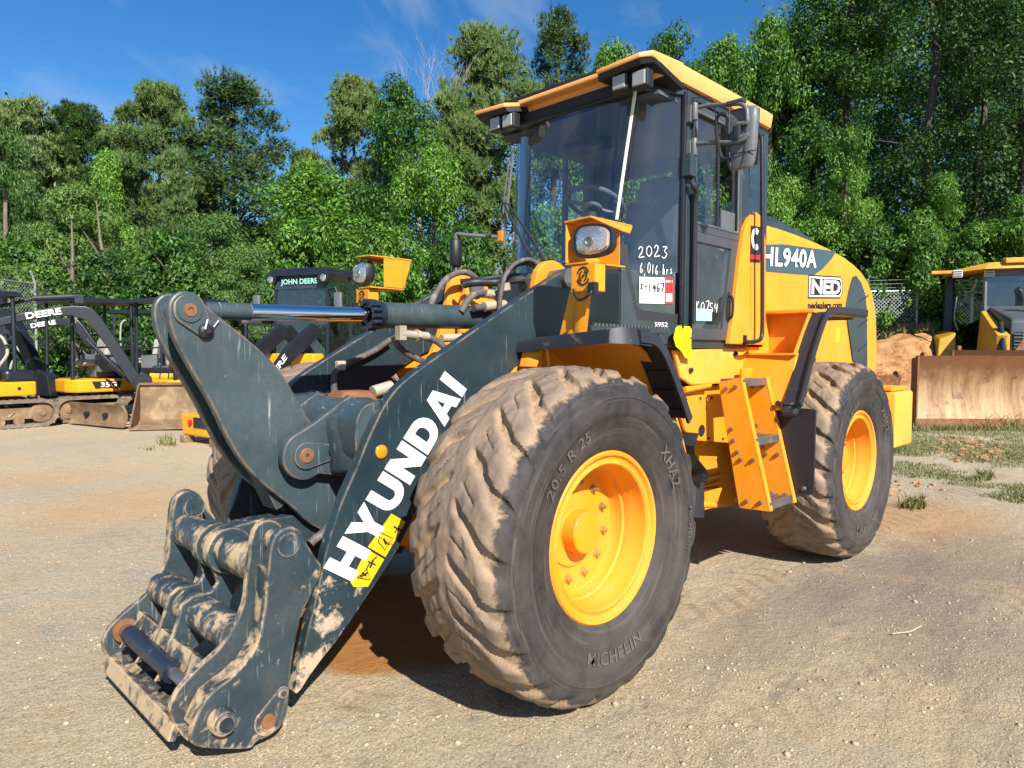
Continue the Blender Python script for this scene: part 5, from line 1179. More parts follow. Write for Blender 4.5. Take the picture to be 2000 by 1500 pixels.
# ---- mini excavators
def mini_excavator():
    T = thing('mini_excavator', '', 'excavator', group='mini excavators parked in a row')
    for s in (1, -1):
        tr = part('track', T)
        ol = [(-.82+.25*cos(R(a)), .26+.25*sin(R(a))) for a in range(90, 271, 20)]+[(.82+.25*cos(R(a)), .26+.25*sin(R(a))) for a in range(-90, 91, 20)]
        il = [(-.82+.19*cos(R(a)), .26+.19*sin(R(a))) for a in range(90, 271, 20)]+[(.82+.19*cos(R(a)), .26+.19*sin(R(a))) for a in range(-90, 91, 20)]
        b = MB(); n = len(ol)
        for i in range(n):
            j = (i+1) % n
            b.hull([(x, y, z) for x, z in (ol[i], ol[j], il[i], il[j]) for y in (.48*s, .78*s)])
        for k in range(40):
            t = k/40*(4*.82+2*pi*.25)
            if t < 1.64: x, z = -.82+t, .51
            elif t < 1.64+pi*.25: a = pi/2-(t-1.64)/.25; x, z = .82+.25*cos(a), .26+.25*sin(a)
            elif t < 3.28+pi*.25: x, z = .82-(t-1.64-pi*.25), .01
            else: a = -pi/2-(t-3.28-pi*.25)/.25; x, z = -.82+.25*cos(a), .26+.25*sin(a)
            b.box((x, .63*s, z), (.035, .31, .03) if .02 < z < .5 and abs(x) > .8 else (.045, .31, .025))
        b.build('belt', 'track', tr)
        for x in (-.82, .82): MB().lathe([(.001, .05), (.06, .05), (.07, .03), (.17, .02), (.19, 0), (.19, -.2)], (x, .70*s, .26), (0, s, 0), 20).build('idler', 'mudsteel', tr)
        b = MB(); ybox(b, -.75, .75, *sorted((.50*s, .70*s)), .16, .36)
        for x in (-.45, -.15, .15, .45): b.cyl((x, .62*s, .12), (x, .74*s, .12), .08, 12)
        b.build('track_frame', 'mudsteel', tr)
    b = MB(); ybox(b, -.6, .6, -.5, .5, .25, .5); b.cyl((0, 0, .48), (0, 0, .60), .42, 24); b.build('undercarriage', 'char', T)
    bl = part('dozer_blade', T)
    MB().loft([[(1.92-.07*sin(pi*k/6), y, .03+.40*k/6) for k in range(7)]+[(1.87-.07*sin(pi*k/6), y, .03+.40*k/6) for k in range(6, -1, -1)] for y in (-.86, .86)]).build('blade_plate', 'mudsteel', bl)
    b = MB()
    for y in (-.3, .3): b.tube([(.5, y, .34), (1.92, y, .22)], .05, 8)
    b.build('blade_arm', 'char', bl)
    b = MB(); ol = [(-.80, -.55), (-.72, -.72), (.20, -.76), (.70, -.74), (.80, -.5), (.80, .5), (.66, .76), (.20, .78), (-.72, .74), (-.80, .55)]
    b.prism([(x, y, .58) for x, y in ol], (0, 0, .26)); b.build('deck', 'yellow_far', T, .03)
    b = MB(); ol = [(-.82, -.5), (-.74, -.72), (-.30, -.74), (-.25, .74), (-.74, .72), (-.82, .5)]
    b.prism([(x, y, .842) for x, y in ol], (0, 0, .20)); b.build('engine_cover', 'char', T, .05)
    # side band and model number
    MB().prism([(-.10, .782, .66), (.36, .784, .66), (.42, .784, .80), (-.14, .782, .80)], (0, .004, 0)).build('model_band', 'blackink', T)
    fit_text('35G', 'model_lettering', 'whiteclean', T, (.26, .79, .68), (-1, 0, 0), (0, 0, 1), .30, .10, .03, .002)
    MB().lathe([(.001, .004), (.03, .004), (.03, 0)], (-.45, .76, .72), (0, 1, 0), 12).build('filler_cap', 'blackink', T)
    cp = part('canopy', T); b = MB()
    for x, y in ((-.45, .60), (-.45, -.62), (.70, .62), (.70, -.62)): b.tube([(x, y, .84), (x*.97, y, 2.38)], .035, 8)
    b.tube([(-.45, .60, 1.5), (.70, .62, 1.45)], .018, 8).tube([(-.45, -.6, 1.6), (-.45, .6, 1.6)], .03, 8); b.build('canopy_post', 'char', cp)
    b = MB(); b.hull([(x, y, z) for x, y, z in ((-.60, -.70, 2.38), (-.60, .70, 2.38), (.92, -.70, 2.36), (.92, .70, 2.36), (-.5, -.6, 2.47), (-.5, .6, 2.47), (.76, -.6, 2.46), (.76, .6, 2.46))]); b.build('canopy_roof', 'char', cp, .02)
    st = part('seat', T); b = MB(); b.box((.10, .0, 1.16), (.46, .48, .13)); b.box((-.14, .0, 1.45), (.13, .46, .54), Matrix.Rotation(R(-9), 3, 'Y')); b.build('cushion', 'seatgrey', st, .04, 2)
    b = MB(); b.box((-.08, 0, .98), (.4, .4, .24)); b.box((-.05, .34, 1.15), (.4, .13, .36)); b.box((-.05, -.36, 1.15), (.4, .13, .36)); b.build('console', 'grey', st, .02)
    b = MB()
    for y in (.34, -.36): b.tube([(.12, y, 1.3), (.15, y, 1.5)], .014, 6).lathe([(.001, .05), (.025, .04), (.03, 0), (.001, -.03)], (.155, y, 1.52), (0, 0, 1), 8)
    b.tube([(.52, .14, .85), (.46, .14, 1.3)], .014, 6).tube([(.52, -.14, .85), (.46, -.14, 1.3)], .014, 6); b.build('lever', 'black', st)
    MB().tube(spline([(.45, .5, 2.2), (.56, .5, 2.1), (.6, .48, 1.7), (.58, .46, 1.3)]), .022, 8).build('pale_pipe', 'seatgrey', cp)
    # swing post, boom, stick, bucket
    bm = part('boom', T)
    xz(MB(), [(.74, .50), (1.05, .52), (1.12, .80), (.98, 1.0), (.80, .9)], -.13, .13).build('swing_post', 'char', bm, .02)
    pts = chaikin([V(p) for p in ((.86, 0, .66), (1.0, 0, .58), (1.12, 0, .68), (1.66, 0, 1.70), (1.96, 0, 2.07), (2.55, 0, 2.03), (3.42, 0, 1.78), (3.50, 0, 1.80), (3.50, 0, 1.88), (3.42, 0, 1.92), (2.55, 0, 2.18), (1.92, 0, 2.26), (1.72, 0, 2.18), (1.38, 0, 1.62))], 1)
    MB().prism([p+V((0, -.10, 0)) for p in pts], (0, .20, 0)).build('boom_arm', 'char', bm, .015)
    fit_text('DEERE', 'lettering', 'whiteclean', bm, (2.80, .104, 1.975), (-1, 0, .2), (.2, 0, 1), .56, .115, .03, .002)
    b = MB(); b.cyl((2.0, 0, 2.42), (2.7, 0, 2.36), .055, 10).cyl((2.7, 0, 2.36), (3.45, 0, 2.12), .03, 8).box((1.98, 0, 2.38), (.14, .1, .16)); b.build('stick_cylinder', 'char', bm)
    b = MB(); b.cyl((1.10, 0, .78), (1.5, 0, 1.18), .06, 10).cyl((1.5, 0, 1.18), (1.88, 0, 1.62), .035, 8); b.build('boom_cylinder', 'char', bm)
    pts = chaikin([V(p) for p in ((3.40, 0, 2.12), (3.54, 0, 2.14), (3.64, 0, 1.85), (3.58, 0, 1.0), (3.52, 0, .48), (3.40, 0, .44), (3.34, 0, .50), (3.36, 0, 1.2), (3.34, 0, 1.7))], 1)
    MB().prism([p+V((0, -.08, 0)) for p in pts], (0, .16, 0)).build('stick', 'char', bm, .012)
    MB().tube(spline([(3.3, .1, 1.7), (3.16, .12, 1.62), (3.10, .12, 1.35), (3.24, .12, 1.1), (3.3, .1, .9)]), .028, 8).build('pale_hose', 'seatgrey', bm)
    bk = part('bucket', T)
    prof = [(3.46, .46), (3.62, .36), (3.60, .16), (3.44, .03), (3.20, .04), (3.06, .20)]; inn = [(3.08, .22), (3.20, .07), (3.42, .065), (3.56, .18), (3.58, .34), (3.45, .42)]
    MB().loft([[(x, y, z) for x, z in prof+inn] for y in (-.26, .26)]).build('bucket_shell', 'mudsteel', bk)
    b = MB()
    for y in (-.27, .25): b.prism([(x, y, z) for x, z in prof], (0, .02, 0))
    b.build('bucket_cheek', 'mudsteel', bk)
    b = MB()
    for k in range(4): b.hull([(3.08, -.24+.16*k, .2), (3.08, -.18+.16*k, .2), (3.10, -.24+.16*k, .23), (3.10, -.18+.16*k, .23), (2.98, -.21+.16*k, .30)])
    b.build('tooth', 'steel', bk)
    return T
ex = mini_excavator()
spots = ((366, 16.6, .87, .50, 'mini excavator at the right end of the row, its lettered boom swung left'),
         (190, 17.6, .80, .60, 'middle mini excavator standing behind the long lettered boom'),
         (-50, 16.6, .80, .60, 'mini excavator at the left end of the row, cut off by the picture edge'),
         (300, 21.5, .10, .99, 'far mini excavator standing behind the front row at the fence'))
for i, (px, d, a, s, lab) in enumerate(spots):
    o = ex if i == 0 else copy_tree(ex); l, rz = face(px, d, a, s); o.location = l; o.rotation_euler = (0, 0, rz); o['label'] = lab; o.scale = (1.04, 1.04, 1.04)
    for ch in o.children:      # the booms stand swung out towards the yard
        if ch.name.split('.')[0] in ('boom', 'bucket'):
            m = Matrix.Translation((.86, 0, 0)) @ Matrix.Rotation(R((-33, -66, -55, 10)[i]), 4, 'Z') @ Matrix.Translation((-.86, 0, 0)); ch.location = m.to_translation(); ch.rotation_euler = m.to_euler()
M['cheek'] = paint('brown_bucket_steel', (.16, .085, .045), .75, var=.3, dust=.25, dcol=(.36, .23, .12), dscale=5, chip=.15)
# ---- wheel loader with a cab behind the tilt lever
def cab_loader():
    T = thing('compact_wheel_loader', 'small yellow and black wheel loader with lit cab lettering, half hidden behind the tilt lever', 'wheel loader')
    cb = part('cab', T); b = MB()
    for x, y in ((.60, .66), (.60, -.66), (-.75, .68), (-.75, -.68), (-.15, .69), (-.15, -.69)): b.tube([(x, y, 1.15), (x-.04, y*.97, 3.0)], .04, 6)
    ybox(b, -.8, .62, -.70, .70, 1.0, 1.30); b.build('cab_frame', 'char', cb)
    b = MB(); b.hull([(x, y, z) for x, y, z in ((.70, -.74, 3.0), (.70, .74, 3.0), (-.9, -.74, 3.0), (-.9, .74, 3.0), (.62, -.66, 3.16), (.62, .66, 3.16), (-.8, -.66, 3.16), (-.8, .66, 3.16))]); b.build('cab_roof', 'char', cb, .02)
    MB().prism([(.62, -.62, 1.32), (.62, .62, 1.32), (.57, .60, 2.74), (.57, -.60, 2.74)], (-.01, 0, 0)).build('windscreen', 'glassfar', cb)
    MB().prism([(.60, -.62, 2.74), (.60, .62, 2.74), (.59, .62, 3.0), (.59, -.62, 3.0)], (-.02, 0, 0)).build('sun_band', 'cabteal', cb)
    fit_text('JOHN DEERE', 'lettering', M['mint'], cb, (.625, -.46, 2.80), (0, 1, 0), (0, 0, 1), .92, .14, .02, .004)
    for s in (1, -1):
        MB().prism([(.55, .69*s, 1.35), (-.12, .69*s, 1.35), (-.14, .675*s, 2.92), (.54, .675*s, 2.92)], (0, -.01*s, 0)).build('side_window', 'glassfar', cb)
        MB().prism([(-.20, .69*s, 1.35), (-.72, .69*s, 1.35), (-.74, .675*s, 2.92), (-.20, .675*s, 2.92)], (0, -.01*s, 0)).build('side_window', 'glassfar', cb)
        hl = part('headlight', T); b = MB(); b.hull([(x, y, z) for x, y, z in ((.72, .52*s, 3.04), (.72, .80*s, 3.04), (.72, .56*s, 2.84), (.72, .76*s, 2.84), (.56, .52*s, 3.06), (.56, .80*s, 3.06))]); b.build('lamp_body', 'black', hl)
        MB().lathe([(.001, .02), (.06, .012), (.075, 0)], (.722, .66*s, 2.93), (1, 0, 0), 16).build('lens', 'lens', hl)
        mr = part('mirror', T); b = MB(); b.tube([(.6, .7*s, 2.7), (.72, .95*s, 2.72), (.72, 1.02*s, 2.6)], .018, 6); b.build('mirror_arm', 'black', mr)
        b = MB(); b.box((.72, 1.02*s, 2.42), (.08, .18, .42)); b.build('mirror_shell', 'grey', mr, .035, 3)
    b = MB(); b.box((-.35, 0, 1.75), (.46, .48, .14)); b.box((-.62, 0, 2.15), (.14, .46, .7)); b.build('seat', 'seat', cb, .03)
    b = MB(); b.tube([(.0+.0, .17*cos(2*pi*k/20), 2.05+.17*sin(2*pi*k/20)) for k in range(21)], .018, 6).tube([(0, 0, 2.05), (.3, 0, 1.4)], .04, 6); b.build('steering_wheel', 'trim', cb)
    MB().box((.1, .0, 1.4), (.6, 1.2, .2)).build('dashboard', 'dark', cb)
    b = MB(); ybox(b, -2.4, -.8, -.72, .72, .9, 1.75); b.build('engine_hood', 'yellow_far', T, .08, 3)
    b = MB(); ybox(b, -.9, 1.6, -.42, .42, .55, 1.1); b.build('frame', 'yellow_far', T, .04)
    b = MB(); ybox(b, .60, .95, -.60, .60, 1.0, 1.42); b.build('front_cowl', 'yellow_far', T, .05, 3)
    for x in (1.15, -1.25):
        for s in (1, -1):
            w = part('wheel', T); pr = [(.28, -.2), (.50, -.23), (.585, -.20), (.60, -.12), (.60, .12), (.585, .20), (.50, .23), (.28, .2)]
            b = MB().lathe(pr, (x, .82*s, .60), (0, 1, 0), 40)
            for k in range(20):
                a = 2*pi*k/20
                for q in (1, -1):
                    a2 = a+(.157 if q < 0 else 0); c = V((x+.60*cos(a2), .82*s+.10*q, .60+.60*sin(a2)))
                    b.box(c, (.06, .22, .075), Matrix.Rotation(-a2, 3, 'Y') @ Matrix.Rotation(.6*q, 3, 'X'))
            b.build('tyre', 'track', w); MB().lathe([(.29, .12), (.27, .18), (.2, .08), (.001, .06)], (x, .82*s, .60), (0, s, 0), 24).build('rim', 'yellow_far', w)
    for s in (1, -1):
        ar = part('lift_arm', T)
        xz(MB(), [(.55, 1.95), (.75, 2.02), (1.5, 1.55), (2.45, .62), (2.55, .42), (2.35, .36), (2.2, .55), (1.4, 1.25), (.6, 1.75)], .40*s-.05, .40*s+.05).build('arm_plate', 'char', ar, .01)
        xz(MB(), [(.75, 1.97), (1.45, 1.53), (2.35, .66), (2.2, .62), (1.4, 1.38), (.72, 1.82)], .40*s-.058, .40*s-.052).build('arm_band', 'yellow_far', ar)
        fit_text('DEERE', 'lettering', 'whiteclean', ar, V((2.1, .40*s+.06*s, .82)) if s > 0 else V((1.3, .40*s+.06*s, 1.5)), V((-.8*s, 0, .75*s)), V((.7, 0, .75)), .75, .12, .03, .003)
    l, rz = face(624, 15.4, .93, .38); T.location = l; T.rotation_euler = (0, 0, rz)
    l, rz = face(336, 14.7, .96, -.28)
    bk = thing('loader_bucket', 'mud caked loader bucket with its open mouth forward, between the excavators and the tilt lever', 'bucket', l, rz)
    bk.scale = (.86, .86, .86)
    prof = [(-.5, .95), (-.52, .45), (-.4, .12), (-.1, .03), (.5, .02)]; inn = [(.5, .05), (-.1, .07), (-.36, .16), (-.46, .45), (-.44, .93)]
    MB().loft([[(x, y, z) for x, z in prof+inn] for y in (-.74, .62)]).build('bucket_shell', 'mudsteel', bk)
    for y in (-.76, .62): MB().prism([(x, y, z) for x, z in ((-.5, .97), (-.54, .45), (-.42, .10), (-.1, .0), (.5, .0), (.5, .08), (-.38, .97))], (0, .03, 0)).build('bucket_cheek', 'cheek', bk)
    MB().box((-.45, -.06, .96), (.14, 1.36, .05)).build('top_rail', 'cheek', bk)
cab_loader()
# ---- low yellow machine end between the bucket and the tilt lever
def bumper():
    l, rz = face(384, 11.9, .80, .60)
    T = thing('machine_bumper', 'low yellow machine end with red lamp and lugged tyre, half behind the tilt lever', 'bumper', l, rz)
    b = MB(); b.hull([(x, y, z) for x, y, z in ((0, -.46, .12), (0, .7, .12), (0, -.50, .46), (0, .7, .46), (-.4, -.46, .12), (-.4, .7, .12), (-.4, -.50, .46), (-.4, .7, .46))]); b.build('block', 'yellow_far', T, .03)
    ybox(MB(), .0, .012, -.10, .62, .26, .42).build('recess', 'black', T); MB().lathe([(.001, .03), (.05, .02), (.055, 0)], (.002, -.20, .33), (1, 0, 0), 16).build('red_lamp', 'redlamp', T)
    for y in (-.36, .5): ybox(MB(), -.12, .06, y-.07, y+.07, .0, .12).build('foot', 'mudsteel', T, .01)
    ybox(MB(), -.5, -.38, -.2, .6, .1, .8).build('mast', 'char', T)
    w = part('wheel', T); b = MB().lathe([(.28, -.16), (.46, -.18), (.52, -.14), (.53, 0), (.52, .14), (.46, .18), (.28, .16)], (-1.9, .10, .54), (0, 1, 0), 36)
    for k in range(18):
        a = 2*pi*k/18
        for q in (1, -1):
            a2 = a+(.17 if q < 0 else 0); b.box((-1.9+.53*cos(a2), .10+.08*q, .54+.53*sin(a2)), (.06, .19, .06), Matrix.Rotation(-a2, 3, 'Y') @ Matrix.Rotation(.6*q, 3, 'X'))
    b.build('tyre', 'track', w)
bumper()
# ---- skid steer with a mesh cage, seen between lever and cylinder rod
def skid():
    l, rz = face(520, 17.2, .4, .9)
    T = thing('skid_steer', 'small yellow skid steer with a mesh cage and round lamp, behind the chrome rod', 'skid steer', l, rz)
    b = MB(); ybox(b, -1.2, .6, -.8, .8, .5, 1.35); b.build('body', 'yellow_far', T, .06, 2)
    b = MB()
    for k in range(9): b.tube([(-.6+.13*k, .62, 1.3), (-.6+.13*k, .62, 2.1)], .009, 4); b.tube([(-.6, .62, 1.3+.09*k), (.44, .62, 1.3+.09*k)], .009, 4)
    b.build('side_mesh', 'char', T)
    b = MB()
    for x in (-.62, .46):
        for y in (.62, -.62): b.tube([(x, y, 1.2), (x, y, 2.1)], .04, 6)
    ybox(b, -.7, .55, -.68, .68, 2.08, 2.16); b.build('cage', 'char', T)
    for s in (1, -1):
        w = part('wheel', T); MB().lathe([(.2, -.14), (.40, -.15), (.42, 0), (.40, .15), (.2, .14)], (.45, .85*s, .42), (0, 1, 0), 24).build('tyre', 'track', w)
        w = part('wheel', T); MB().lathe([(.2, -.14), (.40, -.15), (.42, 0), (.40, .15), (.2, .14)], (-.75, .85*s, .42), (0, 1, 0), 24).build('tyre', 'track', w)
        xz(MB(), [(-1.2, 1.5), (.9, 1.45), (1.2, .5), (1.05, .5), (.8, 1.28), (-1.2, 1.3)], .72*s, .80*s).build('lift_arm', 'char', T)
    MB().lathe([(.001, .03), (.07, .02), (.09, 0), (.08, -.08)], (.5, .5, 1.62), (1, .3, 0), 16).build('lamp', 'lens', T)
    b = MB(); b.box((-.2, 0, 1.55), (.4, .4, .12)).box((-.4, 0, 1.8), (.1, .4, .45)); b.build('seat', 'seat', T, .03)
skid()
# ---- bulldozer on the right
def dozer():
    l, rz = face(2024, 20.6, .93, .36)
    T = thing('bulldozer', 'weathered yellow bulldozer with dark grey hood and a white deer badge', 'bulldozer', l, rz); T.scale = (1.1, 1.1, 1.1)
    bl = part('blade', T); W = 1.92; prof = []
    for k in range(9):
        t = k/8; prof.append((1.75-.14*sin(pi*t)+.05*t, .22+1.18*t))
    back = [(x-.06, z) for x, z in prof[::-1]]
    MB().loft([[(x, y, z) for x, z in prof+back] for y in (-W, W)]).build('mouldboard', 'bladesteel', bl, smooth=40)
    MB().box((1.80, 0, .14), (.05, 2*W, .20), Matrix.Rotation(R(-8), 3, 'Y')).build('cutting_edge', 'rust', bl, .006)
    b = MB()
    for y in (-W, W): b.prism([(1.66, y-.015, .08), (1.84, y-.015, .08), (1.86, y-.015, 1.40), (1.62, y-.015, 1.36)], (0, .03, 0))
    for y in (-W+.12, W-.12): b.prism(circ((1.74, y-.03, 1.42), .07, 'Y', 12), (0, .06, 0))
    b.build('blade_ear', 'rust', bl)
    MB().prism([(1.74, -.85, 1.40), (1.74, .85, 1.40), (1.70, .72, 1.62), (1.70, -.72, 1.62)], (-.04, 0, 0)).build('spill_guard', 'rust', bl)
    b = MB()
    for y in (-1.15, 1.15): b.hull([(x, y+s, z) for x, z in ((1.7, .3), (1.7, .6), (-1.8, .45), (-1.8, .7)) for s in (-.1, .1)])
    b.build('push_arm', 'mudsteel', bl)
    for s in (1, -1):
        tr = part('track', T); ol = [(-3.1+.42*cos(R(a)), .46+.42*sin(R(a))) for a in range(90, 271, 20)]+[(.2+.42*cos(R(a)), .46+.42*sin(R(a))) for a in range(-90, 91, 20)]
        MB().prism([(x, .72*s, z) for x, z in ol], (0, .52*s, 0)).build('belt', 'track', tr, .02)
        MB().lathe([(.001, .03), (.3, .03), (.34, 0)], (.2, 1.245*s, .46), (0, s, 0), 20).build('idler', 'rust', tr)
    b = MB(); b.hull([(x, y, z) for x, y, z in ((.1, -.52, 1.3), (.1, .52, 1.3), (.02, -.50, 2.02), (.02, .50, 2.02), (-.05, -.46, 2.10), (-.05, .46, 2.10), (-1.6, -.54, 2.45), (-1.6, .54, 2.45), (-1.6, -.56, 1.2), (-1.6, .56, 1.2))]); b.build('hood', 'hoodgrey', T, .03, 3)
    b = MB(); ybox(b, -.5, .12, -.78, -.53, .9, 1.75); ybox(b, -.5, .12, .53, .78, .9, 1.75); b.hull([(x, y, z) for y0 in (-1,) for x, y, z in ((.12, -.78, 1.75), (.12, -.54, 1.75), (-1.6, -.70, 2.35), (-1.6, -.55, 2.35), (-1.6, -.78, 1.2), (.12, -.78, 1.2))]); b.hull([(x, y, z) for x, y, z in ((.12, .78, 1.75), (.12, .54, 1.75), (-1.6, .70, 2.35), (-1.6, .55, 2.35), (-1.6, .78, 1.2), (.12, .78, 1.2))]); b.build('side_panel', 'yellow_dozer', T, .02)
    ybox(MB(), .09, .11, -.46, .46, 1.25, 1.80).build('grille_back', 'dark', T); b = MB()
    for k in range(7): ybox(b, .115, .135, -.46, .46, 1.29+.075*k, 1.315+.075*k)
    for y in (-.30, -.1, .1, .3): ybox(b, .112, .128, y-.008, y+.008, 1.27, 1.80)
    b.build('grille', 'grey', T)
    eb = MB().prism([(.075, y, z) for y, z in ((-.09, 1.86), (.09, 1.86), (.11, 1.88), (.11, 1.98), (.09, 2.0), (-.09, 2.0), (-.11, 1.98), (-.11, 1.88))], (.012, 0, 0)).build('badge', 'whiteclean', T)
    MB().prism([(.09, y, z) for y, z in ((-.10, 1.875), (.10, 1.875), (.10, 1.985), (-.10, 1.985))], (.002, 0, 0)).build('badge_field', 'blackink', eb)
    d = [(-.085, 1.93), (-.04, 1.935), (.02, 1.93), (.05, 1.955), (.045, 1.975), (.07, 1.96), (.085, 1.945), (.06, 1.935), (.04, 1.91), (.075, 1.90), (.03, 1.90), (.0, 1.915), (-.05, 1.91), (-.085, 1.885), (-.06, 1.915)]
    MB().prism([(.093, y, z) for y, z in d], (.002, 0, 0)).build('badge_figure', 'whiteclean', eb)
    b = MB(); b.cyl((-.55, .36, 2.2), (-.55, .36, 2.80), .09, 16).tube([(-.55, .36, 2.80), (-.53, .36, 2.92), (-.44, .36, 3.0)], .085, 16); b.build('exhaust_stack', 'galv', T)
    MB().cyl((-.45, .36, 2.99), (-.41, .36, 3.03), .088, 16).build('stack_mouth', 'rust', T)
    cb = part('cab', T); b = MB()
    for y in (-.62, .62): b.tube([(-1.62, y, 2.2), (-1.66, y, 3.25)], .05, 6)
    ybox(b, -1.70, -1.60, -.64, .64, 2.15, 2.45); ybox(b, -1.7, -1.62, -.64, .64, 3.18, 3.3); b.build('cab_frame', 'grey', cb)
    MB().prism([(-1.63, -.60, 2.45), (-1.63, .60, 2.45), (-1.66, .60, 3.18), (-1.66, -.60, 3.18)], (-.01, 0, 0)).build('windscreen', 'glassfar', cb)
    for s in (1, -1): MB().prism([(-1.7, .64*s, 2.2), (-2.7, 1.05*s, 1.9), (-2.7, 1.05*s, 3.2), (-1.7, .64*s, 3.2)], (0, -.01*s, 0)).build('door_glass', 'glassfar', cb)
    b = MB()
    for s in (1, -1): MB().hull([(x, y*s, z) for x, y, z in ((-2.75, 1.08, 1.3), (-2.75, 1.28, 1.3), (-2.98, 1.08, 1.3), (-2.98, 1.28, 1.3), (-2.78, 1.02, 3.3), (-2.78, 1.20, 3.3), (-3.0, 1.02, 3.3), (-3.0, 1.20, 3.3))]).build('rollover_post', 'char', cb, .01)
    b = MB(); b.hull([(x, y, z) for x, y, z in ((-1.35, -.70, 3.32), (-1.35, .70, 3.32), (-1.8, -1.25, 3.30), (-1.8, 1.25, 3.30), (-3.3, -1.25, 3.30), (-3.3, 1.25, 3.30), (-1.45, -.6, 3.48), (-1.45, .6, 3.48), (-3.2, -1.1, 3.48), (-3.2, 1.1, 3.48))]); ybox(b, -1.7, -1.32, -.30, .22, 3.44, 3.56); ybox(b, -1.9, -1.6, -1.75, -1.3, 3.26, 3.34); b.build('canopy_roof', 'yellow_dozer', cb, .015)
    for y in (-1.2, -.55, .5, 1.2): 
        lp = part('work_lamp', T); ybox(MB(), -1.66, -1.56, y-.1, y+.1, 3.16, 3.34).build('lamp_body', 'plate', lp, .02)
        b = MB()
        for k in range(3): ybox(b, -1.56, -1.55, y-.08, y+.08, 3.19+.05*k, 3.21+.05*k)
        b.build('lamp_grid', 'char', lp)
    b = MB()
    for s in (1, -1): ybox(b, -3.3, -1.7, *sorted((.70*s, 1.25*s)), .98, 1.25); b.hull([(x, y*s, z) for x, y, z in ((-1.75, 1.15, 1.2), (-1.75, 1.55, 1.2), (-2.9, 1.15, 1.2), (-2.9, 1.55, 1.2), (-1.85, 1.15, 1.85), (-1.85, 1.5, 1.7), (-2.9, 1.15, 1.95), (-2.9, 1.5, 1.85))])
    b.build('side_tank', 'yellow_dozer', T, .03)
    b = MB()
    for s in (1, -1): MB().tube(spline([(-1.9, 1.1*s, 1.9), (-1.85, 1.2*s, 2.2), (-1.9, 1.15*s, 2.7), (-2.2, 1.1*s, 2.8)]), .022, 6).build('grab_rail', 'black', T)
    b = MB(); b.box((-2.3, 0, 2.2), (.5, .5, .15)).box((-2.55, 0, 2.55), (.14, .5, .6)); b.build('seat', 'seat', T, .03)
    b = MB(); b.cyl((-.2, .64, 2.0), (.5, .70, 1.1), .06, 10); b.cyl((-.2, -.64, 2.0), (.5, -.70, 1.1), .06, 10); b.cyl((.5, .70, 1.1), (1.6, .75, .8), .035, 8); b.cyl((.5, -.70, 1.1), (1.6, -.75, .8), .035, 8); b.build('lift_cylinder', 'char', T)
def bladesteel():
    t = NT('rust_streaked_blade'); co = t.co(); z = t.n('ShaderNodeSeparateXYZ'); t.l(co, z.inputs[0])
    mp = t.n('ShaderNodeMapping'); mp.inputs['Scale'].default_value = (1, 5, .7); t.l(co, mp.inputs[0]); st = t.noise(mp.outputs[0], 1.4, 8, .7, .3); n = t.noise(co, 3.2, 8, .7, .5); nf = t.noise(co, 18, 7, .75)
    c = t.mix(t.ramp(st, [(.36, 0.), (.60, 1.)]), (.21, .105, .045), (.36, .24, .12))
    c = t.mix(t.ramp(t.math('ADD', t.math('MULTIPLY', z.outputs[2], .55), t.math('MULTIPLY', n, .5)), [(.72, 0.), (.92, .9)]), c, t.mix(nf, (.09, .030, .012), (.24, .10, .04)))
    c = t.mix(t.ramp(n, [(.56, 0.), (.68, .7)]), c, (.13, .048, .016)); c = t.mix(t.ramp(nf, [(.58, 0.), (.70, .7)]), c, (.07, .028, .012))
    b = t.bsdf(Base_Color=c, Roughness=.55, Metallic=.25); t.bump(b, nf, .3, .006); return t.m
M['bladesteel'] = bladesteel()
M['hoodgrey'] = paint('dusty_grey_hood', (.075, .080, .088), .4, var=.12, dust=.15, dcol=(.3, .22, .15))
dozer()
def front_blade():
    q = atZ(1786, 836); dep = (q-CP).dot(FW); f2 = V((FW.x, FW.y, 0)).normalized(); r2 = V((RT.x, RT.y, 0)).normalized()
    T = thing('dozer_blade', 'wide rust streaked dozer blade standing on the grass in front of the bulldozer', 'blade', (q.x, q.y, 0), math.atan2(-f2.y, -f2.x)); W = 3.5
    prof = [(-.14*sin(pi*k/8)+.05*k/8, .16+1.26*k/8) for k in range(9)]; back = [(x-.06, z) for x, z in prof[::-1]]
    MB().loft([[(x, y, z) for x, z in prof+back] for y in (0, W)]).build('mouldboard', 'bladesteel', T, smooth=40)
    for k in range(4): MB().box((.045, W*(k+.5)/4, .09), (.04, W/4-.006, .20), Matrix.Rotation(R(-8), 3, 'Y')).build('cutting_edge', 'rust', T, .005)
    for y in (0, W): MB().prism([(-.12, y-.015, .06), (.06, y-.015, .06), (.08, y-.015, 1.40), (-.14, y-.015, 1.36)], (0, .03, 0)).build('end_plate', 'rust', T)
    MB().prism(circ((-.02, .12, 1.42), .07, 'Y', 12), (0, .06, 0)).build('lifting_eye', 'rust', T)
    b = MB()
    for y in (.9, 2.6): b.hull([(x, y+s, z) for x, z in ((-.1, .3), (-.1, .7), (-1.0, .2), (-1.0, .4)) for s in (-.1, .1)])
    b.build('back_brace', 'mudsteel', T)
front_blade()
l, rz = face(1728, 16.8, .9, -.3)
T = thing('spare_blade', 'small rusty bucket end with a lifting eye, on the ground left of the bulldozer blade', 'bucket', l, rz)
b = MB(); b.loft([[(x, y, z) for x, z in ((.1, .1), (.0, .5), (.12, 1.0), (.06, 1.0), (-.06, .5), (.04, .1))] for y in (-.9, .32)]); b.build('blade_plate', 'rust', T)
MB().prism(circ((.08, .20, 1.02), .07, 'Y', 12), (0, .05, 0)).build('eye', 'rust', T)
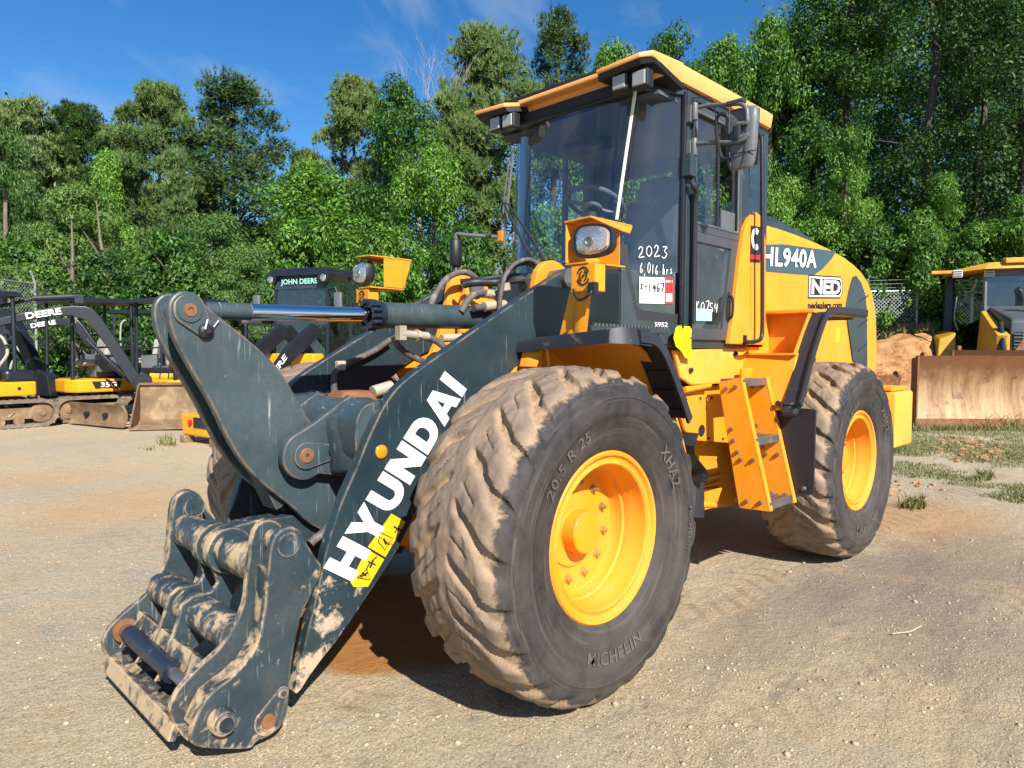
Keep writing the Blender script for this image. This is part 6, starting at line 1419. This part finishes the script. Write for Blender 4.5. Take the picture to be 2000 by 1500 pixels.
b = MB(); b.prism([(.1, .30, .1), (.0, .30, .5), (.12, .30, 1.0), (-.5, .30, .8), (-.5, .30, .1)], (0, .03, 0)); b.build('end_plate', 'rust', T)
# ================================================================== FENCES
def wiremat():
    t = NT('chain_link'); co = t.co('UV'); s = t.n('ShaderNodeSeparateXYZ'); t.l(co, s.inputs[0])
    def saw(a, b):
        v = t.math('FRACT', t.math('DIVIDE', t.math(a, s.outputs[0], s.outputs[1]), .11)); return t.math('LESS_THAN', t.math('ABSOLUTE', t.math('SUBTRACT', v, .5)), .055)
    m = t.math('MAXIMUM', saw('ADD', 0), saw('SUBTRACT', 0))
    tr = t.n('ShaderNodeBsdfTransparent'); b = t.n('ShaderNodeBsdfPrincipled'); b.inputs['Base Color'].default_value = (.50, .52, .53, 1); b.inputs['Metallic'].default_value = .4; b.inputs['Roughness'].default_value = .5
    mx = t.n('ShaderNodeMixShader'); t.l(m, mx.inputs[0]); t.l(tr.outputs[0], mx.inputs[1]); t.l(b.outputs[0], mx.inputs[2]); t.l(mx.outputs[0], t.out.inputs[0]); return t.m
M['chain'] = wiremat()
def fence(label, pts, h, posts=True):
    o0 = pts[0]; T = thing('chain_link_fence', label, 'fence', tuple(o0))
    b = bmesh.new(); uv = b.loops.layers.uv.new('UVMap'); run = 0
    for p, q in zip(pts, pts[1:]):
        L = (q-p).length; vs = [b.verts.new(p-o0), b.verts.new(q-o0), b.verts.new(q-o0+V((0, 0, h))), b.verts.new(p-o0+V((0, 0, h)))]
        f = b.faces.new(vs)
        for lp, c in zip(f.loops, ((run, 0), (run+L, 0), (run+L, h), (run, h))): lp[uv].uv = c
        run += L
    me = bpy.data.meshes.new('wire_mesh'); b.to_mesh(me); b.free(); me.materials.append(M['chain']); o = bpy.data.objects.new('wire_mesh', me); COL.objects.link(o); o.parent = T
    for p in pts:
        q = p-o0; MB().tube([q-V((0, 0, .3)), q+V((0, 0, h+.05)), q+V((.12, .12, h+.35))], .035, 8).build('post', 'galv', T)
    b = MB()
    for k in range(3): b.tube([p-o0+V((.04*k, .04*k, h+.10+.11*k)) for p in pts], .005, 4)
    b.tube([p-o0+V((0, 0, h)) for p in pts], .02, 6); b.build('barbed_wire', 'galv', T)
def onbank(px, dist, z): p = atD(px, 700, dist); p.z = z; return p
fence('chain link fence with barbed wire on top of the clay bank by the bulldozer', [onbank(1600, 23.6, 1.90), onbank(1686, 23.8, 1.92), onbank(1788, 24.4, 1.95), onbank(1895, 26.4, 1.95), onbank(2010, 26.8, 1.95), onbank(2120, 27.0, 1.95)], 1.42)
fence('chain link fence behind the mini excavators, running to the tree line', [onbank(-40, 22.5, 1.6), onbank(72, 24.0, 1.6), onbank(160, 27.5, 1.1), onbank(260, 29, .9), onbank(420, 31, .8)], 1.75)

# ================================================================== TREES
def leafmat(name, a, b_, c_, trans=.35, rough=.5):
    t = NT(name); ob = t.n('ShaderNodeObjectInfo'); ge = t.n('ShaderNodeNewGeometry'); co = t.co('Object')
    f = t.math('ADD', t.math('MULTIPLY', ge.outputs['Random Per Island'], .55), t.math('MULTIPLY', t.noise(ge.outputs['Position'], .45, 3), .7))
    f = t.math('ADD', f, t.math('MULTIPLY', t.math('SUBTRACT', ob.outputs['Random'], .5), .35))
    c = t.ramp(f, [(.28, a), (.58, b_), (.90, c_)])
    d = t.n('ShaderNodeBsdfPrincipled'); t.l(c, d.inputs['Base Color']); d.inputs['Roughness'].default_value = rough; d.inputs['Specular IOR Level'].default_value = .35
    tr = t.n('ShaderNodeBsdfTranslucent'); t.l(t.mix(.5, c, (.16, .30, .02), 'ADD') if trans > .2 else c, tr.inputs[0])
    mx = t.n('ShaderNodeMixShader'); mx.inputs[0].default_value = trans; t.l(d.outputs[0], mx.inputs[1]); t.l(tr.outputs[0], mx.inputs[2]); t.l(mx.outputs[0], t.out.inputs[0]); return t.m
M['leaf'] = leafmat('broad_leaf', (.014, .055, .006), (.052, .145, .014), (.17, .32, .038), .27)
M['leafd'] = leafmat('dark_broad_leaf', (.005, .023, .004), (.017, .060, .008), (.085, .185, .024), .22)
M['leafy'] = leafmat('young_leaf', (.025, .085, .010), (.075, .19, .022), (.20, .36, .05), .30)
M['needle'] = leafmat('pine_needle', (.022, .062, .014), (.070, .135, .030), (.175, .235, .064), .13)
M['feather'] = leafmat('feathery_leaf', (.018, .060, .012), (.055, .128, .024), (.140, .225, .046), .24)
M['bark'] = paint('grey_brown_bark', (.075, .058, .045), .9, var=.35, scale=4, bump=.5)
M['palebark'] = paint('pale_bark', (.17, .14, .10), .9, var=.3, scale=4, bump=.4)
M['deadwood'] = paint('bare_grey_twigs', (.34, .30, .28), .9, var=.25)
def blobs(rng, n, sh):
    """cluster centres in a unit crown: x,y in -.5...5, z 0..1, following the half width sh(z)"""
    o = []
    while len(o) < n:
        z = rng.random(); a = rng.random()*2*pi; w = sh(z)*(.80+.35*noise.noise(V((cos(a)*1.3, sin(a)*1.3, z*3+n)))); r = w*math.sqrt(rng.random())
        if r < w*.35 and rng.random() < .6: continue
        o.append((V((r*cos(a), r*sin(a), z)), rng.uniform(.07, .14)))
    return o
def leaf_mesh(name, seed, sh, n_bl, per, size, mat_, flat=.75, droop=0., asp=1.7, zx=1.0):
    """zx: real height / real width, so that clumps and leaves stay round when the unit crown is stretched"""
    rng = random.Random(seed); vs = []; fs = []
    for c, r in blobs(rng, n_bl, sh):
        n = int(per*(r/.1)**2)
        for k in range(n):
            u = V((rng.gauss(0, 1), rng.gauss(0, 1), rng.gauss(0, 1))).normalized(); d = r*rng.uniform(.55, 1.05)
            p = c+V((u.x*d, u.y*d, u.z*d*flat/zx))
            nn = (u+V((0, 0, .6))+V((rng.gauss(0, .5), rng.gauss(0, .5), rng.gauss(0, .5)))).normalized()
            t1 = nn.orthogonal().normalized(); a = rng.random()*6.283; t2 = nn.cross(t1); e1 = t1*cos(a)+t2*sin(a); e2 = nn.cross(e1)
            e1.z -= droop; s = size*rng.uniform(.6, 1.35); i = len(vs)
            for q in (-e1*s*asp*.5, e2*s*.42-e1*s*.05, e1*s*asp*.5+nn*s*-.12, -e2*s*.42-e1*s*.05):
                vs.append((p.x+q.x, p.y+q.y, p.z+q.z/zx))
            fs.append((i, i+1, i+2, i+3))
    me = bpy.data.meshes.new(name); me.from_pydata(vs, [], fs); me.materials.append(M[mat_]); return me
def pine_mesh(name, seed, sh, n_bl, tufts, size, zx=1.3):
    rng = random.Random(seed); vs = []; fs = []
    for c, r in blobs(rng, n_bl, sh):
        for k in range(int(tufts*(r/.1)**2)):
            u = V((rng.gauss(0, 1), rng.gauss(0, 1), rng.gauss(0, 1)+.35)).normalized(); p = c+V((u.x*r, u.y*r, u.z*r*.55/zx))*rng.uniform(.4, 1.05)
            ax = (u*.7+V((0, 0, .7))).normalized()
            for j in range(11):
                d = (ax+V((rng.gauss(0, .75), rng.gauss(0, .75), rng.gauss(0, .75)))).normalized(); sd = d.orthogonal().normalized()*size*.085; L = size*rng.uniform(.7, 1.2); i = len(vs)
                for q in (-sd, sd, d*L): vs.append((p.x+q.x, p.y+q.y, p.z+q.z/zx))
                fs.append((i, i+1, i+2))
    me = bpy.data.meshes.new(name); me.from_pydata(vs, [], fs); me.materials.append(M['needle']); return me
S_tall = lambda z: .5*min(1, (1.03-z)*2.1)**.6*min(1, z*2.5+.45)
S_full = lambda z: .5*min(1, (1.04-z)*2.2)**.6
S_pine = lambda z: .5*min(1, (1.03-z)*2.3)**.55*min(1, .30+z*1.5)
S_cone = lambda z: .5*max(.04, 1-z)**.8
CM = {'broad': [leaf_mesh('crown', s, S_tall, 80, 300, .0145, 'leaf', zx=1.3) for s in (1, 2)],
      'full': [leaf_mesh('crown', s, S_full, 130, 260, .0125, 'leafd', zx=1.9) for s in (3, 4, 5)],
      'bush': [leaf_mesh('crown', s, S_full, 70, 270, .0185, 'leaf', zx=.9) for s in (6, 7)],
      'young': [leaf_mesh('crown', s, S_tall, 70, 230, .017, 'leafy', zx=1.2) for s in (8, 9)],
      'feather': [leaf_mesh('crown', s, S_full, 95, 320, .0105, 'feather', .55, .25, 2.6, zx=1.1) for s in (10, 11)],
      'pine': [pine_mesh('crown', s, S_pine, 112, 44, .042, 1.1) for s in (12, 13, 14)],
      'cone': [pine_mesh('crown', s, S_cone, 80, 40, .044, 1.6) for s in (15,)]}
_ti = {}
def tree(name, label, kind, px, top, width, dist, base_frac=.25, rot=None, bark='bark', group=None, zb=0., cat=None):
    """px: picture column of the trunk, top: row of the tree top, width: crown width in picture pixels at that distance"""
    g = atD(px, 700, dist); depth = (g-CP).dot(FW); zt = atD(px, top, dist).z; W = width/FPX*depth; H = zt-zb
    T = thing(name, label, cat or 'tree', (g.x, g.y, zb), 0, group)
    k = _ti.get(kind, 0); _ti[kind] = k+1; rng = random.Random(px*7+int(top))
    me = CM[kind][k % len(CM[kind])]
    c = bpy.data.objects.new('crown', me); COL.objects.link(c); c.parent = T
    c.location = (0, 0, H*base_frac); c.scale = (W, W*.9, H*(1-base_frac)*.93); c.rotation_euler = (0, 0, rng.random()*6.28 if rot is None else rot)
    b = MB(); HH = H*.94; r = max(.07, H*.016); p = [V((rng.gauss(0, .006)*H, rng.gauss(0, .006)*H, -.4+(HH+.4)*k_/6)) for k_ in range(7)]; b.tube(p, [r*(1-.85*k_/6) for k_ in range(7)], 8)
    for q in range(12 if kind in ('pine', 'cone') else 9):
        t = rng.uniform(max(.25, base_frac), .9); a = rng.random()*6.28; i = int(t*6); o_ = p[i].lerp(p[min(6, i+1)], t*6-i); L = W*.42*rng.uniform(.5, 1.)*(1.15-t*.7)
        e = o_+V((cos(a)*L, sin(a)*L, L*rng.uniform(.15, .7))); b.tube([o_, o_.lerp(e, .5)-V((0, 0, .05*L)), e], [r*.45*(1.1-t), r*.3*(1.1-t), .012], 5)
    b.build('trunk', bark, T)
    return T
P_, B_, F_, U_, Y_, E_, C_ = 'pine', 'broad', 'full', 'bush', 'young', 'feather', 'cone'
TREES = [
 ('pine_tree', 'round topped pine at the far left end of the tree line', P_, 52, 186, 240, 40, .45),
 ('pine_tree', 'pine with open crown and sky showing below it, second from the left', P_, 165, 198, 235, 41, .42),
 ('pine_tree', 'leaning flat topped pine left of the biggest pine', P_, 318, 158, 240, 38, .40),
 ('pine_tree', 'biggest rounded pine of the left group, above the tilt lever', P_, 462, 138, 310, 38, .30),
 ('pine_tree', 'small pine filling the notch between the round pines', P_, 245, 232, 150, 42, .40),
 ('pine_tree', 'soft pale young pine among the shrubs left of centre', C_, 352, 280, 190, 32, .02),
 ('pine_tree', 'olive pine with lichen tint behind the vine covered tree', P_, 700, 150, 240, 37, .40),
 ('tall_pine', 'tall dark pine just left of the cab roof', P_, 948, 44, 290, 36, .34),
 ('tall_pine', 'tall pine rising highest behind the cab roof', P_, 1080, 8, 200, 38, .55),
 ('pine_tree', 'low pine crown in the sky gap between the two pine groups', P_, 600, 290, 130, 39, .35),
 ('broadleaf_tree', 'vine hung bright green tree with a pointed top at centre left', B_, 782, 132, 230, 33, .22),
 ('broadleaf_tree', 'bright rounded tree in the middle of the picture left of the cab', B_, 610, 300, 330, 28, .08),
 ('broadleaf_tree', 'bright leafy tree directly left of the windscreen', B_, 850, 262, 260, 27, .08),
 ('broadleaf_tree', 'vivid light green tree among the dark ones on the left', Y_, 215, 285, 150, 33, .2),
 ('feathery_tree', 'tall feathery tree at the left picture edge', E_, 18, 225, 210, 30, .06),
 ('feathery_tree', 'feathery tree with fine leaves above the left excavators', E_, 150, 345, 300, 27, .04),
 ('feathery_tree', 'dark feathery tree with thin pale stems above the boom lettering', E_, 420, 400, 270, 27, .04),
 ('broadleaf_tree', 'leafy tree standing over the cab roof, left of its peak', B_, 1190, 62, 260, 31, .2),
 ('broadleaf_tree', 'leafy tree directly behind the peak of the cab roof', B_, 1300, 32, 260, 30, .2),
 ('broadleaf_tree', 'leafy tree right of the cab roof peak below open sky', B_, 1405, 48, 230, 31, .2),
 ('broadleaf_tree', 'tall leafy tree that closes the sky on the right', B_, 1490, 2, 240, 29, .15),
 ('woodland_tree', 'very tall dark tree leaving the top of the picture right of the cab', F_, 1640, -150, 330, 29, .12),
 ('woodland_tree', 'very tall dark tree above the engine hood end', F_, 1800, -230, 330, 28, .10),
 ('woodland_tree', 'very tall dark tree at the right picture edge above the bulldozer', F_, 1985, -200, 330, 27.5, .10),
 ('woodland_tree', 'dark tree between the cab and the tall dark trunks', F_, 1560, 40, 260, 31, .12),
 ('woodland_tree', 'dark tree hidden between the two tallest on the right', F_, 1900, -60, 260, 31, .1),
 ('woodland_tree', 'dark tree behind the middle of the cab', F_, 1230, 190, 300, 33, .1),
 ('woodland_tree', 'dark tree behind the hand rail and rear window', F_, 1400, 180, 300, 32, .08),
 ('broadleaf_tree', 'sunlit tree with drooping light leaves above the engine hood', Y_, 1650, 235, 180, 25.5, .12),
 ('broadleaf_tree', 'light green sapling above the dozer canopy', Y_, 1830, 330, 170, 25.3, .12),
 ('broadleaf_tree', 'light green tree close behind the rear cab window', Y_, 1520, 330, 160, 26, .12),
 ('bush', 'leafy bush above the hood decal, in front of the dark trees', U_, 1590, 430, 200, 24.8, .0),
 ('bush', 'leafy bush just left of the fence beside the loader', U_, 1690, 440, 190, 24.8, .0),
 ('bush', 'bright bush behind the right fence between loader and bulldozer', U_, 1790, 410, 190, 25.0, .0),
 ('bush', 'leafy bush behind the bulldozer canopy', U_, 1910, 430, 200, 25.2, .0),
 ('bush', 'leafy bush at the right picture edge over the bulldozer', U_, 2010, 380, 200, 25.4, .0),
 ('bush', 'rounded bush above the lit cab lettering', U_, 600, 420, 240, 25, .0),
 ('bush', 'rounded bush behind the far headlight', U_, 760, 440, 240, 25, .0),
 ('bush', 'rounded bush directly left of the wipers behind the black mirror', U_, 905, 430, 220, 24.5, .0),
 ('bush', 'broad bush behind the tip of the tilt lever', U_, 330, 450, 260, 25.5, .0),
 ('bush', 'broad bush above the middle excavator canopy', E_, 205, 480, 240, 25.5, .0),
 ('bush', 'broad bush above the left excavator at the picture edge', U_, 50, 470, 240, 26.5, .0),
 ('bush', 'dark bush between the chrome rod and the tall trees', E_, 480, 470, 240, 24.5, .0),
 ('bush', 'leafy bush seen through the windscreen', U_, 1080, 400, 260, 25, .0),
 ('bush', 'leafy bush seen through the door window', U_, 1290, 380, 260, 25, .0),
]
for nm, lab, kd, px, top, w, d, bf in TREES:
    tree(nm, lab, kd, px, top, w, d, bf, bark='palebark' if kd == E_ else 'bark', cat='bush' if nm == 'bush' else 'tree', zb=(1.6 if px > 1560 else 0.))
# bare tree
def bare():
    g = atD(822, 700, 36); T = thing('bare_tree', 'leafless grey tree with fine upright twigs against the blue sky', 'tree', (g.x, g.y, 0)); rng = random.Random(5)
    b = MB(); zt = atD(815, 62, 36).z
    b.tube([(0, 0, 0), (.1, 0, zt*.5), (0, .1, zt*.72)], [.14, .08, .04], 7); b.build('trunk', 'deadwood', T)
    b = MB()
    def br(p, d, L, r, n):
        q = p+d*L*.5+V((rng.gauss(0, .03), rng.gauss(0, .03), 0))*L; e = p+d*L; b.tube([p, q, e], [r, r*.75, r*.5], 4)
        if n:
            for k in range(rng.choice((3, 4))):
                t = rng.uniform(.45, 1.); dd = (d+V((rng.gauss(0, .33), rng.gauss(0, .33), rng.gauss(.12, .15)))).normalized(); br(p.lerp(e, t), dd, L*rng.uniform(.5, .72), r*.5, n-1)
    for k in range(7): br(V((.05, .05, zt*(.42+.04*k))), V((rng.gauss(0, .30), rng.gauss(0, .30), 1)).normalized(), zt*.185, .028, 3)
    b.build('branches', 'deadwood', T)
bare()
# thin pale stems standing in the undergrowth on the left
for i, (x0, x1, y0, y1, d, lab) in enumerate(((146, 142, 590, 500, 25, 'thin straight pale trunk in the shrubs above the left excavators'), (222, 196, 575, 470, 25.2, 'forked leaning pale trunk in the shrubs above the middle excavator'), (345, 335, 575, 520, 25, 'short pale trunk just left of the tilt lever tip'))):
    p, q = atD(x0, y0, d), atD(x1, y1, d); o0 = V((p.x, p.y, 0)); T = thing('sapling', lab, 'tree', tuple(o0))
    b = MB(); b.tube([V((0, 0, 0)), p-o0, (p+q)/2-o0+V((.05, .02, 0)), q-o0, (q-o0)*1.25], [.075, .07, .06, .045, .015], 7)
    b.tube([(p+q)/2-o0, q-o0+V((.5, .2, .2))], [.04, .015], 6); b.build('trunk', 'palebark', T)
# mass of woodland behind and undergrowth at its foot: nobody could count the stems
def woods():
    rng = random.Random(21); vs = []; fs = []
    def leaf(p, s):
        nn = V((rng.gauss(0, .6), rng.gauss(0, .6), rng.gauss(.4, .5)))-V((FW.x, FW.y, 0))*.5; nn.normalize(); t1 = nn.orthogonal().normalized(); a = rng.random()*6.28; t2 = nn.cross(t1); e1 = t1*cos(a)+t2*sin(a); e2 = nn.cross(e1); i = len(vs)
        for q in (-e1*s, e2*s*.5, e1*s, -e2*s*.5): vs.append(tuple(p+q))
        fs.append((i, i+1, i+2, i+3))
    top = [(-150, 235), (40, 220), (250, 245), (420, 240), (560, 325), (640, 320), (700, 270), (800, 225), (900, 190), (1050, 180), (1200, 140), (1400, 120), (1500, 60), (1600, -80), (2200, -120)]
    def tp(px):
        for (a, ya), (b_, yb) in zip(top, top[1:]):
            if a <= px <= b_: return ya+(yb-ya)*(px-a)/(b_-a)
        return 300
    for k in range(2100):
        px = rng.uniform(-140, 2160) if k < 1300 else rng.uniform(1380, 2160); d = rng.uniform(34, 46) if px > 1150 else rng.uniform(40, 48); t = tp(px); py = rng.uniform(t+45+18*noise.noise(V((px*.02, 0, 0)))*3, 640); c = atD(px, py, d)
        for j in range(120):
            leaf(c+V((rng.gauss(0, .85), rng.gauss(0, .85), rng.gauss(0, .7))), rng.uniform(.065, .14))
    me = bpy.data.meshes.new('woods'); me.from_pydata(vs, [], fs); me.materials.append(M['leafd']); o = bpy.data.objects.new('woods', me); COL.objects.link(o); o['kind'] = 'stuff'; o['label'] = 'dark mass of woodland behind the single trees'; o['category'] = 'woods'
woods()
def undergrowth():
    rng = random.Random(31); vs = []; fs = []
    def leaf(p, s):
        nn = V((rng.gauss(0, .6), rng.gauss(0, .6), rng.gauss(.5, .5)))-V((FW.x, FW.y, 0))*.4; nn.normalize(); t1 = nn.orthogonal().normalized(); a = rng.random()*6.28; t2 = nn.cross(t1); e1 = t1*cos(a)+t2*sin(a); e2 = nn.cross(e1); i = len(vs)
        for q in (-e1*s, e2*s*.45, e1*s, -e2*s*.45): vs.append(tuple(p+q))
        fs.append((i, i+1, i+2, i+3))
    for k in range(900):
        px = rng.uniform(-120, 2140); d = rng.uniform(24.6, 29); top = 520+30*noise.noise(V((px*.012, 5, 0))); zb = 1.5 if px > 1540 else 0
        c = atD(px, rng.uniform(top, 660 if px < 1540 else 640), d); c.z = max(c.z, zb+.1)
        for j in range(80): leaf(c+V((rng.gauss(0, .5), rng.gauss(0, .5), rng.gauss(0, .38))), rng.uniform(.045, .11))
    me = bpy.data.meshes.new('undergrowth'); me.from_pydata(vs, [], fs); me.materials.append(M['feather']); o = bpy.data.objects.new('undergrowth', me); COL.objects.link(o); o['kind'] = 'stuff'; o['label'] = 'tangled green undergrowth along the foot of the trees'; o['category'] = 'undergrowth'
undergrowth()
# ================================================================== GRASS AND WEEDS
def grass():
    rng = random.Random(17); vs = []; fs = []
    def blade(p, h, w):
        a = rng.random()*6.28; s = V((cos(a), sin(a), 0))*w; l = V((rng.gauss(0, .35), rng.gauss(0, .35), 1))*h; i = len(vs)
        for q in (-s, s, s*.6+l*.6, -s*.6+l*.6): vs.append(tuple(p+q))
        vs.append(tuple(p+l+V((l.x*.3, l.y*.3, -.05*h)))); fs.append((i, i+1, i+2, i+3)); fs.append((i+3, i+2, i+4))
    n = 0
    while n < 42000:
        px = rng.uniform(1690, 2060); py = rng.uniform(838, 985)
        p = atZ(px, py); m = noise.noise(V((p.x*.55, p.y*.55, 4)))+.5*noise.noise(V((p.x*2.2, p.y*2.2, 9)))-(py-900)*.006+.18
        n += 1
        if m < -.05+.5*rng.random()**1.5: continue
        p.z = hz(p.x, p.y); blade(p, rng.uniform(.012, .058)*(1 if py < 900 else .75), rng.uniform(.003, .0065))
    for k in range(2600):     # foot of the bank and blade
        px = rng.uniform(1780, 2060); p = atZ(px, rng.uniform(826, 842)); p.z = hz(p.x, p.y); blade(p, rng.uniform(.04, .16), rng.uniform(.006, .012))
    for cx, cy, n_, h in ((325, 870, 45, .20), (292, 879, 22, .05), (1920, 832, 120, .42), (1975, 835, 120, .40), (1785, 990, 90, .16), (1920, 935, 160, .13), (1760, 880, 120, .1)):
        for j in range(n_):
            p = atZ(cx+rng.gauss(0, 9), cy+rng.gauss(0, 2.5)); p.z = hz(p.x, p.y); blade(p, h*rng.uniform(.4, 1.1), .010)
    for j in range(2600):     # weeds on the bank under the fence
        px = rng.uniform(1690, 1880); d = rng.uniform(23.0, 24.6); p = atD(px, 700, d); p.z = hz(p.x, p.y)
        if noise.noise(V((p.x*.8, p.y*.8, 3))) < -.12: continue
        blade(p, rng.uniform(.12, .5)*(.6 if d < 23.6 else 1), rng.uniform(.012, .03))
    me = bpy.data.meshes.new('grass'); me.from_pydata(vs, [], fs); me.materials.append(M['grassm']); o = bpy.data.objects.new('grass', me); COL.objects.link(o); o['kind'] = 'stuff'; o['label'] = 'thin patchy grass and weeds in front of the bulldozer'; o['category'] = 'grass'
M['grassm'] = leafmat('grass_blade', (.075, .095, .022), (.135, .165, .038), (.26, .23, .10), .2)
grass()
# ------------------------------------------------------------------ light
SUN = V((.40, 1., .82)).normalized()
elev = math.asin(SUN.z)
sl = bpy.data.lights.new('sun', 'SUN'); sl.energy = 5.0; sl.angle = R(.53); sl.color = (1., .955, .88)
so = bpy.data.objects.new('sun', sl); COL.objects.link(so); so.rotation_euler = SUN.to_track_quat('Z', 'Y').to_euler(); so.location = (0, 0, 30)
wd = bpy.data.worlds.new('World'); sc.world = wd; wd.use_nodes = True
nt = wd.node_tree; bg = nt.nodes['Background']; sk = nt.nodes.new('ShaderNodeTexSky'); sk.sky_type = 'NISHITA'; sk.sun_disc = False
sk.sun_elevation = elev; sk.sun_rotation = math.atan2(SUN.x, SUN.y); sk.air_density = 1.0; sk.dust_density = .3; sk.ozone_density = 3.
hs = nt.nodes.new('ShaderNodeHueSaturation'); hs.inputs['Saturation'].default_value = 1.34; hs.inputs['Value'].default_value = 1.22; hs.inputs['Hue'].default_value = .503
nt.links.new(sk.outputs[0], hs.inputs['Color'])
# thin cirrus: stretched noise on the sky direction
tc = nt.nodes.new('ShaderNodeTexCoord'); mp = nt.nodes.new('ShaderNodeMapping'); mp.inputs['Rotation'].default_value = (.3, .5, .4); mp.inputs['Scale'].default_value = (2.2, 7., 5.)
nz = nt.nodes.new('ShaderNodeTexNoise'); nz.inputs['Scale'].default_value = 1.1; nz.inputs['Detail'].default_value = 7; nz.inputs['Roughness'].default_value = .55; nz.inputs['Distortion'].default_value = .6
cr = nt.nodes.new('ShaderNodeValToRGB'); cr.color_ramp.elements[0].position = .50; cr.color_ramp.elements[0].color = (0, 0, 0, 1); cr.color_ramp.elements[1].position = .86; cr.color_ramp.elements[1].color = (.55, .55, .55, 1)
mx = nt.nodes.new('ShaderNodeMix'); mx.data_type = 'RGBA'; mx.inputs[7].default_value = (5.5, 6.2, 7.0, 1)
nt.links.new(tc.outputs['Generated'], mp.inputs[0]); nt.links.new(mp.outputs[0], nz.inputs['Vector']); nt.links.new(nz.outputs['Fac'], cr.inputs[0]); nt.links.new(cr.outputs[0], mx.inputs[0]); nt.links.new(hs.outputs[0], mx.inputs[6]); nt.links.new(mx.outputs[2], bg.inputs[0]); bg.inputs[1].default_value = .072
vs = sc.view_settings; vs.view_transform = 'Standard'; vs.look = 'None'; vs.exposure = .80; vs.gamma = 1
sc.cycles.max_bounces = 8; sc.cycles.transparent_max_bounces = 16; sc.cycles.diffuse_bounces = 3; sc.cycles.glossy_bounces = 4
sc.cycles.use_denoising = True; sc.cycles.caustics_reflective = False; sc.cycles.caustics_refractive = False
